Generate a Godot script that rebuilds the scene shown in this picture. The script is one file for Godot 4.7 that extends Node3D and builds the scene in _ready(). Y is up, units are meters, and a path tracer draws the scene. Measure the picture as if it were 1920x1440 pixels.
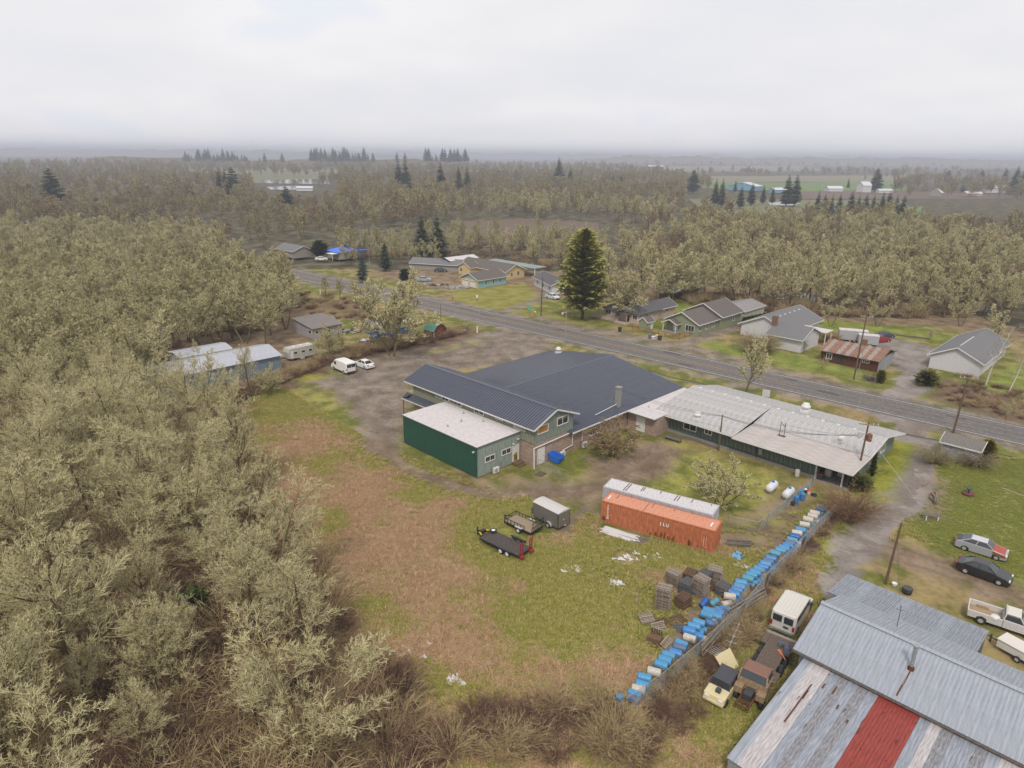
extends Node3D
# A country roadside seen from the air: metal-roofed hall, low green building, junk yard, lichen-grey woods.
# World axes: x right, y up, z towards the camera's side; the hall and its yard stand at 45 degrees to them.

const SQ := 0.70710678
const ROAD_A := Vector2(-20.6, -171.1)      # a point on the near edge line
const ROAD_D := Vector2(0.741, 0.6715)      # along the road, to the right
const ROAD_N := Vector2(0.6715, -0.741)     # across the road, away from the yard

var rng := RandomNumberGenerator.new()
var names := {}
var M := {}
var noise_tex := {}


# ---------------------------------------------------------------- mesh building
class MB:
	var v := PackedVector3Array()
	var n := PackedVector3Array()
	var c := PackedColorArray()
	var t := PackedVector2Array()
	var ix := PackedInt32Array()
	var col := Color(1, 1, 1)
	var tf := Transform3D()

	func _p(p: Vector3, nn: Vector3, uv := Vector2.ZERO) -> int:
		v.append(tf * p)
		n.append((tf.basis * nn).normalized())
		c.append(col)
		t.append(uv)
		return v.size() - 1

	func tri(a: Vector3, b: Vector3, d: Vector3) -> void:
		var nn := (b - a).cross(d - a)
		var i := _p(a, nn)
		_p(b, nn)
		_p(d, nn)
		ix.append_array([i, i + 2, i + 1])

	func quad(a: Vector3, b: Vector3, d: Vector3, e: Vector3) -> void:
		var nn := (b - a).cross(d - a)
		if nn.length_squared() < 1e-12:
			nn = (d - a).cross(e - a)
		var i := _p(a, nn, Vector2(0, 1))
		_p(b, nn, Vector2(1, 1))
		_p(d, nn, Vector2(1, 0))
		_p(e, nn, Vector2(0, 0))
		ix.append_array([i, i + 2, i + 1, i, i + 3, i + 2])

	func poly(pts: Array) -> void:
		for k in range(1, pts.size() - 1):
			tri(pts[0], pts[k], pts[k + 1])

	func box(lo: Vector3, hi: Vector3) -> void:
		var a := lo
		var b := hi
		quad(Vector3(a.x, a.y, b.z), Vector3(b.x, a.y, b.z), Vector3(b.x, b.y, b.z), Vector3(a.x, b.y, b.z))
		quad(Vector3(b.x, a.y, a.z), Vector3(a.x, a.y, a.z), Vector3(a.x, b.y, a.z), Vector3(b.x, b.y, a.z))
		quad(Vector3(b.x, a.y, b.z), Vector3(b.x, a.y, a.z), Vector3(b.x, b.y, a.z), Vector3(b.x, b.y, b.z))
		quad(Vector3(a.x, a.y, a.z), Vector3(a.x, a.y, b.z), Vector3(a.x, b.y, b.z), Vector3(a.x, b.y, a.z))
		quad(Vector3(a.x, b.y, b.z), Vector3(b.x, b.y, b.z), Vector3(b.x, b.y, a.z), Vector3(a.x, b.y, a.z))
		quad(Vector3(a.x, a.y, a.z), Vector3(b.x, a.y, a.z), Vector3(b.x, a.y, b.z), Vector3(a.x, a.y, b.z))

	# a box between two points, square cross-section w by h
	func bar(p: Vector3, q: Vector3, w: float, h := 0.0) -> void:
		if h == 0.0:
			h = w
		var d := (q - p).normalized()
		var up := Vector3.UP if absf(d.y) < 0.95 else Vector3.RIGHT
		var s := d.cross(up).normalized() * w * 0.5
		var u := s.cross(d).normalized() * h * 0.5
		quad(p - s - u, p + s - u, p + s + u, p - s + u)
		quad(q + s - u, q - s - u, q - s + u, q + s + u)
		quad(p + s - u, q + s - u, q + s + u, p + s + u)
		quad(q - s - u, p - s - u, p - s + u, q - s + u)
		quad(p - s + u, p + s + u, q + s + u, q - s + u)
		quad(p + s - u, p - s - u, q - s - u, q + s - u)

	# a tube through points with radii; smooth normals
	func tube(pts: PackedVector3Array, rad: PackedFloat32Array, sides := 6, cap := true) -> void:
		var first := v.size()
		var d0 := (pts[1] - pts[0]).normalized()
		var s := d0.cross(Vector3.UP if absf(d0.y) < 0.9 else Vector3.RIGHT).normalized()
		for i in pts.size():
			var d := (pts[mini(i + 1, pts.size() - 1)] - pts[maxi(i - 1, 0)]).normalized()
			s = (s - d * s.dot(d)).normalized()
			var u := s.cross(d)
			for k in sides:
				var a := TAU * k / sides
				var o := s * cos(a) + u * sin(a)
				_p(pts[i] + o * rad[i], o)
		for i in pts.size() - 1:
			for k in sides:
				var a := first + i * sides + k
				var b := first + i * sides + (k + 1) % sides
				ix.append_array([a, b, a + sides, b, b + sides, a + sides])
		if cap:
			for e in 2:
				var i := 0 if e == 0 else pts.size() - 1
				var d := (pts[0] - pts[1]).normalized() if e == 0 else (pts[i] - pts[i - 1]).normalized()
				var base := v.size()
				var ring := first + i * sides
				var keep := tf
				tf = Transform3D()
				for k in sides:
					_p(v[ring + k], keep.basis * d)
				tf = keep
				for k in range(1, sides - 1):
					if e == 0:
						ix.append_array([base, base + k + 1, base + k])
					else:
						ix.append_array([base, base + k, base + k + 1])

	func cyl(p: Vector3, q: Vector3, r: float, sides := 8, r2 := -1.0) -> void:
		tube(PackedVector3Array([p, q]), PackedFloat32Array([r, r if r2 < 0 else r2]), sides)

	# profile of (radius, height) pairs turned about the y axis
	func lathe(prof: Array, sides := 12, center := Vector3.ZERO) -> void:
		var first := v.size()
		for i in prof.size():
			var a: Vector2 = prof[maxi(i - 1, 0)]
			var b: Vector2 = prof[mini(i + 1, prof.size() - 1)]
			var sl := Vector2(b.y - a.y, a.x - b.x).normalized()
			for k in sides:
				var w := TAU * k / sides
				_p(center + Vector3(prof[i].x * cos(w), prof[i].y, prof[i].x * sin(w)), Vector3(sl.x * cos(w), sl.y, sl.x * sin(w)))
		for i in prof.size() - 1:
			for k in sides:
				var a := first + i * sides + k
				var b := first + i * sides + (k + 1) % sides
				ix.append_array([a, b, a + sides, b, b + sides, a + sides])

	# skin over rings of equal size
	func loft(rings: Array, closed := true, caps := true) -> void:
		var m: int = rings[0].size()
		for i in rings.size() - 1:
			for k in (m if closed else m - 1):
				var j := (k + 1) % m
				quad(rings[i][k], rings[i + 1][k], rings[i + 1][j], rings[i][j])
		if caps:
			poly(rings[0])
			var r: Array = rings[-1].duplicate()
			r.reverse()
			poly(r)

	# outline in the xy plane pushed along z from z0 to z1
	func slab(out: Array, z0: float, z1: float) -> void:
		var f := []
		var b := []
		for p in out:
			f.append(Vector3(p.x, p.y, z1))
			b.append(Vector3(p.x, p.y, z0))
		poly(f)
		for k in out.size():
			var j := (k + 1) % out.size()
			quad(b[k], b[j], f[j], f[k])
		b.reverse()
		poly(b)

	func mesh() -> ArrayMesh:
		var a := []
		a.resize(Mesh.ARRAY_MAX)
		a[Mesh.ARRAY_VERTEX] = v
		a[Mesh.ARRAY_NORMAL] = n
		a[Mesh.ARRAY_COLOR] = c
		a[Mesh.ARRAY_TEX_UV] = t
		a[Mesh.ARRAY_INDEX] = ix
		var m := ArrayMesh.new()
		m.add_surface_from_arrays(Mesh.PRIMITIVE_TRIANGLES, a)
		return m


# ---------------------------------------------------------------- objects
func numbered(called: String) -> String:
	names[called] = names.get(called, -1) + 1
	return called if names[called] == 0 else "%s_%03d" % [called, names[called]]

func tag(o: Node, label := "", category := "", group := "", kind := "") -> Node:
	if label:
		o.set_meta("label", label)
	if category:
		o.set_meta("category", category)
	if group:
		o.set_meta("group", group)
	if kind:
		o.set_meta("kind", kind)
	return o

func thing(called: String, label: String, category: String, at: Vector3, turn := 0.0, group := "") -> Node3D:
	var o := Node3D.new()
	o.name = numbered(called)
	add_child(o)
	o.position = at
	o.rotation.y = turn
	tag(o, label, category, group)
	return o

func part(called: String, shape, m: Material, parent: Node) -> MeshInstance3D:
	var o := MeshInstance3D.new()
	o.name = called
	o.mesh = shape.mesh() if shape is MB else shape
	o.material_override = m
	parent.add_child(o, true)
	return o

func at_part(called: String, shape, m: Material, parent: Node, pos: Vector3, turn := Vector3.ZERO, sc := Vector3.ONE) -> MeshInstance3D:
	var o := part(called, shape, m, parent)
	o.position = pos
	o.rotation = turn
	o.scale = sc
	return o

func whole(called: String, shape, m: Material, label: String, category: String, at := Vector3.ZERO, turn := 0.0, group := "") -> MeshInstance3D:
	var o := part(numbered(called), shape, m, self)
	o.position = at
	o.rotation.y = turn
	tag(o, label, category, group)
	return o

func struct(called: String, shape, m: Material) -> MeshInstance3D:
	var o := part(numbered(called), shape, m, self)
	o.set_meta("kind", "structure")
	return o

func copy(o: Node3D, base_name: String, at: Vector3, turn := 0.0, sc := 1.0, label := "", group := "") -> Node3D:
	var d: Node3D = o.duplicate()
	d.name = numbered(base_name)
	add_child(d)
	d.position = at
	d.rotation = Vector3(0, turn, 0)
	d.scale = Vector3.ONE * sc
	if label:
		d.set_meta("label", label)
	if group:
		d.set_meta("group", group)
	return d

# yard axes: a runs towards the lower right, b away to the upper right
func ab(a: float, b: float, h := 0.0) -> Vector3:
	return Vector3((a + b) * SQ, h, (a - b) * SQ)

# road axes: s along, t across from the near edge line
func st(s: float, t: float, h := 0.0) -> Vector3:
	var p := ROAD_A + ROAD_D * s + ROAD_N * t
	return Vector3(p.x, h, p.y)

func rv(k := 1.0) -> Vector3:
	return Vector3(rng.randf_range(-k, k), rng.randf_range(-k, k), rng.randf_range(-k, k))

func rr(a: float, b: float) -> float:
	return rng.randf_range(a, b)

func in_poly(pg: PackedVector2Array, p: Vector2) -> bool:
	return Geometry2D.is_point_in_polygon(p, pg)

# points scattered in a polygon, at least gap apart
func scatter(pg: PackedVector2Array, count: int, gap: float, holes := []) -> Array:
	var lo := pg[0]
	var hi := pg[0]
	for p in pg:
		lo = lo.min(p)
		hi = hi.max(p)
	var got := []
	var tries := 0
	var cells := {}
	while got.size() < count and tries < count * 25:
		tries += 1
		var p := Vector2(rr(lo.x, hi.x), rr(lo.y, hi.y))
		if not in_poly(pg, p):
			continue
		var ok := true
		for h in holes:
			if in_poly(h, p):
				ok = false
				break
		if not ok:
			continue
		if gap > 0:
			var key := Vector2i((p / gap).floor())
			for dx in range(-1, 2):
				for dz in range(-1, 2):
					var q = cells.get(key + Vector2i(dx, dz))
					if q != null and q.distance_to(p) < gap:
						ok = false
			if not ok:
				continue
			cells[key] = p
		got.append(p)
	return got


# ---------------------------------------------------------------- materials
func lin(r: float, g: float, b: float) -> Color:
	return Color(r, g, b).linear_to_srgb()

func noise_image(seed_: int, freq: float, lo: float, hi: float, octaves := 4, size := 512, gain := 0.5) -> ImageTexture:
	var key := "%d %f %f %f %d %d" % [seed_, freq, lo, hi, octaves, size]
	if noise_tex.has(key):
		return noise_tex[key]
	var fn := FastNoiseLite.new()
	fn.seed = seed_
	fn.frequency = freq
	fn.fractal_octaves = octaves
	fn.fractal_gain = gain
	var im := fn.get_seamless_image(size, size)
	im.convert(Image.FORMAT_L8)
	var d := im.get_data()
	for i in d.size():
		d[i] = int(255.0 * (lo + (hi - lo) * d[i] / 255.0))
	var tx := ImageTexture.create_from_image(Image.create_from_data(size, size, false, Image.FORMAT_L8, d))
	noise_tex[key] = tx
	return tx

# plain material with a grain: colour is linear; scale in repeats per metre; stretch for streaks
func mat(key: String, r: float, g: float, b: float, rough := 0.8, grain := 0.0, scale := Vector3(0.3, 0.3, 0.3), metal := 0.0, seed_ := 1, world := false) -> StandardMaterial3D:
	if M.has(key):
		return M[key]
	var m := StandardMaterial3D.new()
	m.resource_name = key
	m.albedo_color = lin(r, g, b)
	m.roughness = rough
	m.metallic = metal
	m.vertex_color_use_as_albedo = true
	if grain > 0.0:
		m.albedo_texture = noise_image(seed_ % 4, 0.02, 1.0 - snappedf(grain, 0.1), 1.0, 5)
		m.uv1_triplanar = true
		m.uv1_world_triplanar = world
		m.uv1_scale = scale
	M[key] = m
	return m

func glass(key: String, r: float, g: float, b: float, rough := 0.08) -> StandardMaterial3D:
	var m := mat(key, r, g, b, rough)
	m.metallic_specular = 0.6
	return m

func _ready() -> void:
	rng.seed = 20250
	setup_view()
	make_materials()
	print("ground ", Time.get_ticks_msec())
	make_ground()
	make_roads()
	print("buildings ", Time.get_ticks_msec())
	make_hall()
	make_low_building()
	make_houses()
	make_tin_shed()
	print("objects ", Time.get_ticks_msec())
	make_yard()
	make_vehicles()
	make_neighbours()
	make_poles()
	print("plants ", Time.get_ticks_msec())
	make_trees()
	make_distance()
	make_grass()
	print("done ", Time.get_ticks_msec())

func setup_view() -> void:
	var cam := Camera3D.new()
	cam.name = "camera"
	cam.fov = 58.7155
	cam.near = 0.5
	cam.far = 30000.0
	add_child(cam)
	cam.position = Vector3(0, 37.6, 0)
	cam.basis = Basis(Vector3.RIGHT, -atan(430.0 / 1280.0)) * Basis(Vector3.BACK, 0.0105)
	cam.current = true
	var env := Environment.new()
	env.tonemap_mode = Environment.TONE_MAPPER_LINEAR
	env.tonemap_exposure = 1.45
	env.background_mode = Environment.BG_SKY
	env.sdfgi_enabled = true
	env.ssao_enabled = true
	env.ssil_enabled = true
	env.fog_enabled = true
	env.fog_density = 0.0003
	env.fog_light_color = Color(0.92, 0.94, 1.0)
	var sky := Sky.new()
	var pm := PanoramaSkyMaterial.new()
	pm.panorama = cloud_sky()
	sky.sky_material = pm
	env.sky = sky
	var we := WorldEnvironment.new()
	we.name = "world"
	we.environment = env
	add_child(we)
	var sun := DirectionalLight3D.new()
	sun.name = "sun"
	sun.light_energy = 0.5
	sun.light_color = Color(1.0, 0.97, 0.92)
	sun.light_angular_distance = 10.0
	sun.shadow_enabled = true
	add_child(sun)
	sun.rotation_degrees = Vector3(-51, -8, 0)

# a bright overcast: stratus with soft thick and thin places, the same all round
func cloud_sky() -> ImageTexture:
	var w := 768
	var h := 384
	var fn := FastNoiseLite.new()
	fn.seed = 7
	fn.frequency = 1.0
	fn.fractal_octaves = 5
	var im := Image.create(w, h, false, Image.FORMAT_RGBF)
	for y in h:
		var el := (0.5 - (y + 0.5) / h) * PI
		for x in w:
			if el < -0.02:
				im.set_pixel(x, y, Color(0.3, 0.28, 0.25))
				continue
			var az := TAU * x / w
			var sh := maxf(sin(el), 0.0) + 0.12
			var p := Vector3(cos(az), 0, sin(az)) * cos(el) / sh
			var k := fn.get_noise_3d(p.x * 0.42, p.z * 0.42, 3.0) * 0.6 + fn.get_noise_3d(p.x * 1.3, p.z * 1.3, 9.0) * 0.25
			var thin := clampf(0.5 + k * 1.5, 0.0, 1.0)
			var cl := Color(0.575, 0.58, 0.605).lerp(Color(0.66, 0.645, 0.65), thin)
			var blue := smoothstep(0.8, 1.0, thin) * 0.5
			cl = cl.lerp(Color(0.52, 0.57, 0.65), blue)
			im.set_pixel(x, y, cl)
	return ImageTexture.create_from_image(im)

# ---------------------------------------------------------------- ground
const MAP_N := 1440        # texels of the near ground's colour map
const MASK_N := 720
const MAP_O := Vector2(-120, -235)
const MAP_W := 240.0
var mask := {}

func mask_of(key: String) -> PackedFloat32Array:
	if not mask.has(key):
		var a := PackedFloat32Array()
		a.resize(MASK_N * MASK_N)
		mask[key] = a
	return mask[key]

func cell(p: Vector2) -> Vector2:
	return (p - MAP_O) / MAP_W * MASK_N

func stroke(key: String, line: PackedVector2Array, width: float, soft := 0.6, full := 1.0) -> void:
	var a := mask_of(key)
	var reach := (width * 0.5 + soft) / MAP_W * MASK_N + 1.0
	for i in line.size() - 1:
		var p := cell(line[i])
		var q := cell(line[i + 1])
		var lo := (p.min(q) - Vector2.ONE * reach).clamp(Vector2.ZERO, Vector2.ONE * (MASK_N - 1))
		var hi := (p.max(q) + Vector2.ONE * reach).clamp(Vector2.ZERO, Vector2.ONE * (MASK_N - 1))
		var d := q - p
		var dd := maxf(d.length_squared(), 1e-6)
		for y in range(int(lo.y), int(hi.y) + 1):
			for x in range(int(lo.x), int(hi.x) + 1):
				var o := Vector2(x, y) - p
				var e := (o - d * clampf(o.dot(d) / dd, 0.0, 1.0)).length() * MAP_W / MASK_N
				var k := clampf((width * 0.5 + soft - e) / (2.0 * soft), 0.0, 1.0) * full
				if k > a[y * MASK_N + x]:
					a[y * MASK_N + x] = k
	mask[key] = a

func fill(key: String, pg: PackedVector2Array, full := 1.0) -> void:
	var a := mask_of(key)
	var c := PackedVector2Array()
	for p in pg:
		c.append(cell(p))
	var lo := c[0]
	var hi := c[0]
	for p in c:
		lo = lo.min(p)
		hi = hi.max(p)
	lo = lo.clamp(Vector2.ZERO, Vector2.ONE * (MASK_N - 1))
	hi = hi.clamp(Vector2.ZERO, Vector2.ONE * (MASK_N - 1))
	for y in range(int(lo.y), int(hi.y) + 1):
		for x in range(int(lo.x), int(hi.x) + 1):
			if a[y * MASK_N + x] < full and Geometry2D.is_point_in_polygon(Vector2(x, y), c):
				a[y * MASK_N + x] = full
	mask[key] = a

func soften(key: String, r: int) -> void:
	var a: PackedFloat32Array = mask[key]
	for pass_ in 2:
		var stride := 1 if pass_ == 0 else MASK_N
		var other := MASK_N if pass_ == 0 else 1
		var out := PackedFloat32Array()
		out.resize(a.size())
		for j in MASK_N:
			var sum := 0.0
			var base := j * other
			for i in range(-r, MASK_N):
				if i + r < MASK_N:
					sum += a[base + (i + r) * stride]
				if i - r - 1 >= 0:
					sum -= a[base + (i - r - 1) * stride]
				if i >= 0:
					out[base + i * stride] = sum / (2 * r + 1)
		a = out
	mask[key] = a

func layout_ground() -> void:
	# woods floor
	fill("litter", PackedVector2Array([Vector2(-44.97, -20.24), Vector2(-1.54, -28.24), Vector2(-5.68, -37.39), Vector2(-10.05, -40.78), Vector2(-15.03, -51.64), Vector2(-21.74, -61.33), Vector2(-28.16, -70.43), Vector2(-34.29, -82.14), Vector2(-43.25, -97.67), Vector2(-54.71, -104.67), Vector2(-39.69, -109.2), Vector2(-38.27, -130.66), Vector2(-58.1, -182.69), Vector2(-167.54, -328.63), Vector2(-349.75, -361.27), Vector2(-117.07, -72.45)]))
	fill("litter", PackedVector2Array([Vector2(-44.67, -217.49), Vector2(-20.4, -196.28), Vector2(7.11, -186.12), Vector2(26.38, -187.13), Vector2(48.86, -188.31), Vector2(67.56, -163.23), Vector2(99.07, -159.13), Vector2(111.92, -144.93), Vector2(145.85, -146.31), Vector2(358.15, -378.33), Vector2(-68.28, -338.01)]))
	soften("litter", 5)
	# dead grass in the field
	fill("dry", PackedVector2Array([Vector2(-38.42, -93.4), Vector2(-31.41, -93.6), Vector2(-23.83, -82.41), Vector2(-17.35, -74.77), Vector2(-10.37, -70.82), Vector2(-6.11, -64.31), Vector2(-3.93, -56.85), Vector2(-2.66, -51.85), Vector2(-4.62, -46.8), Vector2(-8.38, -45.45), Vector2(-13.11, -47.34), Vector2(-17.76, -56.6), Vector2(-24.93, -67.98), Vector2(-31.88, -77.38)]))
	fill("dry", PackedVector2Array([Vector2(-5.13, -47.46), Vector2(0.21, -48.93), Vector2(4.58, -46.29), Vector2(7.2, -42.69), Vector2(7.31, -37.57), Vector2(-7.16, -37.37), Vector2(-7.11, -42.48)]))
	fill("dry", PackedVector2Array([Vector2(7.72, -62.96), Vector2(10.66, -61.97), Vector2(12.38, -59.01), Vector2(9.28, -59.73)]))
	soften("dry", 24)
	stroke("green", PackedVector2Array([Vector2(-40.75, -108.33), Vector2(-32.46, -105.89), Vector2(-23.89, -91.72), Vector2(-18.07, -81.71), Vector2(-10.81, -74.21), Vector2(-4.77, -70.3), Vector2(-0.44, -67.3)]), 4.0, 1.6)
	stroke("green", PackedVector2Array([Vector2(-36.73, -100.22), Vector2(-32.38, -96.85)]), 5.0, 2.0)
	stroke("green", PackedVector2Array([Vector2(-7.11, -84.57), Vector2(-3.74, -74.37)]), 2.2, 1.5, 0.0)
	fill("green", PackedVector2Array([Vector2(-3.29, -64.92), Vector2(2.92, -61.81), Vector2(8.55, -58), Vector2(10.74, -52.08), Vector2(7.64, -46.34), Vector2(2.02, -48.26), Vector2(-1.74, -52.65), Vector2(-3.52, -58.71)]))
	fill("green", PackedVector2Array([Vector2(4.98, -81.46), Vector2(10.57, -81.59), Vector2(10.56, -75.42), Vector2(6.74, -76.79)]))
	fill("green", PackedVector2Array([Vector2(19.26, -88.94), Vector2(26.49, -83.68), Vector2(34.81, -77.46), Vector2(32.01, -71.76), Vector2(25.62, -65.52), Vector2(19.79, -67.73), Vector2(15.54, -74.11), Vector2(19.71, -78.62)]))
	fill("green", PackedVector2Array([Vector2(25.88, -51.57), Vector2(27.97, -53.17), Vector2(24.89, -47.94), Vector2(19.19, -40.67), Vector2(16.65, -37.69), Vector2(16.33, -39.09)]))
	soften("green", 9)
	# lawns
	fill("lawn", PackedVector2Array([Vector2(53.63, -79.44), Vector2(59.47, -82.81), Vector2(67.87, -82.69), Vector2(78.34, -80.03), Vector2(55.48, -52.84), Vector2(47.38, -55.16), Vector2(43.26, -60.08), Vector2(42.87, -65.31), Vector2(46.88, -72.09)]))
	fill("lawn", PackedVector2Array([Vector2(39.99, -142.02), Vector2(49.02, -138.08), Vector2(57.93, -132.39), Vector2(66.93, -120.32), Vector2(64.54, -115.54), Vector2(52.24, -123.12), Vector2(40.02, -133.66)]))
	fill("lawn", PackedVector2Array([Vector2(73.83, -165.82), Vector2(88.09, -157.58), Vector2(97.44, -148.02), Vector2(91.6, -144.11), Vector2(77.2, -150.52), Vector2(70.76, -156.82)]))
	fill("lawn", PackedVector2Array([Vector2(81.99, -114.63), Vector2(98.04, -128.27), Vector2(103.34, -121.58), Vector2(89.89, -104.04), Vector2(84.73, -109.06)]))
	fill("lawn", PackedVector2Array([Vector2(39.83, -187.84), Vector2(52.92, -181.34), Vector2(43.96, -167.98), Vector2(37.83, -170.75)]))
	soften("lawn", 3)
	fill("verge", PackedVector2Array([Vector2(-17.32, -196.45), Vector2(2.98, -210.72), Vector2(7.24, -189.87), Vector2(6.76, -175.64), Vector2(-8.39, -171.65), Vector2(-17.4, -180.54)]))
	fill("verge", PackedVector2Array([Vector2(-0.2, -172.05), Vector2(13.09, -166.52), Vector2(21.63, -150.6), Vector2(11.04, -155.23), Vector2(-0.18, -165.9)]))
	fill("verge", PackedVector2Array([Vector2(-9.57, -146.85), Vector2(-0.73, -150.63), Vector2(0.47, -144), Vector2(-8.87, -135.8), Vector2(-14.56, -137.66)]))
	soften("verge", 3)
	# gravel
	fill("gravel", PackedVector2Array([Vector2(-40.53, -111.75), Vector2(-35.39, -120.01), Vector2(-27.14, -128.04), Vector2(-17.88, -137.53), Vector2(-9.48, -145.43), Vector2(-0.15, -157.4), Vector2(5.86, -148.95), Vector2(8.71, -135.67), Vector2(5.2, -129.26), Vector2(-6, -121.73), Vector2(-18.09, -115.81), Vector2(-16.35, -100.83), Vector2(-14.99, -85.25), Vector2(-18.57, -84.27), Vector2(-23.59, -93.82), Vector2(-27.67, -104.22), Vector2(-33.67, -110.24)]))
	soften("gravel", 4)
	stroke("gravel", PackedVector2Array([ROAD_A + ROAD_D * -120 + ROAD_N * -1.6, ROAD_A + ROAD_D * 160 + ROAD_N * -1.6]), 2.6, 0.8, 0.9)
	stroke("gravel", PackedVector2Array([ROAD_A + ROAD_D * -120 + ROAD_N * 9.8, ROAD_A + ROAD_D * 160 + ROAD_N * 9.8]), 3.4, 1.0, 0.9)
	stroke("gravel", PackedVector2Array([ROAD_A + ROAD_D * 26 + ROAD_N * 11.5, ROAD_A + ROAD_D * 78 + ROAD_N * 11.5]), 5.0, 1.0, 0.85)
	stroke("lane", PackedVector2Array([Vector2(57.33, -99.48), Vector2(59.09, -95.09), Vector2(54.91, -85.27), Vector2(49.54, -77.06), Vector2(43.71, -70.46), Vector2(37.83, -64.43), Vector2(33.75, -59.9)]), 5.0, 0.35)
	stroke("lane", PackedVector2Array([Vector2(33.75, -59.9), Vector2(30.9, -56.95), Vector2(28.88, -53.59)]), 2.2, 0.35)
	stroke("lane", PackedVector2Array([Vector2(37.97, -63.56), Vector2(34.11, -58.95), Vector2(31.78, -56.17)]), 1.8, 0.4)
	stroke("lane", PackedVector2Array([Vector2(56.84, -100.16), Vector2(66.22, -109.84), Vector2(74.36, -120.57), Vector2(79.87, -132.06), Vector2(81.63, -138.52)]), 4.6, 0.4)
	fill("lane", PackedVector2Array([Vector2(75.05, -139.95), Vector2(82.97, -146.49), Vector2(89.08, -138.81), Vector2(79.42, -125.81), Vector2(74.8, -123.92)]))
	fill("gravel", PackedVector2Array([Vector2(72.91, -139.02), Vector2(82.85, -147.41), Vector2(89.65, -138.84), Vector2(78.93, -124.07), Vector2(71.94, -120.49)]))
	stroke("gravel", PackedVector2Array([Vector2(-4.14, -165.71), Vector2(7.11, -186.12), Vector2(12.2, -198.09)]), 4.0, 1.0, 0.8)
	stroke("gravel", PackedVector2Array([Vector2(33.36, -135.4), Vector2(43.55, -146.71), Vector2(58.67, -160.04)]), 4.0, 0.5, 0.9)
	# mud
	stroke("mud", PackedVector2Array([Vector2(-19.64, -86.04), Vector2(-13.4, -78.6), Vector2(-8.24, -74.27), Vector2(-2.99, -71.65), Vector2(2.66, -72.71), Vector2(7.12, -73.22), Vector2(11.77, -74.73), Vector2(15.64, -78.52), Vector2(19.32, -83.5)]), 4.2, 1.2)
	stroke("mud", PackedVector2Array([Vector2(2.71, -74.52), Vector2(6.59, -74.61), Vector2(9.53, -71.93), Vector2(7.27, -67.46), Vector2(5.87, -64.55)]), 3.2, 1.4, 0.9)
	fill("mud", PackedVector2Array([Vector2(15.88, -84.28), Vector2(20.09, -87.45), Vector2(23.1, -84.46), Vector2(19.71, -78.62), Vector2(14.6, -76.24), Vector2(11.03, -74.01)]))
	fill("mud", PackedVector2Array([Vector2(9.41, -84.11), Vector2(13.37, -81.66), Vector2(16.46, -83.43), Vector2(13.17, -75.48), Vector2(9.55, -78.38)]))
	stroke("mud", PackedVector2Array([Vector2(35.76, -62.46), Vector2(38.1, -59.5), Vector2(41.22, -57.5), Vector2(44.06, -54.68), Vector2(46.57, -51.91)]), 5.0, 1.6, 0.95)
	fill("mud", PackedVector2Array([Vector2(20.66, -62.16), Vector2(25.74, -59.27), Vector2(19.16, -53.01), Vector2(15.37, -51.39), Vector2(12.6, -47.08), Vector2(8.9, -40.52), Vector2(7.44, -38.48), Vector2(10.75, -38.04), Vector2(16.78, -47.81), Vector2(24.14, -54.74), Vector2(33.1, -66.82), Vector2(32.01, -71.76)]))
	stroke("mud", PackedVector2Array([Vector2(8.24, -55.31), Vector2(11.84, -52.89), Vector2(12.85, -50.59)]), 2.5, 1.5, 0.8)
	stroke("mud", PackedVector2Array([Vector2(51.04, -77.84), Vector2(52.2, -76.38), Vector2(46.59, -68.29)]), 4.0, 1.0, 0.9)
	stroke("mud", PackedVector2Array([Vector2(62.07, -75.89), Vector2(50.97, -62.76), Vector2(47.21, -58.72)]), 0.7, 0.4, 0.8)
	soften("mud", 3)
	# brambles' leaf mould along the neighbour's lot and beside the fence
	stroke("mould", PackedVector2Array([Vector2(-44.99, -99.97), Vector2(-39.69, -109.2), Vector2(-35.39, -120.01), Vector2(-27.73, -131.06), Vector2(-15.89, -139.75), Vector2(-9.78, -150.24)]), 6.0, 1.5)
	stroke("mould", PackedVector2Array([Vector2(34.8, -68.04), Vector2(27.16, -57.42), Vector2(21.3, -49.28), Vector2(15.42, -42.81), Vector2(12.16, -37.63)]), 4.0, 1.5, 0.8)
	fill("mould", PackedVector2Array([Vector2(68.99, -109.92), Vector2(78.02, -119.09), Vector2(85.6, -107.75), Vector2(77.78, -96.69), Vector2(71.51, -102.26)]))
	stroke("mould", PackedVector2Array([Vector2(-57.47, -163.19), Vector2(-50.53, -176.1), Vector2(-35.54, -164.22), Vector2(-24.86, -139.39)]), 9.0, 3.0, 0.8)
	soften("mould", 3)
	# wheel ruts and wet swirls
	for o in [-0.75, 0.75]:
		stroke("rut", Transform2D(0.0, Vector2(o * 0.3, o)) * PackedVector2Array([Vector2(-19.64, -86.04), Vector2(-13.4, -78.6), Vector2(-8.24, -74.27), Vector2(-2.99, -71.65), Vector2(2.66, -72.71), Vector2(7.12, -73.22), Vector2(11.77, -74.73)]), 0.45, 0.3, 0.8)
	stroke("rut", PackedVector2Array([Vector2(-27.98, -105.51), Vector2(-22.14, -98.3), Vector2(-18.15, -89.87), Vector2(-15.42, -82.62)]), 1.2, 0.9, 0.6)
	stroke("rut", PackedVector2Array([Vector2(-26.84, -108.23), Vector2(-21.18, -117.27), Vector2(-13.22, -124.22), Vector2(-6.34, -128.82), Vector2(2.17, -140.49)]), 0.9, 0.7, 0.6)
	stroke("rut", PackedVector2Array([Vector2(-24.74, -111.11), Vector2(-19.76, -120.57), Vector2(-10.91, -133.68), Vector2(-0.12, -147.25), Vector2(5.76, -146.07)]), 1.0, 0.8, 0.6)
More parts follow.
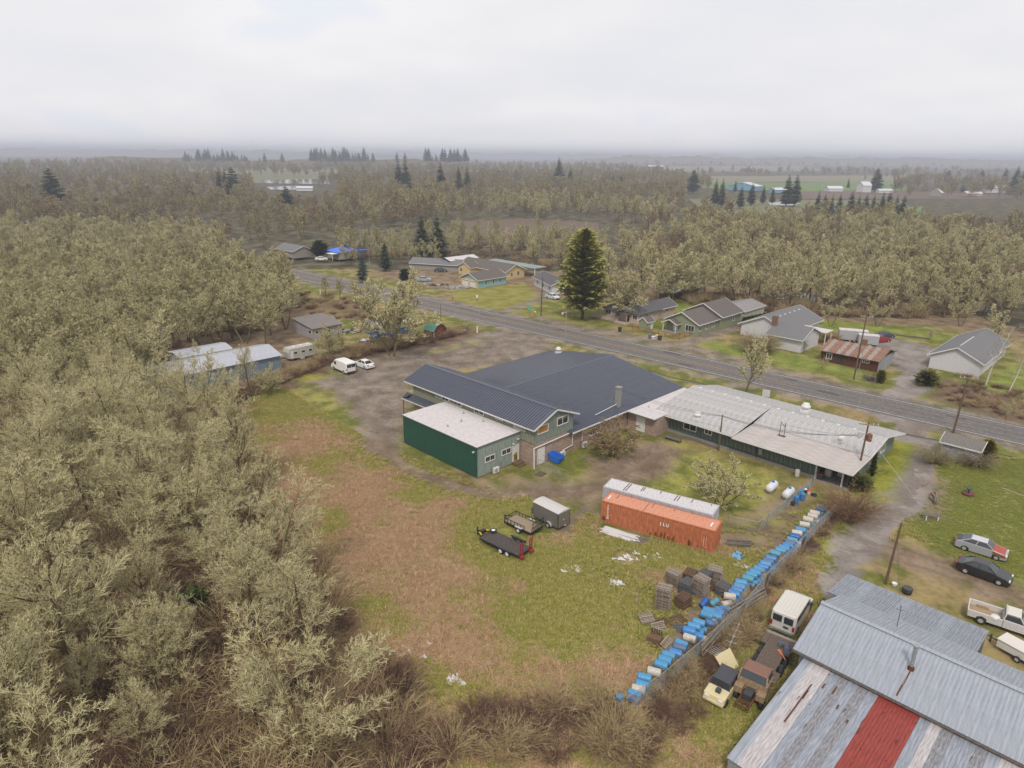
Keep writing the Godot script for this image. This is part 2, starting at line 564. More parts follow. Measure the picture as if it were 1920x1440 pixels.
	stroke("rut", PackedVector2Array([Vector2(11.12, -74.71), Vector2(15.59, -78.21), Vector2(19.86, -82.66)]), 0.5, 0.4, 0.9)
	stroke("rut", PackedVector2Array([Vector2(10.67, -76.44), Vector2(15.26, -80.41), Vector2(20.1, -85.62)]), 0.5, 0.4, 0.9)
	stroke("rut", PackedVector2Array([Vector2(3.35, -74.53), Vector2(5.63, -74.87), Vector2(6.52, -73.62), Vector2(4.85, -72.22), Vector2(2.98, -72.72), Vector2(2.7, -74.09)]), 0.5, 0.4, 0.9)
	stroke("rut", PackedVector2Array([Vector2(7.33, -71.88), Vector2(7.32, -68.06), Vector2(5.84, -64), Vector2(6.51, -61.88)]), 0.8, 0.6, 0.8)
	stroke("rut", PackedVector2Array([Vector2(34.79, -60.41), Vector2(37.89, -58.08), Vector2(40.79, -55.9), Vector2(43.48, -53.03)]), 0.5, 0.4, 0.8)
	stroke("rut", PackedVector2Array([Vector2(36.32, -62.47), Vector2(39.83, -59.73), Vector2(42.98, -56.99), Vector2(45.51, -53.88)]), 0.5, 0.4, 0.8)
	stroke("rut", PackedVector2Array([Vector2(55.23, -88), Vector2(51.08, -79.37), Vector2(44.66, -72.04), Vector2(37.62, -65.2)]), 0.6, 0.5, 0.5)
	stroke("rut", PackedVector2Array([Vector2(56.9, -88.05), Vector2(52.18, -79.4), Vector2(45.57, -71.41), Vector2(38.51, -64.66)]), 0.6, 0.5, 0.5)
	stroke("rut", PackedVector2Array([Vector2(60.28, -99.56), Vector2(62.14, -96.25), Vector2(58.55, -91.96)]), 1.5, 1.0, 0.7)
	stroke("moss", PackedVector2Array([Vector2(-37.23, -113.04), Vector2(-30.95, -117.89)]), 3.0, 1.4, 0.8)
	stroke("moss", PackedVector2Array([Vector2(44.5, -75.48), Vector2(50.02, -82.58), Vector2(54.48, -87.98)]), 2.6, 0.7)
	stroke("moss", PackedVector2Array([Vector2(34.47, -64.58), Vector2(37.82, -68.11), Vector2(43.73, -72.69)]), 1.6, 0.8, 0.9)
	stroke("moss", PackedVector2Array([Vector2(28.58, -58.37), Vector2(32.67, -62.4)]), 1.6, 0.8, 0.8)
	stroke("moss", PackedVector2Array([Vector2(24.91, -63.3), Vector2(32.39, -67.99)]), 2.0, 1.2, 0.5)
	stroke("moss", PackedVector2Array([Vector2(-17.14, -131.47), Vector2(-6.88, -140.12)]), 1.6, 0.9, 0.6)
	soften("moss", 2)

func noise_bytes(seed_: int, freq: float, octaves := 4) -> PackedByteArray:
	var fn := FastNoiseLite.new()
	fn.seed = seed_
	fn.frequency = freq
	fn.fractal_octaves = octaves
	fn.fractal_gain = 0.55
	var im := fn.get_image(MAP_N, MAP_N)
	im.convert(Image.FORMAT_L8)
	return im.get_data()

func ground_map() -> ImageTexture:
	layout_ground()
	var big := noise_bytes(3, 0.006, 4)
	var mid := noise_bytes(4, 0.035, 5)
	var fine := noise_bytes(5, 0.25, 3)
	var order := ["litter", "dry", "green", "lawn", "verge", "gravel", "mud", "mould", "lane", "rut", "moss"]
	var tone := {   # two linear colours of each cover
		"litter": [Vector3(0.15, 0.105, 0.068), Vector3(0.28, 0.21, 0.13)],
		"dry": [Vector3(0.25, 0.14, 0.075), Vector3(0.44, 0.28, 0.16)],
		"green": [Vector3(0.14, 0.15, 0.03), Vector3(0.31, 0.285, 0.08)],
		"lawn": [Vector3(0.13, 0.16, 0.032), Vector3(0.25, 0.265, 0.07)],
		"verge": [Vector3(0.17, 0.17, 0.035), Vector3(0.29, 0.25, 0.08)],
		"gravel": [Vector3(0.138, 0.11, 0.087), Vector3(0.285, 0.237, 0.193)],
		"mud": [Vector3(0.15, 0.105, 0.073), Vector3(0.28, 0.21, 0.15)],
		"mould": [Vector3(0.11, 0.075, 0.05), Vector3(0.21, 0.14, 0.09)],
		"lane": [Vector3(0.175, 0.15, 0.135), Vector3(0.30, 0.265, 0.24)],
		"rut": [Vector3(0.10, 0.07, 0.052), Vector3(0.19, 0.145, 0.115)],
		"moss": [Vector3(0.16, 0.18, 0.02), Vector3(0.28, 0.27, 0.045)],
	}
	var ms := []
	var ta := []
	var tb := []
	for k in order:
		ms.append(mask[k])
		ta.append(tone[k][0])
		tb.append(tone[k][1])
	var out := PackedByteArray()
	out.resize(MAP_N * MAP_N * 3)
	var gam := PackedByteArray()
	gam.resize(1024)
	for i in 1024:
		gam[i] = int(255.0 * Color(i / 1023.0, 0, 0).linear_to_srgb().r)
	var half := MAP_N / MASK_N
	for y in MAP_N:
		for x in MAP_N:
			var i := y * MAP_N + x
			var b := big[i] / 255.0
			var m := mid[i] / 255.0
			var f := fine[i] / 255.0
			# ragged edges: look the masks up a little aside
			var sx := clampi((x + int((m - 0.5) * 22.0 + (f - 0.5) * 8.0)) / half, 0, MASK_N - 1)
			var sy := clampi((y + int((b - 0.5) * 30.0 + (f - 0.5) * 10.0)) / half, 0, MASK_N - 1)
			var at := sy * MASK_N + sx
			var g := clampf(0.5 + (m - 0.5) * 1.6 + (f - 0.5) * 0.9, 0.0, 1.0)
			var dryness := clampf((b - 0.40) * 3.6 + (m - 0.5) * 3.4, 0.0, 1.0)
			var c := Vector3(0.155, 0.165, 0.04).lerp(Vector3(0.28, 0.205, 0.105), dryness * 0.8) * (0.75 + 0.5 * g)
			for k in 11:
				var w: float = ms[k][at]
				if w > 0.01:
					w = clampf(w + (g - 0.5) * 0.9 * minf(w, 1.0 - w) * 2.0, 0.0, 1.0)
					if k == 1 or k == 2:
						w *= clampf(0.6 + (m - 0.42) * 3.4, 0.1, 1.0)
					c = c.lerp(ta[k].lerp(tb[k], g), w)
			out[i * 3] = gam[int(clampf(c.x, 0, 1) * 1023)]
			out[i * 3 + 1] = gam[int(clampf(c.y, 0, 1) * 1023)]
			out[i * 3 + 2] = gam[int(clampf(c.z, 0, 1) * 1023)]
	return ImageTexture.create_from_image(Image.create_from_data(MAP_N, MAP_N, false, Image.FORMAT_RGB8, out))

func ditch(s: float, t: float) -> float:
	if s < 52.0:
		return 0.0
	var c := -6.4 + 1.2 * smoothstep(110.0, 126.0, s) + 0.25 * sin(s * 0.5)
	return -0.6 * clampf(1.25 - absf(t - c) / 1.0, 0.0, 1.0) * smoothstep(52.0, 60.0, s)

func make_ground() -> void:
	# the near ground, laid in the road's own grid so that the ditch has lines to follow
	var sl := []
	var tl := []
	for k in 161:
		sl.append(-200.0 + k * 2.5)
	for k in range(-60, -4):
		tl.append(k * 2.5 if k < -4 else 0.0)
	tl.pop_back()
	tl.resize(0)
	for k in 54:
		tl.append(-145.0 + k * 2.5)
	for k in 40:
		tl.append(-10.0 + k * 0.25)
	for k in 50:
		tl.append(0.0 + k * 2.5)
	var mb := MB.new()
	var uv2 := PackedVector2Array()
	var idx := {}
	for i in sl.size():
		for j in tl.size():
			var p := st(sl[i], tl[j], ditch(sl[i], tl[j]))
			var u := (Vector2(p.x, p.z) - MAP_O) / MAP_W
			idx[Vector2i(i, j)] = mb._p(p, Vector3.UP, u)
	for i in sl.size() - 1:
		for j in tl.size() - 1:
			var q := [idx[Vector2i(i, j)], idx[Vector2i(i + 1, j)], idx[Vector2i(i + 1, j + 1)], idx[Vector2i(i, j + 1)]]
			var inside := true
			for k in q:
				if mb.t[k].x < 0 or mb.t[k].y < 0 or mb.t[k].x > 1 or mb.t[k].y > 1:
					inside = false
			if inside:
				mb.ix.append_array([q[0], q[2], q[1], q[0], q[3], q[2]])
	var m := StandardMaterial3D.new()
	m.resource_name = "yard_ground"
	m.albedo_texture = ground_map()
	m.texture_repeat = false
	m.roughness = 0.95
	m.metallic_specular = 0.2
	struct("ground", mb, m)
	# the open country round it
	var fm := mat("country", 0.20, 0.175, 0.115, 1.0, 0.45, Vector3(0.011, 0.011, 0.011), 0.0, 11, true)
	fm.metallic_specular = 0.1
	var far := MB.new()
	far.quad(Vector3(-14000, -0.75, 400), Vector3(14000, -0.75, 400), Vector3(14000, -0.75, -16000), Vector3(-14000, -0.75, -16000))
	struct("terrain", far, fm)
	var wm := mat("pond_water", 0.05, 0.045, 0.035, 0.06)
	wm.metallic_specular = 0.5
	# flood water under the trees behind the houses, and in the ditch
	for pg in [PackedVector2Array([Vector2(41.69, -197.26), Vector2(51.98, -221.42), Vector2(54.42, -204.7), Vector2(55.73, -191.7), Vector2(48.86, -188.31)]), PackedVector2Array([Vector2(63.33, -184.68), Vector2(79.11, -201.81), Vector2(91.37, -193.6), Vector2(100.07, -186.57), Vector2(103.04, -170.77), Vector2(91.43, -166.64), Vector2(75.84, -170.71), Vector2(63.77, -175.18)])]:
		var w := MB.new()
		w.tf = Transform3D(Basis(), Vector3(0, 0.06, 0))
		var pts := []
		for p in pg:
			pts.append(Vector3(p.x, 0, p.y))
		pts.reverse()
		w.poly(pts)
		struct("flood_water", w, wm)
	var dw := MB.new()
	for k in 34:
		var s0 := 60.0 + k * 2.2
		var c0 := -6.4 + 1.2 * smoothstep(110.0, 126.0, s0) + 0.25 * sin(s0 * 0.5)
		var s1 := s0 + 2.2
		var c1 := -6.4 + 1.2 * smoothstep(110.0, 126.0, s1) + 0.25 * sin(s1 * 0.5)
		dw.quad(st(s0, c0 - 0.8, -0.38), st(s1, c1 - 0.8, -0.38), st(s1, c1 + 0.8, -0.38), st(s0, c0 + 0.8, -0.38))
	struct("ditch_water", dw, wm)

func make_roads() -> void:
	var asphalt := mat("asphalt", 0.175, 0.157, 0.15, 0.9, 0.32, Vector3(0.16, 0.16, 0.16), 0.0, 21, true)
	var tracks := mat("asphalt_worn", 0.215, 0.195, 0.182, 0.9, 0.30, Vector3(0.13, 0.13, 0.13), 0.0, 22, true)
	var white := mat("line_white", 0.72, 0.70, 0.68, 0.7, 0.35, Vector3(0.6, 0.6, 0.6), 0.0, 23, true)
	var yellow := mat("line_yellow", 0.55, 0.33, 0.07, 0.7, 0.35, Vector3(0.6, 0.6, 0.6), 0.0, 24, true)
	var r := MB.new()
	r.quad(st(-700, -0.75, 0.02), st(230, -0.75, 0.02), st(230, 8.35, 0.02), st(-700, 8.35, 0.02))
	r.quad(st(-700, -0.75, -0.9), st(230, -0.75, -0.9), st(230, -0.75, 0.02), st(-700, -0.75, 0.02))
	r.quad(st(230, 8.35, -0.9), st(-700, 8.35, -0.9), st(-700, 8.35, 0.02), st(230, 8.35, 0.02))
	struct("road", r, asphalt)
	var w := MB.new()
	for t in [0.9, 2.7, 4.9, 6.7]:   # lighter bands where tyres run
		w.quad(st(-700, t - 0.42, 0.024), st(230, t - 0.42, 0.024), st(230, t + 0.42, 0.024), st(-700, t + 0.42, 0.024))
	struct("wheel_tracks", w, tracks)
	for t in [0.0, 7.6]:
		var l := MB.new()
		l.quad(st(-700, t - 0.075, 0.028), st(230, t - 0.075, 0.028), st(230, t + 0.075, 0.028), st(-700, t + 0.075, 0.028))
		struct("edge_line", l, white)
	var y := MB.new()
	for t in [3.67, 3.93]:
		y.quad(st(-700, t - 0.07, 0.028), st(78 if t < 3.8 else 91, t - 0.07, 0.028), st(78 if t < 3.8 else 91, t + 0.07, 0.028), st(-700, t + 0.07, 0.028))
	struct("centre_line", y, yellow)
	rng.seed = 31
	for k in 12:   # tar patches
		var pm := MB.new()
		var s0 := rr(-40, 140)
		var t0 := rr(0.3, 6.2)
		pm.poly([st(s0, t0, 0.026), st(s0 + rr(1, 5), t0 + rr(-0.1, 0.1), 0.026), st(s0 + rr(2, 5), t0 + rr(0.5, 1.2), 0.026), st(s0 + rr(-0.3, 0.5), t0 + rr(0.5, 1.1), 0.026)])
		struct("road_patch", pm, mat("tar", 0.105, 0.095, 0.093, 0.85, 0.3, Vector3(0.5, 0.5, 0.5), 0.0, 25, true))
	for k in 8:
		var d := MB.new()
		var s0 := 101.5 + k * 12.2
		d.quad(st(s0, 3.74, 0.028), st(s0 + 3.6, 3.74, 0.028), st(s0 + 3.6, 3.87, 0.028), st(s0, 3.87, 0.028))
		struct("centre_dash", d, yellow)

# ---------------------------------------------------------------- materials of buildings
func brick_texture() -> ImageTexture:
	var w := 256
	var h := 256
	var im := Image.create(w, h, false, Image.FORMAT_RGB8)
	rng.seed = 5
	im.fill(Color(0.60, 0.56, 0.52))
	for row in 16:
		var off := (row % 2) * 16
		for k in 9:
			var tone := rr(0.78, 1.05)
			var c := Color(0.62 * tone, 0.50 * tone, 0.45 * tone).lerp(Color(0.72, 0.66, 0.61), rng.randf() * 0.5)
			im.fill_rect(Rect2i(k * 32 - off + 1, row * 16 + 1, 30, 13), c)
			if off:
				im.fill_rect(Rect2i(k * 32 - off + 1, row * 16 + 1, 30, 13).intersection(Rect2i(0, 0, w, h)), c)
	for i in 5000:
		var x := rng.randi() % w
		var y := rng.randi() % h
		im.set_pixel(x, y, im.get_pixel(x, y) * rr(0.8, 1.12))
	return ImageTexture.create_from_image(im)

func make_materials() -> void:
	mat("bark", 1, 1, 1, 0.95).metallic_specular = 0.1
	mat("lichen", 1, 1, 1, 0.95).metallic_specular = 0.1
	mat("needles", 1, 1, 1, 0.8).metallic_specular = 0.25
	mat("twigs", 1, 1, 1, 0.95).metallic_specular = 0.1
	mat("paint", 1, 1, 1, 0.6)
	mat("gloss", 1, 1, 1, 0.3).metallic_specular = 0.6
	mat("matt", 1, 1, 1, 0.95)
	mat("worn", 1, 1, 1, 0.9, 0.4, Vector3(0.9, 0.9, 0.9), 0.0, 3)
	mat("seam_metal", 0.095, 0.105, 0.145, 0.3, 0.2, Vector3(0.25, 0.25, 0.25), 0.0, 31).metallic_specular = 0.75
	mat("white_trim", 0.72, 0.71, 0.69, 0.6, 0.12, Vector3(0.8, 0.8, 0.8), 0.0, 6)
	mat("sage", 0.29, 0.345, 0.295, 0.8, 0.42, Vector3(1.1, 0.06, 1.1), 0.0, 41)
	mat("sage_pale", 0.42, 0.43, 0.31, 0.8, 0.5, Vector3(1.0, 0.05, 1.0), 0.0, 42)
	mat("forest", 0.024, 0.115, 0.082, 0.55, 0.3, Vector3(0.9, 0.04, 0.9), 0.0, 43)
	mat("annex_side", 0.36, 0.42, 0.375, 0.75, 0.3, Vector3(0.9, 0.05, 0.9), 0.0, 44)
	mat("teal_board", 0.20, 0.265, 0.23, 0.85, 0.6, Vector3(0.8, 0.05, 0.8), 0.0, 45)
	mat("flat_roof", 0.60, 0.56, 0.56, 0.7, 0.13, Vector3(0.12, 0.12, 0.12), 0.0, 46)
	mat("pale_roof", 0.62, 0.60, 0.595, 0.6, 0.28, Vector3(0.5, 0.5, 0.06), 0.15, 47)
	mat("roll_roof", 0.62, 0.555, 0.525, 0.8, 0.30, Vector3(0.05, 0.3, 0.9), 0.0, 48)
	var br := mat("brick", 1.0, 1.0, 1.0, 0.9)
	br.albedo_texture = brick_texture()
	br.uv1_triplanar = true
	br.uv1_scale = Vector3(0.42, 0.42, 0.42)
	mat("concrete", 0.36, 0.34, 0.31, 0.9, 0.35, Vector3(0.4, 0.4, 0.4), 0.0, 7)
	mat("galvanised", 0.52, 0.54, 0.56, 0.42, 0.25, Vector3(0.7, 0.7, 0.7), 0.6, 8)
	mat("dark_metal", 0.05, 0.05, 0.055, 0.5)
	mat("wood_grey", 0.27, 0.225, 0.185, 0.9, 0.5, Vector3(0.25, 2.0, 2.0), 0.0, 9)
	mat("pole_wood", 0.24, 0.15, 0.095, 0.9, 0.5, Vector3(3.0, 0.2, 3.0), 0.0, 10)
	glass("pane", 0.035, 0.04, 0.045)
	glass("pane_curtain", 0.30, 0.29, 0.27, 0.2)
	mat("pane_amber", 0.50, 0.25, 0.07, 0.35, 0.3, Vector3(1.5, 1.5, 1.5), 0.0, 12)

func wall_xf(side: String, lx: float, lz: float, along: float, y: float) -> Transform3D:
	match side:
		"f": return Transform3D(Basis(), Vector3(along, y, 0))
		"b": return Transform3D(Basis(Vector3.UP, PI), Vector3(along, y, -lz))
		"r": return Transform3D(Basis(Vector3.UP, PI / 2), Vector3(lx, y, -along))
	return Transform3D(Basis(Vector3.UP, -PI / 2), Vector3(0, y, -along))

# a framed window on a wall face; the transform's z points out of the wall, its origin is the middle of the window
func window(t: Node, xf: Transform3D, w: float, h: float, panes := 2, m: Material = null, rows := 1, fr := 0.09) -> void:
	var f := MB.new()
	var x := w / 2
	var y := h / 2
	f.box(Vector3(-x - fr, -y - fr, -0.05), Vector3(-x, y + fr, 0.06))
	f.box(Vector3(x, -y - fr, -0.05), Vector3(x + fr, y + fr, 0.06))
	f.box(Vector3(-x, y, -0.05), Vector3(x, y + fr, 0.06))
	f.box(Vector3(-x, -y - fr, -0.05), Vector3(x, -y, 0.08))
	for k in range(1, panes):
		var px := -x + w * k / panes
		f.box(Vector3(px - 0.03, -y, -0.03), Vector3(px + 0.03, y, 0.045))
	for k in range(1, rows):
		var py := -y + h * k / rows
		f.box(Vector3(-x, py - 0.025, -0.03), Vector3(x, py + 0.025, 0.04))
	var o := part("window", f, M.white_trim, t)
	o.transform = xf
	var g := MB.new()
	g.box(Vector3(-x, -y, -0.04), Vector3(x, y, 0.015))
	part("pane", g, m if m else M.pane, o)

func door(t: Node, xf: Transform3D, w: float, h: float, m: Material, trim := true) -> void:
	var f := MB.new()
	f.box(Vector3(-w / 2, 0, -0.04), Vector3(w / 2, h, 0.05))
	var o := part("door", f, m, t)
	o.transform = xf
	if trim:
		var g := MB.new()
		g.box(Vector3(-w / 2 - 0.08, 0, -0.04), Vector3(-w / 2, h + 0.08, 0.065))
		g.box(Vector3(w / 2, 0, -0.04), Vector3(w / 2 + 0.08, h + 0.08, 0.065))
		g.box(Vector3(-w / 2, h, -0.04), Vector3(w / 2, h + 0.08, 0.065))
		part("frame", g, M.white_trim, o)
	var k := MB.new()
	k.cyl(Vector3(w * 0.38, h * 0.47, 0.05), Vector3(w * 0.38, h * 0.47, 0.11), 0.04, 6)
	part("handle", k, M.dark_metal, o)

# walls of a gabled block: x 0..lx, z 0..-lz, ridge along x
func gable_walls(lx: float, lz: float, eave: float, ridge: float, low := 0.0) -> MB:
	var b := MB.new()
	var m := -lz / 2
	b.quad(Vector3(0, low, 0), Vector3(lx, low, 0), Vector3(lx, eave, 0), Vector3(0, eave, 0))
	b.quad(Vector3(lx, low, -lz), Vector3(0, low, -lz), Vector3(0, eave, -lz), Vector3(lx, eave, -lz))
	b.poly([Vector3(lx, low, 0), Vector3(lx, low, -lz), Vector3(lx, eave, -lz), Vector3(lx, ridge, m), Vector3(lx, eave, 0)])
	b.poly([Vector3(0, low, -lz), Vector3(0, low, 0), Vector3(0, eave, 0), Vector3(0, ridge, m), Vector3(0, eave, -lz)])
	return b

# one roof slope as a slab: eave from e0 to e1, ridge above at r0, r1
func slope(e0: Vector3, e1: Vector3, r1: Vector3, r0: Vector3, thick := 0.12) -> MB:
	var b := MB.new()
	var d := Vector3(0, thick, 0)
	b.quad(e0, e1, r1, r0)
	b.quad(e1 - d, e0 - d, r0 - d, r1 - d)
	b.quad(e0 - d, e1 - d, e1, e0)
	b.quad(e1 - d, r1 - d, r1, e1)
	b.quad(r0 - d, e0 - d, e0, r0)
	b.quad(r1 - d, r0 - d, r0, r1)
	return b

func gable_roof(t: Node, lx: float, lz: float, eave: float, ridge: float, ox: float, oz: float, m: Material, trim: Material = null, lift := 0.14) -> void:
	var rise := (ridge - eave) / (lz / 2)
	var e := eave - rise * oz + lift
	var r := ridge + lift
	var c := -lz / 2
	part("roof_slope", slope(Vector3(-ox, e, oz), Vector3(lx + ox, e, oz), Vector3(lx + ox, r, c), Vector3(-ox, r, c)), m, t)
	part("roof_slope", slope(Vector3(lx + ox, e, -lz - oz), Vector3(-ox, e, -lz - oz), Vector3(-ox, r, c), Vector3(lx + ox, r, c)), m, t)
	if trim:
		var f := MB.new()
		for x in [-ox - 0.02, lx + ox + 0.02]:
			f.bar(Vector3(x, e - 0.07, oz), Vector3(x, r - 0.07, c), 0.05, 0.2)
			f.bar(Vector3(x, e - 0.07, -lz - oz), Vector3(x, r - 0.07, c), 0.05, 0.2)
		f.bar(Vector3(-ox, e - 0.09, oz + 0.03), Vector3(lx + ox, e - 0.09, oz + 0.03), 0.06, 0.16)
		f.bar(Vector3(-ox, e - 0.09, -lz - oz - 0.03), Vector3(lx + ox, e - 0.09, -lz - oz - 0.03), 0.06, 0.16)
		part("fascia", f, trim, t)

# ribbed metal panels side by side; each panel is a sheet with a raised rib along one edge
func panel_roof(t: Node, called: String, e0: Vector3, e1: Vector3, r0: Vector3, count: int, mats: Array, rib_h := 0.13, rib_w := 0.17, ribs := 1, thick := 0.04) -> void:
	var step := (e1 - e0) / count
	var w := step.length()
	var up := r0 - e0
	var nn := step.cross(up).normalized()
	var x := step / w
	var mb := MB.new()
	var prof := []
	for k in ribs:
		var a := w * k / ribs
		prof.append_array([Vector2(a, 0), Vector2(a + rib_w * 0.28, rib_h), Vector2(a + rib_w * 0.72, rib_h), Vector2(a + rib_w, 0)])
	prof.append(Vector2(w, 0))
	for k in prof.size() - 1:
		var p: Vector2 = prof[k]
		var q: Vector2 = prof[k + 1]
		var a: Vector3 = x * p.x + nn * p.y
		var b: Vector3 = x * q.x + nn * q.y
		mb.quad(a, b, b + up, a + up)
		mb.quad(x * p.x - nn * thick, x * q.x - nn * thick, b, a)
	mb.quad(x * w - nn * thick, -nn * thick, up - nn * thick, x * w + up - nn * thick)
	mb.quad(up - nn * thick, -nn * thick, Vector3.ZERO, up)
	mb.quad(x * w - nn * thick, x * w + up - nn * thick, x * w + up, x * w)
	var sh := mb.mesh()
	for k in count:
		at_part(called, sh, mats[k % mats.size()], t, e0 + step * k)

# roof fan: curb, drum and cap
func roof_fan(t: Node, p: Vector3, s := 1.0) -> void:
	var c := MB.new()
	c.box(Vector3(-0.45, -0.2, -0.45) * s, Vector3(0.45, 0.15, 0.45) * s)
	c.lathe([Vector2(0.3, 0.15) * s, Vector2(0.3, 0.42) * s, Vector2(0.5, 0.45) * s, Vector2(0.55, 0.6) * s, Vector2(0.42, 0.78) * s, Vector2(0.36, 0.8) * s, Vector2(0.36, 0.95) * s, Vector2(0.0, 1.0) * s], 14)
	at_part("roof_fan", c, M.white_trim, t, p)

func heat_pump(called: String, label: String, p: Vector3, turn: float) -> void:
	var t := thing(called, label, "heat pump", p, turn)
	var b := MB.new()
	b.box(Vector3(-0.42, 0.12, -0.16), Vector3(0.42, 0.82, 0.16))
	part("casing", b, M.white_trim, t)
	var f := MB.new()
	f.cyl(Vector3(-0.08, 0.47, 0.16), Vector3(-0.08, 0.47, 0.185), 0.27, 16)
	part("fan_grille", f, mat("grille", 0.3, 0.3, 0.31, 0.6), t)
	for x in [-0.3, 0.3]:
		var l := MB.new()
		l.box(Vector3(x - 0.04, 0, -0.17), Vector3(x + 0.04, 0.12, 0.17))
		part("foot", l, M.dark_metal, t)

func pipe(t: Node, called: String, pts: Array, r := 0.05, m: Material = null) -> void:
	var b := MB.new()
	for k in pts.size() - 1:
		b.cyl(pts[k], pts[k + 1], r, 8)
	part(called, b, m if m else M.white_trim, t)

const YAW := -PI / 4

func make_hall() -> void:
	# -- big hall: near wall a=-53.7, far wall a=-81.3, from b=65.1 to 91.5, ridge along b
	var t := thing("metal_roof_hall", "large brick hall with dark ribbed metal gable roof beside the road", "building", ab(-53.7, 65.1), YAW)
	var w := MB.new()   # local: x = a + 53.7, z = -(b - 65.1)
	var lb := 26.2
	w.quad(Vector3(0, 0, 0), Vector3(0, 0, -lb), Vector3(0, 3.0, -lb), Vector3(0, 3.0, 0))
	w.quad(Vector3(-27.6, 0, -lb), Vector3(-27.6, 0, 0), Vector3(-27.6, 3.0, 0), Vector3(-27.6, 3.0, -lb))
	for z in [0.0, -lb]:
		var pts := [Vector3(-27.6, 0, z), Vector3(0, 0, z), Vector3(0, 3.0, z), Vector3(-13.8, 5.15, z), Vector3(-27.6, 3.0, z)]
		if z < 0:
			pts.reverse()
		w.poly(pts)
	part("brick_wall", w, M.brick, t)
	var o := 0.55
	panel_roof(t, "roof_panel", Vector3(o, 2.98, 1.0), Vector3(o, 2.98, -lb - 0.45), Vector3(-13.8, 5.25, 1.0), 64, [M.seam_metal])
	panel_roof(t, "roof_panel", Vector3(-27.6 - o, 2.98, -lb - 0.45), Vector3(-27.6 - o, 2.98, 1.0), Vector3(-13.8, 5.25, -lb - 0.45), 64, [M.seam_metal])
	var rc := MB.new()
	rc.quad(Vector3(-13.5, 5.26, 1.0), Vector3(-13.5, 5.26, -lb - 0.47), Vector3(-13.8, 5.34, -lb - 0.47), Vector3(-13.8, 5.34, 1.0))
	rc.quad(Vector3(-13.8, 5.34, 1.0), Vector3(-13.8, 5.34, -lb - 0.47), Vector3(-14.1, 5.26, -lb - 0.47), Vector3(-14.1, 5.26, 1.0))
	part("ridge_cap", rc, M.seam_metal, t)
	var gt := MB.new()
	gt.box(Vector3(o, 2.78, -lb - 0.45), Vector3(o + 0.13, 2.93, 0.6))
	part("gutter", gt, M.white_trim, t)
	# chimney block and pipes on the near slope
	var cb := MB.new()
	cb.box(Vector3(0.35, 2.9, -11.9), Vector3(1.0, 5.9, -11.25))
	cb.box(Vector3(0.25, 5.9, -12.0), Vector3(1.1, 6.05, -11.15))
	at_part("chimney", cb, M.concrete, t, Vector3(-1.6, 0.2, 0.4))
	pipe(t, "conduit", [Vector3(-0.6, 3.5, -5.6), Vector3(-0.9, 3.7, -10.8)], 0.05)
	pipe(t, "antenna", [Vector3(-1.0, 3.2, -9.6), Vector3(-1.0, 5.0, -9.6)], 0.03, M.galvanised)
	pipe(t, "antenna", [Vector3(-1.4, 4.4, -9.6), Vector3(-0.6, 4.4, -9.9)], 0.02, M.galvanised)
	roof_fan(t, Vector3(-24.6, 3.75, -25.0), 1.0)
	window(t, wall_xf("r", 0, 0, 4.9, 1.55), 2.2, 0.85, 4)
	pipe(t, "downpipe", [Vector3(0.12, 2.8, -2.0), Vector3(0.12, 0.9, -2.0)], 0.06)
	heat_pump("heat_pump", "grey heat pump under the downpipe of the brick hall wall", ab(-53.15, 67.2), YAW + PI / 2)
	# -- two-storey wing
	t = thing("two_storey_wing", "long two-storey sage green wing with dark ribbed roof and brick base", "building", ab(-78.7, 57.9), YAW)
	var lx := 25.0
	var lz := 7.2
	var bw := MB.new()
	bw.box(Vector3(0, 0, -lz), Vector3(lx, 3.2, 0))
	part("brick_base", bw, M.brick, t)
	var uw := gable_walls(lx + 0.08, lz + 0.16, 5.45, 6.95, 3.2)
	at_part("upper_wall", uw, M.sage, t, Vector3(-0.04, 0, 0.08))
	var face := MB.new()
	face.quad(Vector3(-0.04, 3.2, 0.1), Vector3(lx, 3.2, 0.1), Vector3(lx, 5.45, 0.1), Vector3(-0.04, 5.45, 0.1))
	face.quad(Vector3(lx, 3.2, 0.085), Vector3(-0.04, 3.2, 0.085), Vector3(-0.04, 3.2, 0.1), Vector3(lx, 3.2, 0.1))
	part("front_siding", face, M.sage_pale, t)
	var tr := MB.new()
	tr.box(Vector3(lx + 0.04, 5.25, -lz - 0.05), Vector3(lx + 0.07, 5.32, 0.05))
	tr.box(Vector3(8.0, 4.18, 0.1), Vector3(lx + 0.06, 4.3, 0.14))
	tr.box(Vector3(-0.06, 3.12, -0.06), Vector3(lx + 0.09, 3.22, 0.11))
	part("trim_board", tr, M.sage_pale, t)
	var n := 60
	panel_roof(t, "roof_panel", Vector3(-1.5, 5.3, 0.65), Vector3(lx + 0.45, 5.3, 0.65), Vector3(-1.5, 7.05, -3.6), n, [M.seam_metal])
	panel_roof(t, "roof_panel", Vector3(lx + 0.45, 5.3, -lz - 0.9), Vector3(-1.5, 5.3, -lz - 0.9), Vector3(lx + 0.45, 7.05, -3.6), n, [M.seam_metal])
	rc = MB.new()
	rc.quad(Vector3(-1.52, 7.06, -3.3), Vector3(lx + 0.47, 7.06, -3.3), Vector3(lx + 0.47, 7.16, -3.6), Vector3(-1.52, 7.16, -3.6))
	rc.quad(Vector3(-1.52, 7.16, -3.6), Vector3(lx + 0.47, 7.16, -3.6), Vector3(lx + 0.47, 7.06, -3.9), Vector3(-1.52, 7.06, -3.9))
	part("ridge_cap", rc, M.seam_metal, t)
	var fa := MB.new()
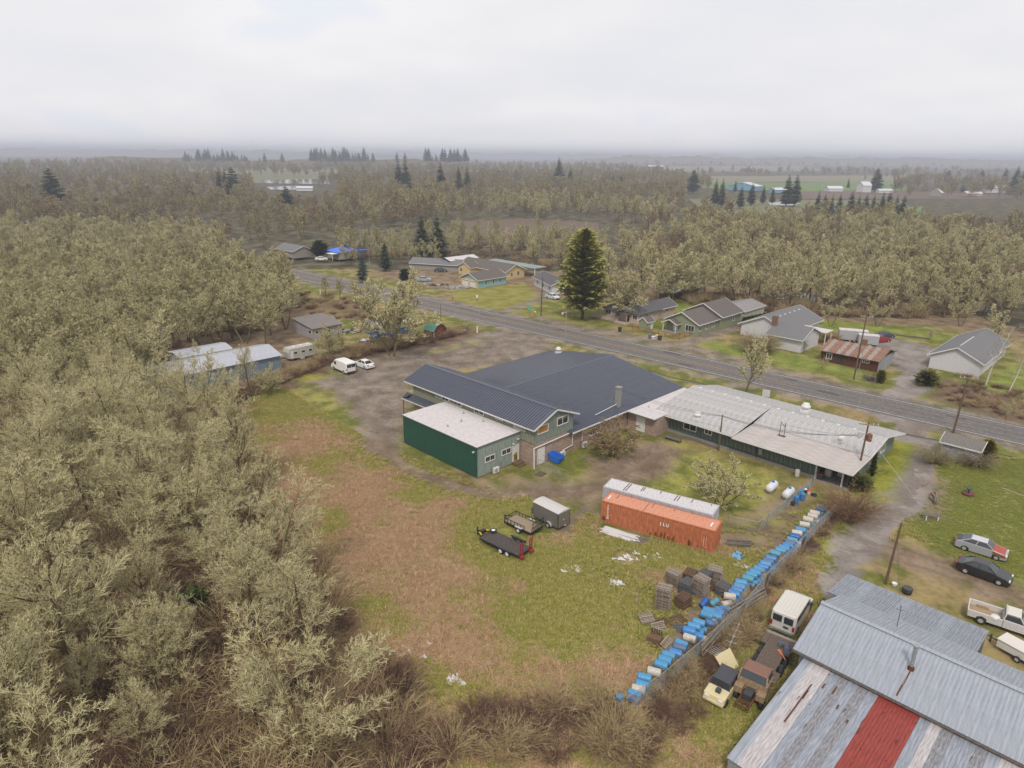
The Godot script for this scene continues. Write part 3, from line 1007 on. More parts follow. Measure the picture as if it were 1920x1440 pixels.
	for x in [-1.52, lx + 0.47]:
		fa.bar(Vector3(x, 5.2, 0.66), Vector3(x, 6.95, -3.6), 0.05, 0.2)
		fa.bar(Vector3(x, 5.2, -lz - 0.9), Vector3(x, 6.95, -3.6), 0.05, 0.2)
	fa.bar(Vector3(-1.5, 5.19, 0.67), Vector3(lx + 0.45, 5.19, 0.67), 0.06, 0.16)
	part("fascia", fa, M.white_trim, t)
	for a in [[5.45, 6.65, 1], [6.85, 8.25, 2], [8.5, 11.05, 3], [13.75, 15.6, 2], [21.4, 23.35, 1]]:
		window(t, wall_xf("f", 0, 0, (a[0] + a[1]) / 2, 4.78).translated(Vector3(0, 0, 0.1)), a[1] - a[0] - 0.1, 0.72, a[2], M.pane_curtain if a[2] == 1 else null)
	window(t, wall_xf("f", 0, 0, 18.55, 4.9).translated(Vector3(0, 0, 0.1)), 1.3, 0.32, 3)
	window(t, wall_xf("r", lx + 0.05, 0, 1.35, 4.85), 1.85, 0.9, 1, M.pane_amber)
	window(t, wall_xf("r", lx + 0.05, 0, 5.1, 5.0), 2.0, 0.95, 2)
	door(t, wall_xf("r", lx, 0, 1.15, 0.12), 1.15, 2.1, M.white_trim)
	pipe(t, "downpipe", [Vector3(lx + 0.3, 2.95, -7.0), Vector3(lx + 0.12, 2.65, 0.3), Vector3(lx + 0.45, 0.05, 0.55)], 0.075)
	pipe(t, "downpipe", [Vector3(lx + 0.14, 2.95, -7.15), Vector3(lx + 0.14, 0.9, -7.15), Vector3(lx + 0.14, 0.75, -5.2)], 0.06)
	# lean-to roof over the entrance at the far left, on posts
	panel_roof(t, "porch_panel", Vector3(-1.4, 2.75, 1.2), Vector3(7.6, 2.75, 1.2), Vector3(-1.4, 3.35, 0.1), 20, [M.seam_metal])
	panel_roof(t, "porch_panel", Vector3(-1.4, 2.75, -5.0), Vector3(-1.4, 2.75, 1.2), Vector3(-0.02, 3.35, -5.0), 14, [M.seam_metal])
	for x in [-1.3, 3.6]:
		var ps := MB.new()
		ps.bar(Vector3(x, 0, 1.05), Vector3(x, 2.72, 1.05), 0.14)
		part("post", ps, mat("post_wood", 0.26, 0.12, 0.05, 0.8), t)
	var ps2 := MB.new()
	ps2.bar(Vector3(-1.45, 2.66, 1.24), Vector3(7.6, 2.66, 1.24), 0.05, 0.14)
	ps2.bar(Vector3(-1.44, 2.66, -5.0), Vector3(-1.44, 2.66, 1.24), 0.05, 0.14)
	part("porch_beam", ps2, M.white_trim, t)
	heat_pump("heat_pump", "white heat pump beside the blue dumpster", ab(-53.2, 62.7), YAW + PI / 2)
	# -- flat-roofed annex
	t = thing("green_annex", "flat-roofed annex with dark green long wall in front of the wing", "building", ab(-71.1, 50.35), YAW)
	lx = 14.9
	lz = 7.4
	var fr := MB.new()
	fr.box(Vector3(0, 0.18, -0.12), Vector3(lx - 0.06, 4.12, 0))
	part("green_wall", fr, M.forest, t)
	var sd := MB.new()
	sd.box(Vector3(0, 0.15, -lz), Vector3(lx, 4.12, -0.12))
	part("side_wall", sd, M.annex_side, t)
	var bt := MB.new()
	bt.col = Color(0.85, 0.9, 0.87)
	for k in 18:
		bt.box(Vector3(lx - 0.01, 0.18, -0.2 - k * 0.4), Vector3(lx + 0.018, 4.1, -0.17 - k * 0.4))
	part("batten", bt, M.annex_side, t).set_meta("kind", "stuff")
	bt = MB.new()
	for k in 36:
		bt.box(Vector3(0.2 + k * 0.41, 0.2, -0.01), Vector3(0.235 + k * 0.41, 4.1, 0.016))
	part("batten", bt, M.forest, t).set_meta("kind", "stuff")
	var rf := MB.new()
	rf.box(Vector3(-0.1, 4.12, -lz + 0.05), Vector3(lx + 0.1, 4.24, 0.1))
	part("flat_roof", rf, M.flat_roof, t)
	var ed := MB.new()
	ed.bar(Vector3(-0.12, 4.17, 0.13), Vector3(lx + 0.12, 4.17, 0.13), 0.05, 0.14)
	ed.bar(Vector3(lx + 0.13, 4.17, 0.13), Vector3(lx + 0.13, 4.17, -lz), 0.05, 0.14)
	part("roof_edge", ed, mat("edge_green", 0.10, 0.13, 0.115, 0.6), t)
	var fd := MB.new()
	fd.box(Vector3(0.15, 0, -lz + 0.1), Vector3(lx - 0.12, 0.17, -0.2))
	part("footing", fd, M.concrete, t)
	for v in [[7.4, -1.7], [7.3, -4.1], [5.3, -6.2], [9.3, -6.2]]:
		var vb := MB.new()
		vb.cyl(Vector3(v[0], 4.24, v[1]), Vector3(v[0], 4.5, v[1]), 0.07, 8)
		vb.cyl(Vector3(v[0], 4.24, v[1]), Vector3(v[0], 4.27, v[1]), 0.16, 8)
		part("vent_pipe", vb, M.galvanised, t)
	window(t, wall_xf("r", lx, 0, 2.15, 2.1), 1.5, 0.62, 2)
	window(t, wall_xf("r", lx, 0, 4.95, 2.15), 1.5, 0.62, 2)
	door(t, wall_xf("r", lx, 0, 6.6, 0.35), 1.05, 2.1, mat("door_stained", 0.62, 0.60, 0.57, 0.6))
	var stn := MB.new()
	for q in [[-0.35, 0.05, 0.3, 0.75], [-0.1, 0.1, 0.25, 1.15], [-0.4, 0.7, -0.1, 1.0]]:
		stn.box(Vector3(q[0], q[1], 0.05), Vector3(q[2], q[3], 0.056))
	var so := part("yellow_stain", stn, mat("stain", 0.55, 0.33, 0.05, 0.7, 0.5, Vector3(3, 3, 3), 0.0, 14), t)
	so.transform = wall_xf("r", lx, 0, 6.6, 0.35)
	pipe(t, "conduit", [Vector3(lx + 0.07, 0.7, -3.15), Vector3(lx + 0.07, 2.9, -3.15)], 0.06, M.annex_side)
	pipe(t, "conduit", [Vector3(lx + 0.06, 0.5, -4.0), Vector3(lx + 0.06, 1.1, -4.0)], 0.05, M.galvanised)
	for p in [Vector3(lx - 0.5, 3.45, 0.15), Vector3(lx + 0.15, 3.3, -6.9), Vector3(lx + 0.15, 2.85, -6.1)]:
		var fl := MB.new()
		fl.box(p - Vector3(0.1, 0.07, 0.12), p + Vector3(0.1, 0.07, 0.12))
		part("flood_lamp", fl, M.white_trim, t)
	var stp := MB.new()
	stp.box(Vector3(lx + 0.05, 0, -7.3), Vector3(lx + 0.95, 0.3, -6.0))
	stp.box(Vector3(lx + 0.95, 0, -7.2), Vector3(lx + 1.35, 0.15, -6.1))
	part("step", stp, mat("step_wood", 0.22, 0.14, 0.07, 0.9, 0.4, Vector3(1, 1, 1), 0.0, 15), t)
	heat_pump("heat_pump", "white heat pump against the end wall of the green annex", ab(-55.75, 53.1), YAW + PI / 2)
	# -- brick room and white flat roof between hall and low building
	t = thing("link_room", "small brick link room with white flat roof between hall and low building", "building", ab(-52.9, 77.4), YAW)
	var lk := MB.new()
	lk.box(Vector3(-0.6, 0, -14.0), Vector3(4.3, 2.75, 0))
	part("brick_wall", lk, M.brick, t)
	rf = MB.new()
	rf.box(Vector3(-0.2, 2.76, -14.2), Vector3(4.4, 2.9, 0.9))
	part("flat_roof", rf, M.flat_roof, t)
	var rb2 := MB.new()
	rb2.bar(Vector3(-0.2, 2.8, 0.93), Vector3(4.4, 2.8, 0.93), 0.05, 0.16)
	part("fascia", rb2, mat("edge_green", 0.1, 0.13, 0.115), t)
	door(t, wall_xf("f", 0, 0, 1.65, 0.1), 1.35, 2.2, M.white_trim)
	for p in [Vector3(1.2, 2.9, -2.5), Vector3(2.4, 2.9, -7.5)]:
		var vb := MB.new()
		vb.cyl(p, p + Vector3(0, 0.35, 0), 0.06, 8)
		part("vent_pipe", vb, M.galvanised, t)

func make_low_building() -> void:
	# long low building: a -50.2..-23.8, b 80.6..97.2
	var t := thing("low_green_building", "long low weathered green building with pale metal roof along the drive", "building", ab(-50.2, 80.6), YAW)
	var lx := 26.4
	var lz := 16.6
	var w := MB.new()
	var rz := -9.8   # ridge
	w.quad(Vector3(0, 0, 0), Vector3(22.6, 0, 0), Vector3(22.6, 2.75, 0), Vector3(0, 2.75, 0))
	w.quad(Vector3(22.6, 0, 0), Vector3(22.6, 0, -3.2), Vector3(22.6, 2.75, -3.2), Vector3(22.6, 2.75, 0))
	w.quad(Vector3(22.6, 0, -3.2), Vector3(lx, 0, -3.2), Vector3(lx, 2.8, -3.2), Vector3(22.6, 2.8, -3.2))
	w.quad(Vector3(lx, 0, -lz), Vector3(0, 0, -lz), Vector3(0, 2.5, -lz), Vector3(lx, 2.5, -lz))
	w.poly([Vector3(0, 0, -lz), Vector3(0, 0, 0), Vector3(0, 2.75, 0), Vector3(0, 4.0, rz), Vector3(0, 2.5, -lz)])
	part("board_wall", w, M.teal_board, t)
	var e := MB.new()
	e.poly([Vector3(lx, 0, 0), Vector3(lx, 0, -lz), Vector3(lx, 2.5, -lz), Vector3(lx, 4.0, rz), Vector3(lx, 2.95, -4.3), Vector3(lx, 2.7, 0)])
	e.quad(Vector3(lx - 0.1, 0, -lz), Vector3(lx - 0.1, 0, 0), Vector3(lx - 0.1, 2.7, 0), Vector3(lx - 0.1, 2.5, -lz))
	part("end_wall", e, M.sage, t)
	# left roof section, one plane from eave to ridge
	panel_roof(t, "roof_panel", Vector3(-0.6, 2.78, 1.25), Vector3(12.1, 2.78, 1.25), Vector3(-0.6, 4.2, rz), 14, [M.pale_roof], 0.03, 0.05, 3)
	# right section: steep upper part in metal, flat lower part in roll roofing
	panel_roof(t, "roof_panel", Vector3(12.12, 3.12, -4.3), Vector3(lx + 1.0, 3.12, -4.3), Vector3(12.12, 4.16, rz), 17, [M.pale_roof], 0.03, 0.05, 3)
	for k in 5:   # laps of roll roofing, each over the one below
		var z0 := 1.6 - k * 1.2
		var y0 := 2.72 + k * 0.07
		part("roofing_strip", slope(Vector3(12.12, y0, z0), Vector3(lx + 1.0, y0, z0), Vector3(lx + 1.0, y0 + 0.075, z0 - 1.25), Vector3(12.12, y0 + 0.075, z0 - 1.25), 0.03), M.roll_roof, t)
	panel_roof(t, "roof_panel", Vector3(lx + 1.0, 2.45, -lz - 0.9), Vector3(-0.6, 2.45, -lz - 0.9), Vector3(lx + 1.0, 4.18, rz), 31, [M.pale_roof], 0.03, 0.05, 3)
	var f := MB.new()
	f.bar(Vector3(-0.6, 2.68, 1.28), Vector3(12.0, 2.68, 1.28), 0.05, 0.14)
	f.bar(Vector3(12.1, 2.62, 1.63), Vector3(lx + 1.0, 2.62, 1.63), 0.05, 0.16)
	f.bar(Vector3(lx + 1.02, 2.63, 1.63), Vector3(lx + 1.02, 3.05, -4.3), 0.05, 0.2)
	f.bar(Vector3(lx + 1.02, 3.05, -4.3), Vector3(lx + 1.02, 4.1, rz), 0.05, 0.2)
	f.bar(Vector3(lx + 1.02, 4.1, rz), Vector3(lx + 1.02, 2.38, -lz - 0.9), 0.05, 0.2)
	part("fascia", f, M.white_trim, t)
	for k in 12:
		var v := MB.new()
		v.box(Vector3(-0.2, -0.1, -0.16), Vector3(0.2, 0.16, 0.16))
		at_part("ridge_vent", v, M.white_trim, t, Vector3(0.9 + k * 2.05, 4.12, rz + 0.5))
	roof_fan(t, Vector3(5.8, 3.05, -0.3), 1.05)
	roof_fan(t, Vector3(15.9, 3.95, -11.9), 1.2)
	var cage := MB.new()   # bird-cage frame of a missing fan
	for x in [-0.4, 0.4]:
		for z in [-0.4, 0.4]:
			cage.bar(Vector3(x, -0.1, z), Vector3(x, 0.75, z), 0.05)
	for y in [0.3, 0.75]:
		cage.bar(Vector3(-0.4, y, -0.4), Vector3(0.4, y, -0.4), 0.05)
		cage.bar(Vector3(-0.4, y, 0.4), Vector3(0.4, y, 0.4), 0.05)
		cage.bar(Vector3(-0.4, y, -0.4), Vector3(-0.4, y, 0.4), 0.05)
		cage.bar(Vector3(0.4, y, -0.4), Vector3(0.4, y, 0.4), 0.05)
	cage.lathe([Vector2(0.36, 0.78), Vector2(0.36, 1.0), Vector2(0.0, 1.05)], 10)
	at_part("fan_frame", cage, M.white_trim, t, Vector3(23.2, 3.35, -5.4))
	var mast := MB.new()   # service mast frame
	for x in [-0.3, 0.3]:
		mast.bar(Vector3(x, -0.1, 0), Vector3(x, 1.9, 0), 0.06)
	mast.bar(Vector3(-0.3, 1.5, 0), Vector3(0.3, 1.5, 0), 0.05)
	mast.bar(Vector3(-0.3, 1.9, 0), Vector3(0.3, 1.3, 0), 0.04)
	mast.box(Vector3(-0.5, -0.08, -0.2), Vector3(0.5, 0.04, 0.2))
	at_part("service_mast", mast, M.dark_metal, t, Vector3(16.7, 3.0, -3.0))
	window(t, wall_xf("f", 0, 0, 5.0, 1.65), 1.9, 0.85, 2)
	window(t, wall_xf("f", 0, 0, 7.85, 1.75), 1.0, 0.6, 2)
	window(t, wall_xf("r", lx, 0, 12.2, 1.55), 1.6, 0.9, 3)
	var mt := MB.new()
	mt.box(Vector3(15.3, 0.9, 0.0), Vector3(15.75, 1.7, 0.2))
	part("meter_box", mt, M.galvanised, t)
	pipe(t, "conduit", [Vector3(15.0, 0.3, 0.08), Vector3(15.0, 2.6, 0.08)], 0.06, M.dark_metal)
	pipe(t, "conduit", [Vector3(6.0, 0.7, 0.06), Vector3(22.0, 0.5, 0.06)], 0.03, M.dark_metal)
	var fd := MB.new()
	fd.box(Vector3(0.05, 0, -0.02), Vector3(22.6, 0.4, 0.04))
	part("footing", fd, M.concrete, t)
	for x in [22.75, 25.9]:
		var ps := MB.new()
		ps.bar(Vector3(x, 0, 0.1), Vector3(x, 2.65, 0.1), 0.16)
		part("porch_post", ps, M.white_trim, t)
	var sl := MB.new()
	sl.box(Vector3(22.62, 0.0, -3.18), Vector3(lx + 0.3, 0.1, 0.4))
	part("porch_slab", sl, M.concrete, t)

# ---------------------------------------------------------------- tin shed at the lower right
func make_tin_shed() -> void:
	var grey := mat("tin_blue", 0.41, 0.44, 0.50, 0.5, 0.16, Vector3(0.5, 0.5, 0.04), 0.2, 51)
	var tin := mat("tin_corrugated", 0.43, 0.46, 0.52, 0.45, 0.3, Vector3(0.6, 0.6, 0.05), 0.3, 52)
	var white_t := mat("tin_white", 0.64, 0.60, 0.61, 0.6, 0.25, Vector3(0.8, 0.8, 0.08), 0.1, 53)
	var pale_t := mat("tin_pale", 0.42, 0.45, 0.52, 0.6, 0.35, Vector3(0.8, 0.8, 0.08), 0.2, 54)
	var old_t := mat("tin_old", 0.37, 0.37, 0.40, 0.7, 0.4, Vector3(0.9, 0.9, 0.15), 0.1, 55)
	var red_t := mat("tin_red", 0.36, 0.055, 0.04, 0.6, 0.25, Vector3(0.8, 0.8, 0.1), 0.0, 56)
	var rust := mat("rust", 0.21, 0.075, 0.03, 0.95, 0.5, Vector3(2, 2, 2), 0.0, 57)
	var t := thing("tin_shed", "long shed with pale blue metal gable roof at the lower right", "shed", ab(-14.2, 44.6), YAW)
	# local x = a + 14.2 ; z = -(b - 44.6)
	var lx := 22.0
	var w := MB.new()
	w.tf = Transform3D(Basis(), Vector3(0.3, 0, 0))
	var g := gable_walls(lx - 0.3, 8.4, 3.3, 4.9)
	part("tin_wall", g, tin, t)
	panel_roof(t, "roof_panel", Vector3(-0.4, 3.35, 0.5), Vector3(lx, 3.35, 0.5), Vector3(-0.4, 5.0, -4.2), 28, [grey], 0.035, 0.06, 3)
	panel_roof(t, "roof_panel", Vector3(lx, 3.35, -8.9), Vector3(-0.4, 3.35, -8.9), Vector3(lx, 5.0, -4.2), 28, [grey], 0.035, 0.06, 3)
	var rc := MB.new()
	rc.quad(Vector3(-0.42, 5.01, -3.95), Vector3(lx, 5.01, -3.95), Vector3(lx, 5.1, -4.2), Vector3(-0.42, 5.1, -4.2))
	rc.quad(Vector3(-0.42, 5.1, -4.2), Vector3(lx, 5.1, -4.2), Vector3(lx, 5.01, -4.45), Vector3(-0.42, 5.01, -4.45))
	part("ridge_cap", rc, grey, t)
	var fb := MB.new()
	fb.bar(Vector3(-0.4, 3.2, 0.48), Vector3(lx, 3.2, 0.48), 0.05, 0.18)
	part("eave_board", fb, M.wood_grey, t)
	# patched lean-to of odd sheets below the eave
	var low := [grey, white_t, white_t, pale_t, old_t, pale_t, old_t, pale_t, red_t, red_t, red_t, red_t, pale_t, white_t, old_t, pale_t, pale_t, old_t]
	for k in 26:
		var x0 := 0.45 + k * 0.64
		panel_roof(t, "patched_panel", Vector3(x0, 1.95 + (k % 3) * 0.008, 11.5), Vector3(x0 + 0.635, 1.95 + (k % 3) * 0.008, 11.5), Vector3(x0, 2.95 + (k % 3) * 0.008, 0.35), 1, [low[k % 18]], 0.025, 0.05, 3)
	rng.seed = 8
	for k in 9:   # rust runs along the sheets
		var x: float = 0.6 + [1.25, 1.3, 1.9, 2.6, 3.3, 4.2, 5.0, 7.0, 9.0][k]
		var z0 := rr(1.0, 4.5)
		var ln: float = [4.2, 0.9, 0.5, 0.8, 0.4, 0.3, 0.5, 0.3, 0.3][k]
		var r := MB.new()
		var sl := 0.65 / 7.25
		var y := 2.3 + (7.6 - z0) * sl + 0.075
		r.box(Vector3(x, y - 0.05, z0), Vector3(x + 0.1, y, z0 + 0.01))
		r.quad(Vector3(x, y - ln * sl, z0 + ln), Vector3(x + 0.12, y - ln * sl, z0 + ln), Vector3(x + 0.09, y, z0), Vector3(x, y, z0))
		part("rust_streak", r, rust, t)
	for k in 22:   # rust at the joints and nail lines
		var x := 0.45 + 0.64 * (rng.randi() % 22) + rr(-0.05, 0.12)
		var z := rr(0.5, 7.2)
		var ln := rr(0.1, 0.6)
		var y := 2.3 + (7.6 - z) * 0.65 / 7.25 + 0.045
		var r := MB.new()
		r.box(Vector3(x, y - 0.03, z), Vector3(x + rr(0.03, 0.1), y, z + 0.05))
		r.tri(Vector3(x, y, z), Vector3(x, y - ln * 0.09, z + ln), Vector3(x + 0.07, y, z))
		part("rust_streak", r, rust, t)
	var lw := MB.new()
	lw.quad(Vector3(0.5, 0, 11.3), Vector3(17.0, 0, 11.3), Vector3(17.0, 1.9, 11.3), Vector3(0.5, 1.9, 11.3))
	lw.quad(Vector3(0.5, 0, 0.1), Vector3(0.5, 0, 11.3), Vector3(0.5, 1.9, 11.3), Vector3(0.5, 2.9, 0.1))
	part("lean_to_wall", lw, tin, t)
	# stove pipe with cap and flashing
	var sp := MB.new()
	sp.cyl(Vector3(6.6, 4.2, -2.2), Vector3(6.6, 6.1, -2.2), 0.13, 10)
	sp.cyl(Vector3(6.6, 6.1, -2.2), Vector3(6.6, 6.22, -2.2), 0.21, 10)
	sp.cyl(Vector3(6.6, 5.3, -2.2), Vector3(6.6, 5.36, -2.2), 0.16, 10)
	part("stove_pipe", sp, M.galvanised, t)
	var fl := MB.new()
	fl.cyl(Vector3(6.6, 4.15, -2.2), Vector3(6.6, 4.5, -2.2), 0.3, 8, 0.16)
	fl.quad(Vector3(6.5, 3.5, 0.2), Vector3(6.6, 3.5, 0.2), Vector3(6.68, 4.22, -1.9), Vector3(6.55, 4.22, -1.9))
	part("rusty_flashing", fl, rust, t)
	pipe(t, "antenna", [Vector3(4.4, 4.2, -6.5), Vector3(4.4, 6.0, -6.5)], 0.025, M.dark_metal)
	pipe(t, "antenna", [Vector3(4.1, 5.6, -6.5), Vector3(4.7, 5.7, -6.5)], 0.02, M.dark_metal)
	# open carport behind, corrugated
	var c := thing("corrugated_carport", "corrugated tin carport roof behind the pale blue shed", "carport", ab(-15.7, 53.4), YAW)
	panel_roof(c, "corrugated_sheet", Vector3(10.7, 2.55, -4.8), Vector3(0, 2.55, -4.8), Vector3(10.7, 3.1, 0.1), 14, [tin, tin, tin, grey], 0.06, 0.11, 5)
	for x in [0.2, 5.2, 10.4]:
		var ps := MB.new()
		ps.bar(Vector3(x, 0, -4.6), Vector3(x, 2.5, -4.6), 0.12)
		part("post", ps, M.wood_grey, c)
	var cw := MB.new()
	cw.quad(Vector3(10.6, 0, 0), Vector3(10.6, 0, -4.6), Vector3(10.6, 2.45, -4.6), Vector3(10.6, 2.95, 0))
	part("end_wall", cw, mat("tin_dark", 0.16, 0.17, 0.18, 0.6, 0.3, Vector3(0.8, 0.1, 0.8), 0.3, 58), c)

# ---------------------------------------------------------------- yard
func wheel_mesh(r: float, w: float) -> Array:
	var ty := MB.new()
	ty.tf = Transform3D(Basis(Vector3.RIGHT, PI / 2), Vector3.ZERO)
	ty.lathe([Vector2(r * 0.6, -w / 2), Vector2(r * 0.92, -w / 2), Vector2(r, -w * 0.32), Vector2(r, w * 0.32), Vector2(r * 0.92, w / 2), Vector2(r * 0.6, w / 2)], 18)
	var rm := MB.new()
	rm.tf = ty.tf
	rm.lathe([Vector2(0, -w * 0.30), Vector2(r * 0.5, -w * 0.34), Vector2(r * 0.62, -w * 0.46), Vector2(r * 0.62, w * 0.46), Vector2(r * 0.5, w * 0.34), Vector2(r * 0.2, w * 0.42), Vector2(0, w * 0.42)], 14)
	return [ty.mesh(), rm.mesh()]

var wheels := {}

# wheels turn about the local z axis
func wheel(t: Node, p: Vector3, r: float, w: float, rim: Material, called := "wheel") -> void:
	var key := "%.2f %.2f" % [r, w]
	if not wheels.has(key):
		wheels[key] = wheel_mesh(r, w)
	var o := Node3D.new()
	o.name = called
	t.add_child(o, true)
	o.position = p
	part("tyre", wheels[key][0], mat("tyre", 0.022, 0.022, 0.024, 0.85), o)
	part("rim", wheels[key][1], rim, o)

func corrugated(p: Vector3, along: Vector3, up: Vector3, count: int, depth: float) -> MB:
	# a wall from p along and up with trapezoid corrugation facing along x up
	var b := MB.new()
	var st_ := along / count
	var nn := along.cross(up).normalized() * depth
	for k in count:
		var a := p + st_ * k
		var pr := [a, a + st_ * 0.28, a + st_ * 0.38 - nn, a + st_ * 0.9 - nn, a + st_]
		for j in 4:
			b.quad(pr[j], pr[j + 1], pr[j + 1] + up, pr[j] + up)
	return b

func container(label: String, pos: Vector3, turn: float, h: float, side: Material, roof: Material, frame: Material) -> Node3D:
	var t := thing("shipping_container", label, "container", pos, turn)
	var lx := 12.19
	var lz := 2.44
	var e := 0.14
	part("long_side", corrugated(Vector3(e, e, -0.01), Vector3(lx - 2 * e, 0, 0), Vector3(0, h - 2 * e, 0), 44, 0.05), side, t)
	part("long_side", corrugated(Vector3(lx - e, e, -lz + 0.01), Vector3(-lx + 2 * e, 0, 0), Vector3(0, h - 2 * e, 0), 44, 0.05), side, t)
	part("end_wall", corrugated(Vector3(lx - 0.01, e, -e), Vector3(0, 0, -lz + 2 * e), Vector3(0, h - 2 * e, 0), 8, 0.05), side, t)
	part("end_wall", corrugated(Vector3(0.01, e, -lz + e), Vector3(0, 0, lz - 2 * e), Vector3(0, h - 2 * e, 0), 8, 0.05), side, t)
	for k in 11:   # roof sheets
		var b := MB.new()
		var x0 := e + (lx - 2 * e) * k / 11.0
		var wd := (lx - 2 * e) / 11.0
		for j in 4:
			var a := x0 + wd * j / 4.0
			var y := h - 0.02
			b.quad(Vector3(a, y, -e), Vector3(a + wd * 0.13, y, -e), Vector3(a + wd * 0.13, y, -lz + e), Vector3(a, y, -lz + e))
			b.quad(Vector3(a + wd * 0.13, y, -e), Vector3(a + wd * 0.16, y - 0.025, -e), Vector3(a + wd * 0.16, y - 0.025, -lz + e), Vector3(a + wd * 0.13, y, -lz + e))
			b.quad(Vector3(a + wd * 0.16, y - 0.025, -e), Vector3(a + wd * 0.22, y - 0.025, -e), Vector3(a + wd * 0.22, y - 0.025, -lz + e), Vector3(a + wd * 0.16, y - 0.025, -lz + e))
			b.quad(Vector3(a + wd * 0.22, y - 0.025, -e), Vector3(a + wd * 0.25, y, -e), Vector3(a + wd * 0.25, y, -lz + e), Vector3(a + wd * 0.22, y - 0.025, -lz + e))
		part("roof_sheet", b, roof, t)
	for s in [[0, 0], [lx - e, 0], [0, -lz + e], [lx - e, -lz + e]]:
		var b := MB.new()
		b.box(Vector3(s[0] - 0.005, 0, s[1] - e - 0.005), Vector3(s[0] + e + 0.005, h + 0.015, s[1] + 0.005))
		part("corner_post", b, frame, t)
	var r := MB.new()
	for y in [0.02, h - e]:
		for z in [0.0, -lz + e]:
			r.box(Vector3(e, y, z - e), Vector3(lx - e, y + e - 0.02, z))
		for x in [0.0, lx - e]:
			r.box(Vector3(x, y, -lz + e), Vector3(x + e, y + e - 0.02, -e))
	part("frame_rail", r, frame, t)
	return t

func letters(t: Node, called: String, words: String, p: Vector3, size: float, m: Material, turn := Vector3.ZERO, depth := 0.012) -> void:
	var tm := TextMesh.new()
	var f := SystemFont.new()
	f.font_names = PackedStringArray(["Droid Sans"])
	f.font_weight = 700
	tm.font = f
	tm.text = words
	tm.font_size = 32
	tm.pixel_size = size / 32.0
	tm.depth = depth
	at_part(called, tm, m, t, p, turn)

func barrel_mesh() -> ArrayMesh:
	var b := MB.new()
	b.lathe([Vector2(0, 0), Vector2(0.24, 0), Vector2(0.275, 0.03), Vector2(0.285, 0.09), Vector2(0.285, 0.26), Vector2(0.297, 0.29), Vector2(0.285, 0.32), Vector2(0.285, 0.56), Vector2(0.297, 0.59), Vector2(0.285, 0.62), Vector2(0.285, 0.80), Vector2(0.275, 0.86), Vector2(0.26, 0.885), Vector2(0.245, 0.885), Vector2(0.24, 0.865), Vector2(0, 0.865)], 18)
	for k in 2:
		b.cyl(Vector3(0.15 - 0.3 * k, 0.86, 0), Vector3(0.15 - 0.3 * k, 0.885, 0), 0.035, 8)
	return b.mesh()

func pallet(t: Node, m: Array, solid := false) -> void:
	var n := 7
	for k in n:
		var b := MB.new()
		b.box(Vector3(-0.61, 0.115, -0.045), Vector3(0.61, 0.14, 0.045 if not solid else 0.07))
		at_part("slat", b, m[(k * 5 + t.get_index()) % m.size()], t, Vector3(rr(-0.01, 0.01), 0, -0.45 + 0.15 * k), Vector3(0, rr(-0.012, 0.012), 0))
	for x in [-0.57, 0.0, 0.57]:
		var b := MB.new()
		b.box(Vector3(x - 0.03, 0.025, -0.5), Vector3(x + 0.03, 0.115, 0.5))
		part("stringer", b, m[0], t)
	for z in [-0.44, 0.0, 0.44]:
		var b := MB.new()
		b.box(Vector3(-0.61, 0.0, z - 0.05), Vector3(0.61, 0.022, z + 0.05))
		part("base_board", b, m[1], t)

# chain-link fence along ground points: posts, rails and woven wire
func chain_fence(called: String, label: String, pts: Array, h: float, step := 2.6) -> void:
	var t := thing(called, label, "fence", pts[0])
	var o: Vector3 = pts[0]
	for i in pts.size() - 1:
		var p: Vector3 = pts[i] - o
		var q: Vector3 = pts[i + 1] - o
		var n := maxi(1, int(round(p.distance_to(q) / step)))
		for k in n + (1 if i == pts.size() - 2 else 0):
			var b := MB.new()
			var f := p.lerp(q, float(k) / n)
			b.cyl(f, f + Vector3(0, h + 0.04, 0), 0.032, 6)
			part("post", b, M.galvanised, t)
		var r := MB.new()
		r.cyl(p + Vector3(0, h, 0), q + Vector3(0, h, 0), 0.025, 6)
		part("top_rail", r, M.galvanised, t)
		var w := MB.new()
		var ln := p.distance_to(q)
		var d := (q - p) / ln
		var cnt := int(ln / 0.09)
		for k in cnt:
			var x := k * 0.09
			for s in [1.0, -1.0]:
				var x1: float = x + s * h
				var a := p + d * x + Vector3(0, 0.03, 0)
				var y := h
				if x1 < 0.0:
					y = x
				elif x1 > ln:
					y = ln - x
				var e: Vector3 = p + d * (x + s * y) + Vector3(0, maxf(y, 0.05), 0)
				w.tube(PackedVector3Array([a, e]), PackedFloat32Array([0.0035, 0.0035]), 3, false)
		part("wire_mesh", w, M.galvanised, t)

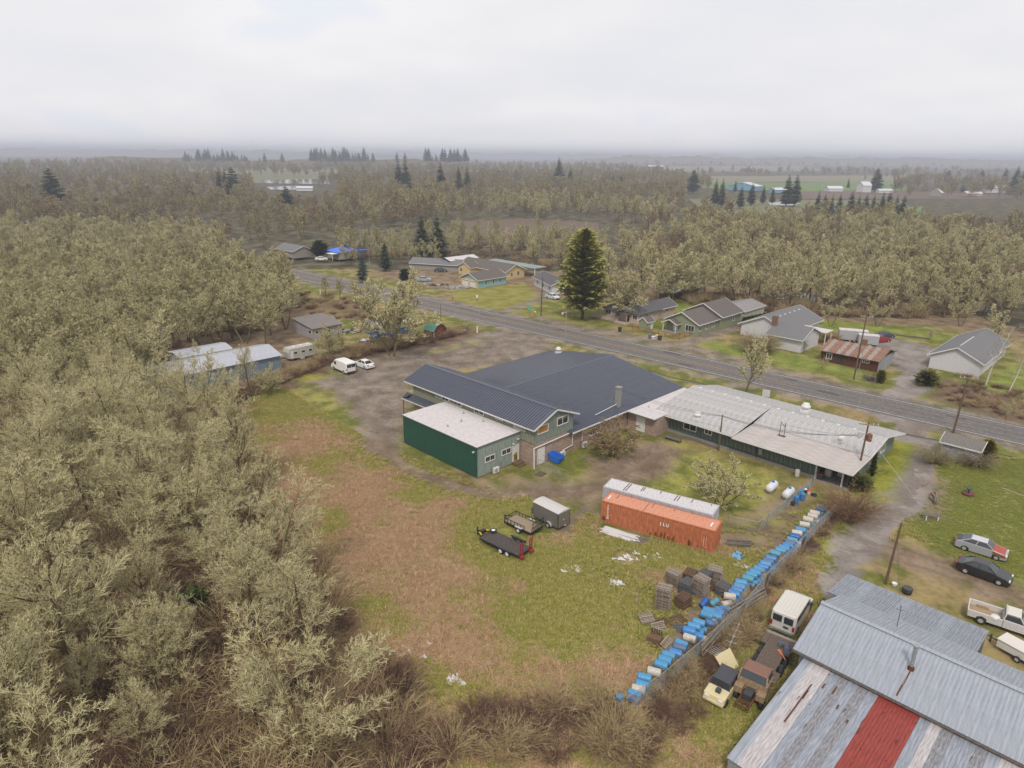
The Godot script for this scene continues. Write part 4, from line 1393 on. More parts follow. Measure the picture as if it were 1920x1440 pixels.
func make_yard() -> void:
	rng.seed = 404
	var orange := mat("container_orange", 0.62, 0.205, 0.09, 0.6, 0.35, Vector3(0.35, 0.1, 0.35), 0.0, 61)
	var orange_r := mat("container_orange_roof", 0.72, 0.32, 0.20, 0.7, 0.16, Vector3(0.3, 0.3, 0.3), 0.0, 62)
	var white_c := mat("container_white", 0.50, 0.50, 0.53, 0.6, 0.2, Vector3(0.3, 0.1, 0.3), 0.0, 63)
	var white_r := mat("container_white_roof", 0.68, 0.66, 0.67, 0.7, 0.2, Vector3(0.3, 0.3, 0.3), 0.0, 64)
	var rust: Material = M.rust
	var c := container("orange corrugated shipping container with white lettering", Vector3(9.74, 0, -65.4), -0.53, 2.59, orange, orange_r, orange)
	var wp := mat("lettering_white", 0.75, 0.74, 0.72, 0.6)
	var word := "TRITON"
	for k in 6:
		letters(c, "lettering", word[k], Vector3(0.78, 2.12 - k * 0.285, 0.012), 0.34, wp)
	for k in 3:
		letters(c, "lettering", "ILU"[k], Vector3(6.6 + k * 0.36, 1.75 - k * 0.0, 0.014), 0.5, wp, Vector3.ZERO, 0.02)
	for q in [[11.1, 0.55, 0.03, 1.1], [11.35, 1.2, 0.025, 0.5], [11.38, 0.5, 0.08, 0.08], [11.42, 0.85, 0.03, 0.08]]:
		var b := MB.new()
		b.box(Vector3(q[0], q[1], 0.0), Vector3(q[0] + q[2], q[1] + q[3], 0.008))
		part("lettering", b, wp, c)
	for x in [0.35, 11.4]:
		var b := MB.new()
		b.box(Vector3(x, 2.575, -1.6), Vector3(x + 0.14, 2.582, -0.7))
		part("roof_mark", b, wp, c)
	rng.seed = 12
	for k in 26:   # rust where water stood, along the foot of the side
		var b := MB.new()
		var x := rr(5.2, 11.2) if k < 20 else rr(0.1, 0.5)
		var hh := rr(0.15, 0.75)
		b.box(Vector3(x, 0.14, -0.006), Vector3(x + rr(0.05, 0.2), 0.14 + hh, 0.004))
		part("rust_patch", b, mat("rust_orange", 0.33, 0.10, 0.025, 0.9, 0.5, Vector3(3, 1, 3), 0.0, 65), c)
	for q in [[4.55, 2.1], [5.1, 0.9], [1.15, 0.9], [7.3, 0.4]]:
		var b := MB.new()
		b.box(Vector3(q[0], 2.57, -2.2), Vector3(q[0] + 0.05, 2.585, -2.2 + q[1]))
		part("rust_patch", b, rust, c)
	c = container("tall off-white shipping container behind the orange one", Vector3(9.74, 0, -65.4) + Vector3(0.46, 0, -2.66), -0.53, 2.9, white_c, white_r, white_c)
	for q in [[2.2, 2.0], [2.45, 1.9], [3.9, 1.1], [4.1, 0.9], [7.7, 1.4], [8.0, 1.2], [9.4, 0.8], [5.9, 0.5], [11.4, 0.3]]:
		var b := MB.new()
		b.box(Vector3(q[0], 2.88, -2.25), Vector3(q[0] + 0.09, 2.893, -2.25 + q[1]))
		part("rust_patch", b, rust, c)
	# white lumber and grating in front of the container
	var dx := Vector3(cos(0.53), 0, sin(0.53))
	var white_l := mat("white_lumber", 0.72, 0.70, 0.70, 0.7, 0.12, Vector3(1, 1, 1), 0.0, 66)
	for k in 16:
		var b := MB.new()
		b.box(Vector3(0, 0, -0.06), Vector3(rr(3.3, 4.3), 0.045, 0.06))
		var layer := k % 8
		whole("white_board", b, white_l, "long white painted board in the pile by the orange container", "board", Vector3(10.02, 0, -64.3) + Vector3(-0.09, 0, 0.145) * layer * 1.1 + dx * rr(-0.2, 0.35) + Vector3(0, 0.06 * (k / 8) + 0.06, 0), -0.53 + rr(-0.05, 0.03), "white boards by the container")
	var gr := MB.new()
	for k in 9:
		gr.box(Vector3(k * 0.14, 0.05, 0), Vector3(k * 0.14 + 0.03, 0.08, 1.1))
		gr.box(Vector3(0, 0.05, k * 0.135), Vector3(1.15, 0.075, k * 0.135 + 0.025))
	whole("metal_grating", gr, M.galvanised, "square steel grating lying beside the white boards", "grating", Vector3(13.19, 0, -62.22), -0.6)
	for k in 3:
		var b := MB.new()
		b.bar(Vector3(0, 0.06 + k * 0.03, 0), Vector3(2.4, 0.06, 0.2 * k), 0.07)
		whole("metal_pipe", b, M.galvanised, "thin pale pipe lying beyond the steel grating", "pipe", Vector3(13.71, 0, -62.03), -0.25 - k * 0.1, "pipes by the grating")
	var pl := MB.new()
	pl.box(Vector3(0, 0, -0.3), Vector3(2.6, 0.06, 0.3))
	whole("wooden_ramp", pl, M.wood_grey, "grey plank ramp at the left end of the orange container", "plank", Vector3(8, 0, -67.72), -0.35)
	for k in 7:
		var b := MB.new()
		b.box(Vector3(0, 0, -0.11), Vector3(rr(2.2, 2.5), 0.14, 0.11))
		whole("timber_beam", b, M.wood_grey, "weathered timber in the stack at the right end of the containers", "timber", Vector3(22.31, 0, -61.37) + Vector3(-0.13, 0, 0.24) * (k % 3) + Vector3(0, 0.15 * (k / 3), 0), -0.1 + rr(-0.05, 0.05), "timbers by the containers")
	var tarp := MB.new()
	for k in 9:
		var a := rr(0, TAU)
		var p := Vector3(cos(a), 0.12, sin(a)) * rr(0.0, 0.5)
		tarp.tri(p + Vector3(rr(-0.6, -0.2), rr(0.02, 0.25) - 0.1, rr(-0.3, 0.3)), p + Vector3(rr(0.2, 0.6), rr(0.0, 0.1) - 0.08, rr(-0.1, 0.4)), p + Vector3(rr(-0.2, 0.3), rr(0.1, 0.3), rr(-0.6, -0.1)))
	whole("blue_tarp_scrap", tarp, mat("tarp_blue", 0.12, 0.30, 0.50, 0.6), "crumpled light blue tarp lying on the dirt", "tarp", Vector3(22.69, 0, -58.73))
	make_barrels()
	make_pallets()
	make_fences()
	make_trailers()
	# propane tanks
	for k in 2:
		var pt := thing("propane_tank", ["white propane tank nearer the lichen shrub", "white propane tank touching the wire fence"][k], "tank", [Vector3(30.88, 0, -72.81), Vector3(32.25, 0, -71.24)][k], 0.857)
		var b := MB.new()
		b.tf = Transform3D(Basis(Vector3.BACK, -PI / 2), Vector3(-1.1, 0.72, 0))
		b.lathe([Vector2(0, 0), Vector2(0.25, 0.04), Vector2(0.42, 0.16), Vector2(0.48, 0.36), Vector2(0.48, 1.84), Vector2(0.42, 2.04), Vector2(0.25, 2.16), Vector2(0, 2.2)], 18)
		part("tank_body", b, mat("tank_white", 0.68, 0.68, 0.73, 0.45, 0.08, Vector3(0.5, 0.5, 0.5), 0.0, 67), pt)
		var d := MB.new()
		d.cyl(Vector3(0.25, 1.14, 0), Vector3(0.25, 1.38, 0), 0.19, 10, 0.15)
		part("valve_dome", d, mat("dome_blue", 0.05, 0.16, 0.42, 0.5), pt)
		for x in [-0.65, 0.65]:
			var l := MB.new()
			l.box(Vector3(x - 0.07, 0, -0.35), Vector3(x + 0.07, 0.33, 0.35))
			part("foot", l, M.concrete, pt)
	# dumpster
	var dt := thing("blue_dumpster", "bright blue tilted steel dumpster beside the brick wall", "dumpster", ab(-52.7, 61.0), YAW + 0.1)
	var db := MB.new()
	db.loft([[Vector3(-0.75, 0.12, 0.5), Vector3(0.6, 0.12, 0.5), Vector3(0.6, 0.12, -0.5), Vector3(-0.75, 0.12, -0.5)], [Vector3(-1.0, 1.15, 0.6), Vector3(0.85, 0.9, 0.6), Vector3(0.85, 0.9, -0.6), Vector3(-1.0, 1.15, -0.6)]], true, false)
	db.loft([[Vector3(-0.93, 1.14, 0.55), Vector3(0.8, 0.89, 0.55), Vector3(0.8, 0.89, -0.55), Vector3(-0.93, 1.14, -0.55)], [Vector3(-0.7, 0.3, 0.46), Vector3(0.56, 0.3, 0.46), Vector3(0.56, 0.3, -0.46), Vector3(-0.7, 0.3, -0.46)]], true, false)
	db.quad(Vector3(-0.7, 0.3, 0.46), Vector3(0.56, 0.3, 0.46), Vector3(0.56, 0.3, -0.46), Vector3(-0.7, 0.3, -0.46))
	part("bin_body", db, mat("dumpster_blue", 0.02, 0.14, 0.55, 0.4), dt)
	var dr := MB.new()
	dr.bar(Vector3(-1.0, 1.16, 0.6), Vector3(0.85, 0.91, 0.6), 0.08)
	dr.bar(Vector3(-1.0, 1.16, -0.6), Vector3(0.85, 0.91, -0.6), 0.08)
	dr.bar(Vector3(-1.0, 1.16, -0.6), Vector3(-1.0, 1.16, 0.6), 0.08)
	dr.bar(Vector3(0.85, 0.91, -0.6), Vector3(0.85, 0.91, 0.6), 0.08)
	part("rim", dr, M.dumpster_blue, dt)
	for x in [-0.5, 0.4]:
		var b := MB.new()
		b.cyl(Vector3(x, 0.09, 0.3), Vector3(x, 0.09, 0.38), 0.09, 8)
		b.cyl(Vector3(x, 0.09, -0.38), Vector3(x, 0.09, -0.3), 0.09, 8)
		part("caster", b, M.dark_metal, dt)
	var pm := thing("wooden_pallet", "weathered pallet lying below the white downpipe", "pallet", ab(-51.7, 56.9), 0.9)
	pallet(pm, [M.wood_grey, M.wood_grey])
	# things on the porch of the low building
	for q in [["washing_machine", "white washing machine on the porch of the low building", Vector3(39.53, 0, -77.12), 0.7, 0.95], ["washing_machine", "white machine at the right side of the porch", Vector3(41.15, 0, -77.16), 0.7, 0.85]]:
		var wt := thing(q[0], q[1], "appliance", q[2], YAW)
		var b := MB.new()
		b.box(Vector3(-0.35, 0.02, -0.35), Vector3(0.35, q[4], 0.35))
		part("cabinet", b, M.white_trim, wt)
		var l := MB.new()
		l.box(Vector3(-0.35, q[4], -0.35), Vector3(0.35, q[4] + 0.14, -0.22))
		l.box(Vector3(-0.3, q[4], -0.2), Vector3(0.3, q[4] + 0.02, 0.3))
		part("control_panel", l, mat("panel_grey", 0.45, 0.45, 0.46, 0.5), wt)
	var bk := thing("brown_cabinet", "small brown topped barbecue cabinet beside the washing machine", "cabinet", Vector3(37.95, 0, -76.05), YAW)
	var b1 := MB.new()
	b1.box(Vector3(-0.35, 0.3, -0.25), Vector3(0.35, 0.8, 0.25))
	part("body", b1, M.dark_metal, bk)
	b1 = MB.new()
	b1.box(Vector3(-0.45, 0.8, -0.3), Vector3(0.45, 0.88, 0.3))
	part("lid", b1, mat("cab_brown", 0.30, 0.12, 0.04, 0.7), bk)
	b1 = MB.new()
	for x in [-0.32, 0.32]:
		for z in [-0.22, 0.22]:
			b1.bar(Vector3(x, 0, z), Vector3(x, 0.3, z), 0.05)
	part("leg", b1, M.dark_metal, bk)
	var wb := thing("white_drum", "off-white plastic drum against the low green building", "drum", Vector3(35.58, 0, -77.03))
	part("drum_body", barrel_mesh(), mat("drum_white", 0.62, 0.59, 0.55, 0.6, 0.2, Vector3(1, 1, 1), 0.0, 68), wb)
	var lg := MB.new()
	lg.box(Vector3(0, 0.3, -0.3), Vector3(2.4, 0.42, 0.3))
	lg.box(Vector3(0.05, 0.0, -0.28), Vector3(0.15, 0.3, 0.28))
	lg.box(Vector3(2.25, 0.0, -0.28), Vector3(2.35, 0.3, 0.28))
	lg.box(Vector3(0, 0.42, -0.32), Vector3(2.4, 0.75, -0.27))
	whole("wooden_bench", lg, M.wood_grey, "weathered wooden bench against the low green building", "bench", Vector3(21.6, 0, -88.62), -0.72)
	for k in 5:
		var s := MB.new()
		s.box(Vector3(0, 0, -0.15), Vector3(rr(0.8, 1.6), rr(0.15, 0.3), 0.15))
		whole("scrap_timber", s, M.wood_grey, "scrap wood lying along the foot of the low building", "timber", ab(-45.6 + k * 0.95, 80.1), -0.78 + rr(-0.2, 0.2), "scrap wood by the low building")

func make_barrels() -> void:
	var sh := barrel_mesh()
	var cols := {
		"sky": [mat("barrel_sky", 0.075, 0.31, 0.58, 0.45, 0.22, Vector3(1.2, 1.2, 1.2), 0.0, 71), "pale sky-blue"],
		"teal": [mat("barrel_teal", 0.10, 0.32, 0.43, 0.45, 0.22, Vector3(1.2, 1.2, 1.2), 0.0, 72), "grey-teal"],
		"blue": [mat("barrel_blue", 0.02, 0.11, 0.42, 0.4, 0.2, Vector3(1.2, 1.2, 1.2), 0.0, 73), "deep blue"],
		"mid": [mat("barrel_mid", 0.055, 0.24, 0.58, 0.4, 0.2, Vector3(1.2, 1.2, 1.2), 0.0, 74), "mid-blue"],
		"white": [mat("barrel_white", 0.66, 0.61, 0.54, 0.5, 0.3, Vector3(1.2, 1.2, 1.2), 0.0, 75), "off-white"],
		"steel": [mat("barrel_slate", 0.12, 0.19, 0.33, 0.5, 0.3, Vector3(1.2, 1.2, 1.2), 0.0, 76), "slate-blue"],
	}
	var turn := -0.452
	# those seen on top of the row: [colour, place, label detail]
	var top := [
		["sky", Vector3(34.36, 0.75, -67.29)], ["white", Vector3(33.24, 0.75, -66.43)], ["white", Vector3(32.71, 0.75, -65.72)], ["white", Vector3(31.97, 0.75, -65.02)], ["white", Vector3(31.11, 0.75, -63.89)],
		["sky", Vector3(30.28, 0.75, -62.79)], ["white", Vector3(29.63, 0.75, -62.14)], ["blue", Vector3(29.11, 0.75, -61.51)], ["teal", Vector3(28.61, 0.75, -60.78)], ["steel", Vector3(28.2, 0.75, -60.27)],
		["mid", Vector3(27.75, 0.75, -59.67)], ["sky", Vector3(27.23, 0.75, -59.27)], ["sky", Vector3(26.71, 0.75, -58.87)], ["teal", Vector3(25.94, 0.85, -58.22)], ["mid", Vector3(25.25, 0.75, -57.43)],
		["steel", Vector3(24.83, 0.75, -56.97)], ["sky", Vector3(24.38, 0.75, -56.42)], ["mid", Vector3(23.97, 0.75, -55.96)], ["sky", Vector3(23.46, 0.75, -55.52)], ["sky", Vector3(22.93, 0.75, -54.99)],
		["sky", Vector3(22.44, 0.75, -54.55)], ["teal", Vector3(21.93, 0.75, -54.04)], ["sky", Vector3(21.08, 0.75, -53.36)], ["sky", Vector3(20.75, 0.75, -52.79)], ["mid", Vector3(20.36, 0.75, -52.3)],
		["mid", Vector3(19.95, 0.75, -51.74)], ["white", Vector3(19.4, 0.8, -51.2)], ["sky", Vector3(17.11, 0.6, -49.42)], ["mid", Vector3(17.83, 0.6, -49.22)], ["sky", Vector3(16.79, 0.6, -48.92)],
		["sky", Vector3(17.52, 0.6, -48.79)], ["sky", Vector3(15.77, 0.75, -47.66)], ["sky", Vector3(15.25, 0.75, -47.18)], ["mid", Vector3(14.72, 0.75, -46.63)], ["mid", Vector3(15.35, 0.5, -46.43)],
		["white", Vector3(14.66, 0.5, -46.09)], ["sky", Vector3(13.84, 0.5, -45.38)], ["steel", Vector3(13.55, 0.5, -44.87)], ["mid", Vector3(13.05, 0.6, -44.2)], ["sky", Vector3(12.48, 0.6, -43.89)],
		["sky", Vector3(12.08, 0.6, -43.35)], ["sky", Vector3(11.72, 0.5, -42.99)], ["white", Vector3(11.01, 0.45, -42.23)], ["sky", Vector3(10.18, 0.4, -41.66)], ["sky", Vector3(9.91, 0.35, -41.01)],
		["white", Vector3(9.54, 0.35, -40.52)], ["sky", Vector3(9.19, 0.35, -40.05)], ["steel", Vector3(9.02, 0.3, -39.68)],
	]
	var where := ["at the upper end of the fence row", "in the upper half of the fence row", "in the middle of the fence row", "in the lower half of the fence row", "at the lower end of the fence row"]
	for k in top.size():
		var q = top[k]
		var p: Vector3 = q[1]
		var t := thing("plastic_barrel", "%s barrel lying on its side %s" % [cols[q[0]][1], where[k * 5 / top.size()]], "barrel", p, turn + rr(-0.08, 0.08), "barrels along the fence")
		at_part("barrel_body", sh, cols[q[0]][0], t, Vector3(-0.5, 0, 0), Vector3(rr(0, TAU), rr(-0.1, 0.1), -PI / 2 + rr(-0.06, 0.06)), Vector3.ONE * 1.14)
	# the lower course, seen through the wire
	var keys := ["sky", "mid", "white", "steel", "sky", "teal", "mid"]
	for k in 46:
		var f := k / 46.0
		var a: Vector3 = top[mini(int(f * 35), 34)][1]
		var b2: Vector3 = top[mini(int(f * 35) + 1, 34)][1]
		var p := a.lerp(b2, f * 35 - int(f * 35))
		p.y = 0.29
		p += Vector3(0.2, 0, 0.1)
		var ck: String = keys[(k * 3) % 7]
		var t := thing("plastic_barrel", "%s barrel low behind the wire %s" % [cols[ck][1], where[k * 5 / 46]], "barrel", p, turn + rr(-0.05, 0.05), "bottom course barrels")
		at_part("barrel_body", sh, cols[ck][0], t, Vector3(-0.36, 0, 0), Vector3(rr(0, TAU), 0, -PI / 2), Vector3.ONE * 1.08)
	# strays, upright and tilted
	for q in [["blue", Vector3(20.86, 0.45, -54.12), Vector3(0.3, turn, -PI / 2), "shiny deep blue barrel lying beside the pallets"], ["blue", Vector3(16.72, 0.4, -50.34), Vector3(0.2, 0.8, -1.1), "deep blue barrel tilted among pallets"], ["teal", Vector3(17.58, 0.4, -50.58), Vector3(0, 0.5, -1.3), "open teal barrel tilted beside pallets"], ["white", Vector3(18.54, 0.45, -50.53), Vector3(0, 0.2, -1.5), "off-white barrel with dark open mouth"], ["mid", Vector3(18.28, 0.4, -50.07), Vector3(0, -0.5, -1.4), "mid-blue barrel wedged against the fence below the open white one"], ["sky", Vector3(7.95, 0, -39.37), Vector3.ZERO, "upright blue barrel alone at the lower end of the fence"], ["mid", Vector3(32.74, 0, -70.1), Vector3.ZERO, "tall blue drum standing beside the propane tanks"], ["sky", Vector3(33.85, 0, -71.67), Vector3.ZERO, "blue drum behind the tall one by the tanks"], ["mid", Vector3(33.74, 0, -70.76), Vector3(0, 0, 0.0), "small blue drum right of the tall one by the tanks"]]:
		var t := thing("plastic_barrel", q[3], "barrel", q[1])
		at_part("barrel_body", sh, cols[q[0]][0], t, Vector3.ZERO, q[2])
	var blk := thing("black_bucket", "black bucket beside the tall blue drum", "bucket", Vector3(32.17, 0, -69.58))
	var bm := MB.new()
	bm.lathe([Vector2(0, 0.02), Vector2(0.2, 0), Vector2(0.25, 0.45), Vector2(0.27, 0.47), Vector2(0.23, 0.45), Vector2(0.18, 0.05), Vector2(0, 0.05)], 12)
	part("bucket_body", bm, M.dark_metal, blk)
	var buckets := [["paint_bucket", "white bucket with red lid near the drums", Color(0.75, 0.73, 0.7), Color(0.6, 0.05, 0.02), Vector3(35.08, 0, -72.23)], ["paint_bucket", "black bucket with blue lid near the drums", Color(0.03, 0.03, 0.035), Color(0.05, 0.2, 0.55), Vector3(35.21, 0, -73.17)], ["paint_bucket", "dark bucket with white lid near the drums", Color(0.03, 0.03, 0.035), Color(0.7, 0.7, 0.7), Vector3(34.8, 0, -72.62)]]
	for q in buckets:
		var t := thing(q[0], q[1], "bucket", q[4])
		var b := MB.new()
		b.col = q[2]
		b.lathe([Vector2(0, 0), Vector2(0.17, 0), Vector2(0.2, 0.5)], 12)
		part("bucket_body", b, M.paint, t)
		b = MB.new()
		b.col = q[3]
		b.lathe([Vector2(0.21, 0.46), Vector2(0.215, 0.54), Vector2(0, 0.55)], 12)
		part("lid", b, M.paint, t)
	for q in [[Vector3(35.6, 0, -71.97), "worn tyre lying near the drums"], [Vector3(29.06, 0, -61.4), "dark tyre lying beyond the fence in the brambles"], [Vector3(21.36, 0, -48.92), "dark tyre beside the farm gate"]]:
		var t := thing("scrap_car_tyre", q[1], "tyre", q[0] + Vector3(0, 0.1, 0))
		var b := MB.new()
		b.lathe([Vector2(0.2, -0.09), Vector2(0.3, -0.1), Vector2(0.34, -0.06), Vector2(0.34, 0.06), Vector2(0.3, 0.1), Vector2(0.2, 0.09), Vector2(0.2, -0.09)], 16)
		part("tread", b, mat("tyre", 0.022, 0.022, 0.024), t)

func make_pallets() -> void:
	var pale := [mat("pallet_a", 0.46, 0.38, 0.31, 0.9, 0.4, Vector3(0.4, 2, 2), 0.0, 81), mat("pallet_b", 0.36, 0.285, 0.225, 0.9, 0.4, Vector3(0.4, 2, 2), 0.0, 82), mat("pallet_c", 0.54, 0.45, 0.37, 0.9, 0.4, Vector3(0.4, 2, 2), 0.0, 83)]
	var grey := [mat("pallet_d", 0.155, 0.15, 0.165, 0.9, 0.4, Vector3(0.4, 2, 2), 0.0, 84), mat("pallet_e", 0.20, 0.19, 0.20, 0.9, 0.4, Vector3(0.4, 2, 2), 0.0, 85)]
	var brown := [mat("pallet_f", 0.235, 0.135, 0.075, 0.9, 0.4, Vector3(0.4, 2, 2), 0.0, 86), mat("pallet_g", 0.16, 0.095, 0.055, 0.9, 0.4, Vector3(0.4, 2, 2), 0.0, 87)]
	# [base, count, turn, look, label]
	var stacks := [
		[Vector3(15.06, 0, -53.84), 11, -0.75, pale, "pallet in the rear left stack with a pale ribbed top"],
		[Vector3(13.47, 0, -50.68), 15, -0.45, pale, "pallet in the tallest front left stack"],
		[Vector3(16.66, 0, -54.36), 9, 0.9, brown, "brown pallet in the rear middle stack"],
		[Vector3(17.14, 0, -52.35), 14, -0.85, pale, "pallet in the tall middle stack with ribbed top"],
		[Vector3(16.01, 0, -52.64), 10, 0.8, grey, "dark grey pallet in the low stack between tall ones"],
		[Vector3(15.25, 0, -50.86), 8, 0.7, brown, "rusty brown pallet in the low front stack"],
		[Vector3(18.04, 0, -54.3), 9, 0.75, grey, "slate grey pallet in the rear stack beside the pale one"],
		[Vector3(19.13, 0, -54.66), 10, -0.5, pale, "pale pallet in the rear right stack"],
		[Vector3(19.24, 0, -52.62), 8, 0.85, grey, "dark pallet in the stack touching the barrels"],
		[Vector3(18.51, 0, -53.49), 2, 0.5, brown, "brown board pallet between the right stacks"],
	]
	rng.seed = 61
	for s in stacks:
		var proto: Node3D = null
		for k in s[1]:
			var at: Vector3 = s[0] + Vector3(rr(-0.05, 0.05), k * 0.142, rr(-0.05, 0.05))
			var lb: String = s[4] + (", topmost" if k == s[1] - 1 else "")
			if proto == null:
				proto = thing("wooden_pallet", lb, "pallet", at, s[2], "stacked pallets")
				pallet(proto, s[3])
			else:
				copy(proto, "wooden_pallet", at, s[2] + rr(-0.08, 0.08), 1.0, lb)
	for q in [[Vector3(11.71, 0, -48.98), Vector3(0.3, 0.25, 0.05), pale, "pale pallet lying alone on the grass left of the stacks"], [Vector3(12.43, 0, -47.54), Vector3(0.75, 0.35, 0.0), pale, "pallet leaning with open ribs behind the broken crate"], [Vector3(12.98, 0, -48.3), Vector3(0.25, 0.6, 0), brown, "brown pallet behind the leaning one"], [Vector3(14.4, 0, -48.95), Vector3(0.1, 0.5, 0.0), brown, "dark open pallet on the dirt near the blue barrels"], [Vector3(14.35, 0, -47.77), Vector3(0.1, -0.2, 0.12), grey, "black topped pallet against the blue barrels"], [Vector3(12.15, 0, -46.15), Vector3(0.15, 0.7, 0.0), brown, "brown pallet under the broken crate"], [Vector3(11.6, 0, -46.02), Vector3(0.0, -0.6, 0.0), brown, "broad brown pallet at the front of the loose pile"], [Vector3(12.83, 0, -45.65), Vector3(0.5, 0.9, 0.1), pale, "small pale pallet leaning beside the lower barrels"]]:
		var t := thing("wooden_pallet", q[3], "pallet", q[0] + Vector3(0, 0.12 * absf(q[1].x) * 3.0, 0))
		pallet(t, q[2])
		t.rotation = q[1]
	var cr := thing("broken_crate", "broken brown wooden box on the loose pallets", "crate", Vector3(11.9, 0, -46.21) + Vector3(0, 0.2, 0), -0.5)
	var b := MB.new()
	b.box(Vector3(-0.5, 0, -0.35), Vector3(0.5, 0.3, 0.35))
	part("box_base", b, brown[0], cr)
	for k in 5:
		b = MB.new()
		b.box(Vector3(-0.45 + k * 0.2, 0.3, -0.36), Vector3(-0.33 + k * 0.2, 0.85, -0.32))
		part("slat", b, brown[1], cr)
	b = MB.new()
	b.box(Vector3(-0.5, 0.82, -0.38), Vector3(0.5, 0.9, -0.3))
	part("top_rail", b, pale[0], cr)
	b = MB.new()
	b.bar(Vector3(0, 0.05, 0), Vector3(1.1, 0.08, 0.55), 0.09)
	b.bar(Vector3(-0.05, 0.1, -0.2), Vector3(0.1, 0.2, 0.15), 0.1)
	whole("broken_branch", b, pale[2], "pale broken branch lying on the grass below the pallets", "branch", Vector3(10.1, 0, -44.86))

func make_fences() -> void:
	chain_fence("chain_link_fence", "long chain-link fence beside the row of blue barrels", [Vector3(8.23, 0, -38.24), Vector3(11.54, 0, -40.93), Vector3(19.56, 0, -48.68), Vector3(23.22, 0, -53.25), Vector3(29.11, 0, -59.72), Vector3(36.11, 0, -67.35)], 1.7)
	chain_fence("chain_link_fence", "low chain-link fence round the propane tank lawn", [Vector3(23.26, 0, -64.57), Vector3(25.98, 0, -63.32), Vector3(36.01, 0, -73.88)], 1.35)
	chain_fence("chain_link_fence", "short chain-link fence below the white door of the wing", [ab(-52.9, 57.75), ab(-48.2, 57.75)], 1.4, 2.4)
	chain_fence("chain_link_fence", "short chain-link gate panel beside the porch", [Vector3(36.31, 0, -74.3), Vector3(38.32, 0, -77.09)], 1.4)
	chain_fence("chain_link_fence", "wire fence and gate beside the rusty cabin", [Vector3(62.13, 0, -116.07), Vector3(63.78, 0, -114.03), Vector3(70.53, 0, -123.09)], 1.3)
	# tubular farm gates leaning on the fence
	for q in [[Vector3(19.01, 0, -48.54), Vector3(23.06, 0, -51.67), 1.2, "pale steel farm gate leaning on the chain-link fence", 5, 0.4], [Vector3(15.24, 0, -43.97), Vector3(18.62, 0, -47.98), 1.3, "rusty cream tube gate standing in the brambles", 4, 0.2]]:
		var a: Vector3 = q[0]
		var e: Vector3 = q[1]
		var t := thing("farm_gate", q[3], "gate", a)
		var d := e - a
		var up := Vector3(-q[5], q[2], -q[5] * 0.6)
		var m: Material = M.galvanised if q[4] == 5 else mat("gate_cream", 0.45, 0.38, 0.26, 0.8, 0.4, Vector3(2, 2, 2), 0.0, 91)
		for k in q[4]:
			var b := MB.new()
			var f: float = float(k) / (q[4] - 1)
			b.cyl(up * f + Vector3(0, 0.08, 0), d + up * f + Vector3(0, 0.08, 0), 0.035, 6)
			part("rail", b, m, t)
		for f in [0.0, 0.33, 0.66, 1.0]:
			var b := MB.new()
			b.cyl(d * f + Vector3(0, 0.05, 0), d * f + up + Vector3(0, 0.08, 0), 0.035, 6)
			part("upright", b, m, t)
	var an := thing("metal_rack", "pale bent wire rack lying in the brambles", "rack", Vector3(15.65, 0, -44.89), 0.5)
	for k in 7:
		var b := MB.new()
		b.cyl(Vector3(k * 0.22, 0.35, 0), Vector3(k * 0.22, 0.55, 1.0), 0.02, 5)
		part("bar", b, M.white_trim, an)
	for z in [0.0, 1.0]:
		var b := MB.new()
		b.cyl(Vector3(-0.1, 0.35 + z * 0.2, z), Vector3(1.5, 0.35 + z * 0.2, z), 0.022, 5)
		part("bar", b, M.white_trim, an)
	an = thing("old_antenna", "old pale roof antenna lying on the brambles", "antenna", Vector3(17.49, 0, -44.92), 1.029)
	var bm := MB.new()
	bm.cyl(Vector3(0, 0.6, 0), Vector3(3.4, 0.7, 0), 0.025, 5)
	part("boom", bm, M.white_trim, an)
	for k in 4:
		var b := MB.new()
		b.cyl(Vector3(0.6 + k * 0.85, 0.68, -0.45), Vector3(0.6 + k * 0.85, 0.68, 0.45), 0.018, 5)
		part("element", b, M.white_trim, an)

func deck(t: Node, lx: float, lz: float, y: float, m: Material, boards: int) -> void:
	for k in boards:
		var b := MB.new()
		var w := lz / boards
		b.box(Vector3(-lx / 2, y - 0.05, -lz / 2 + k * w + 0.008), Vector3(lx / 2, y, -lz / 2 + (k + 1) * w - 0.008))
		part("deck_board", b, m, t)

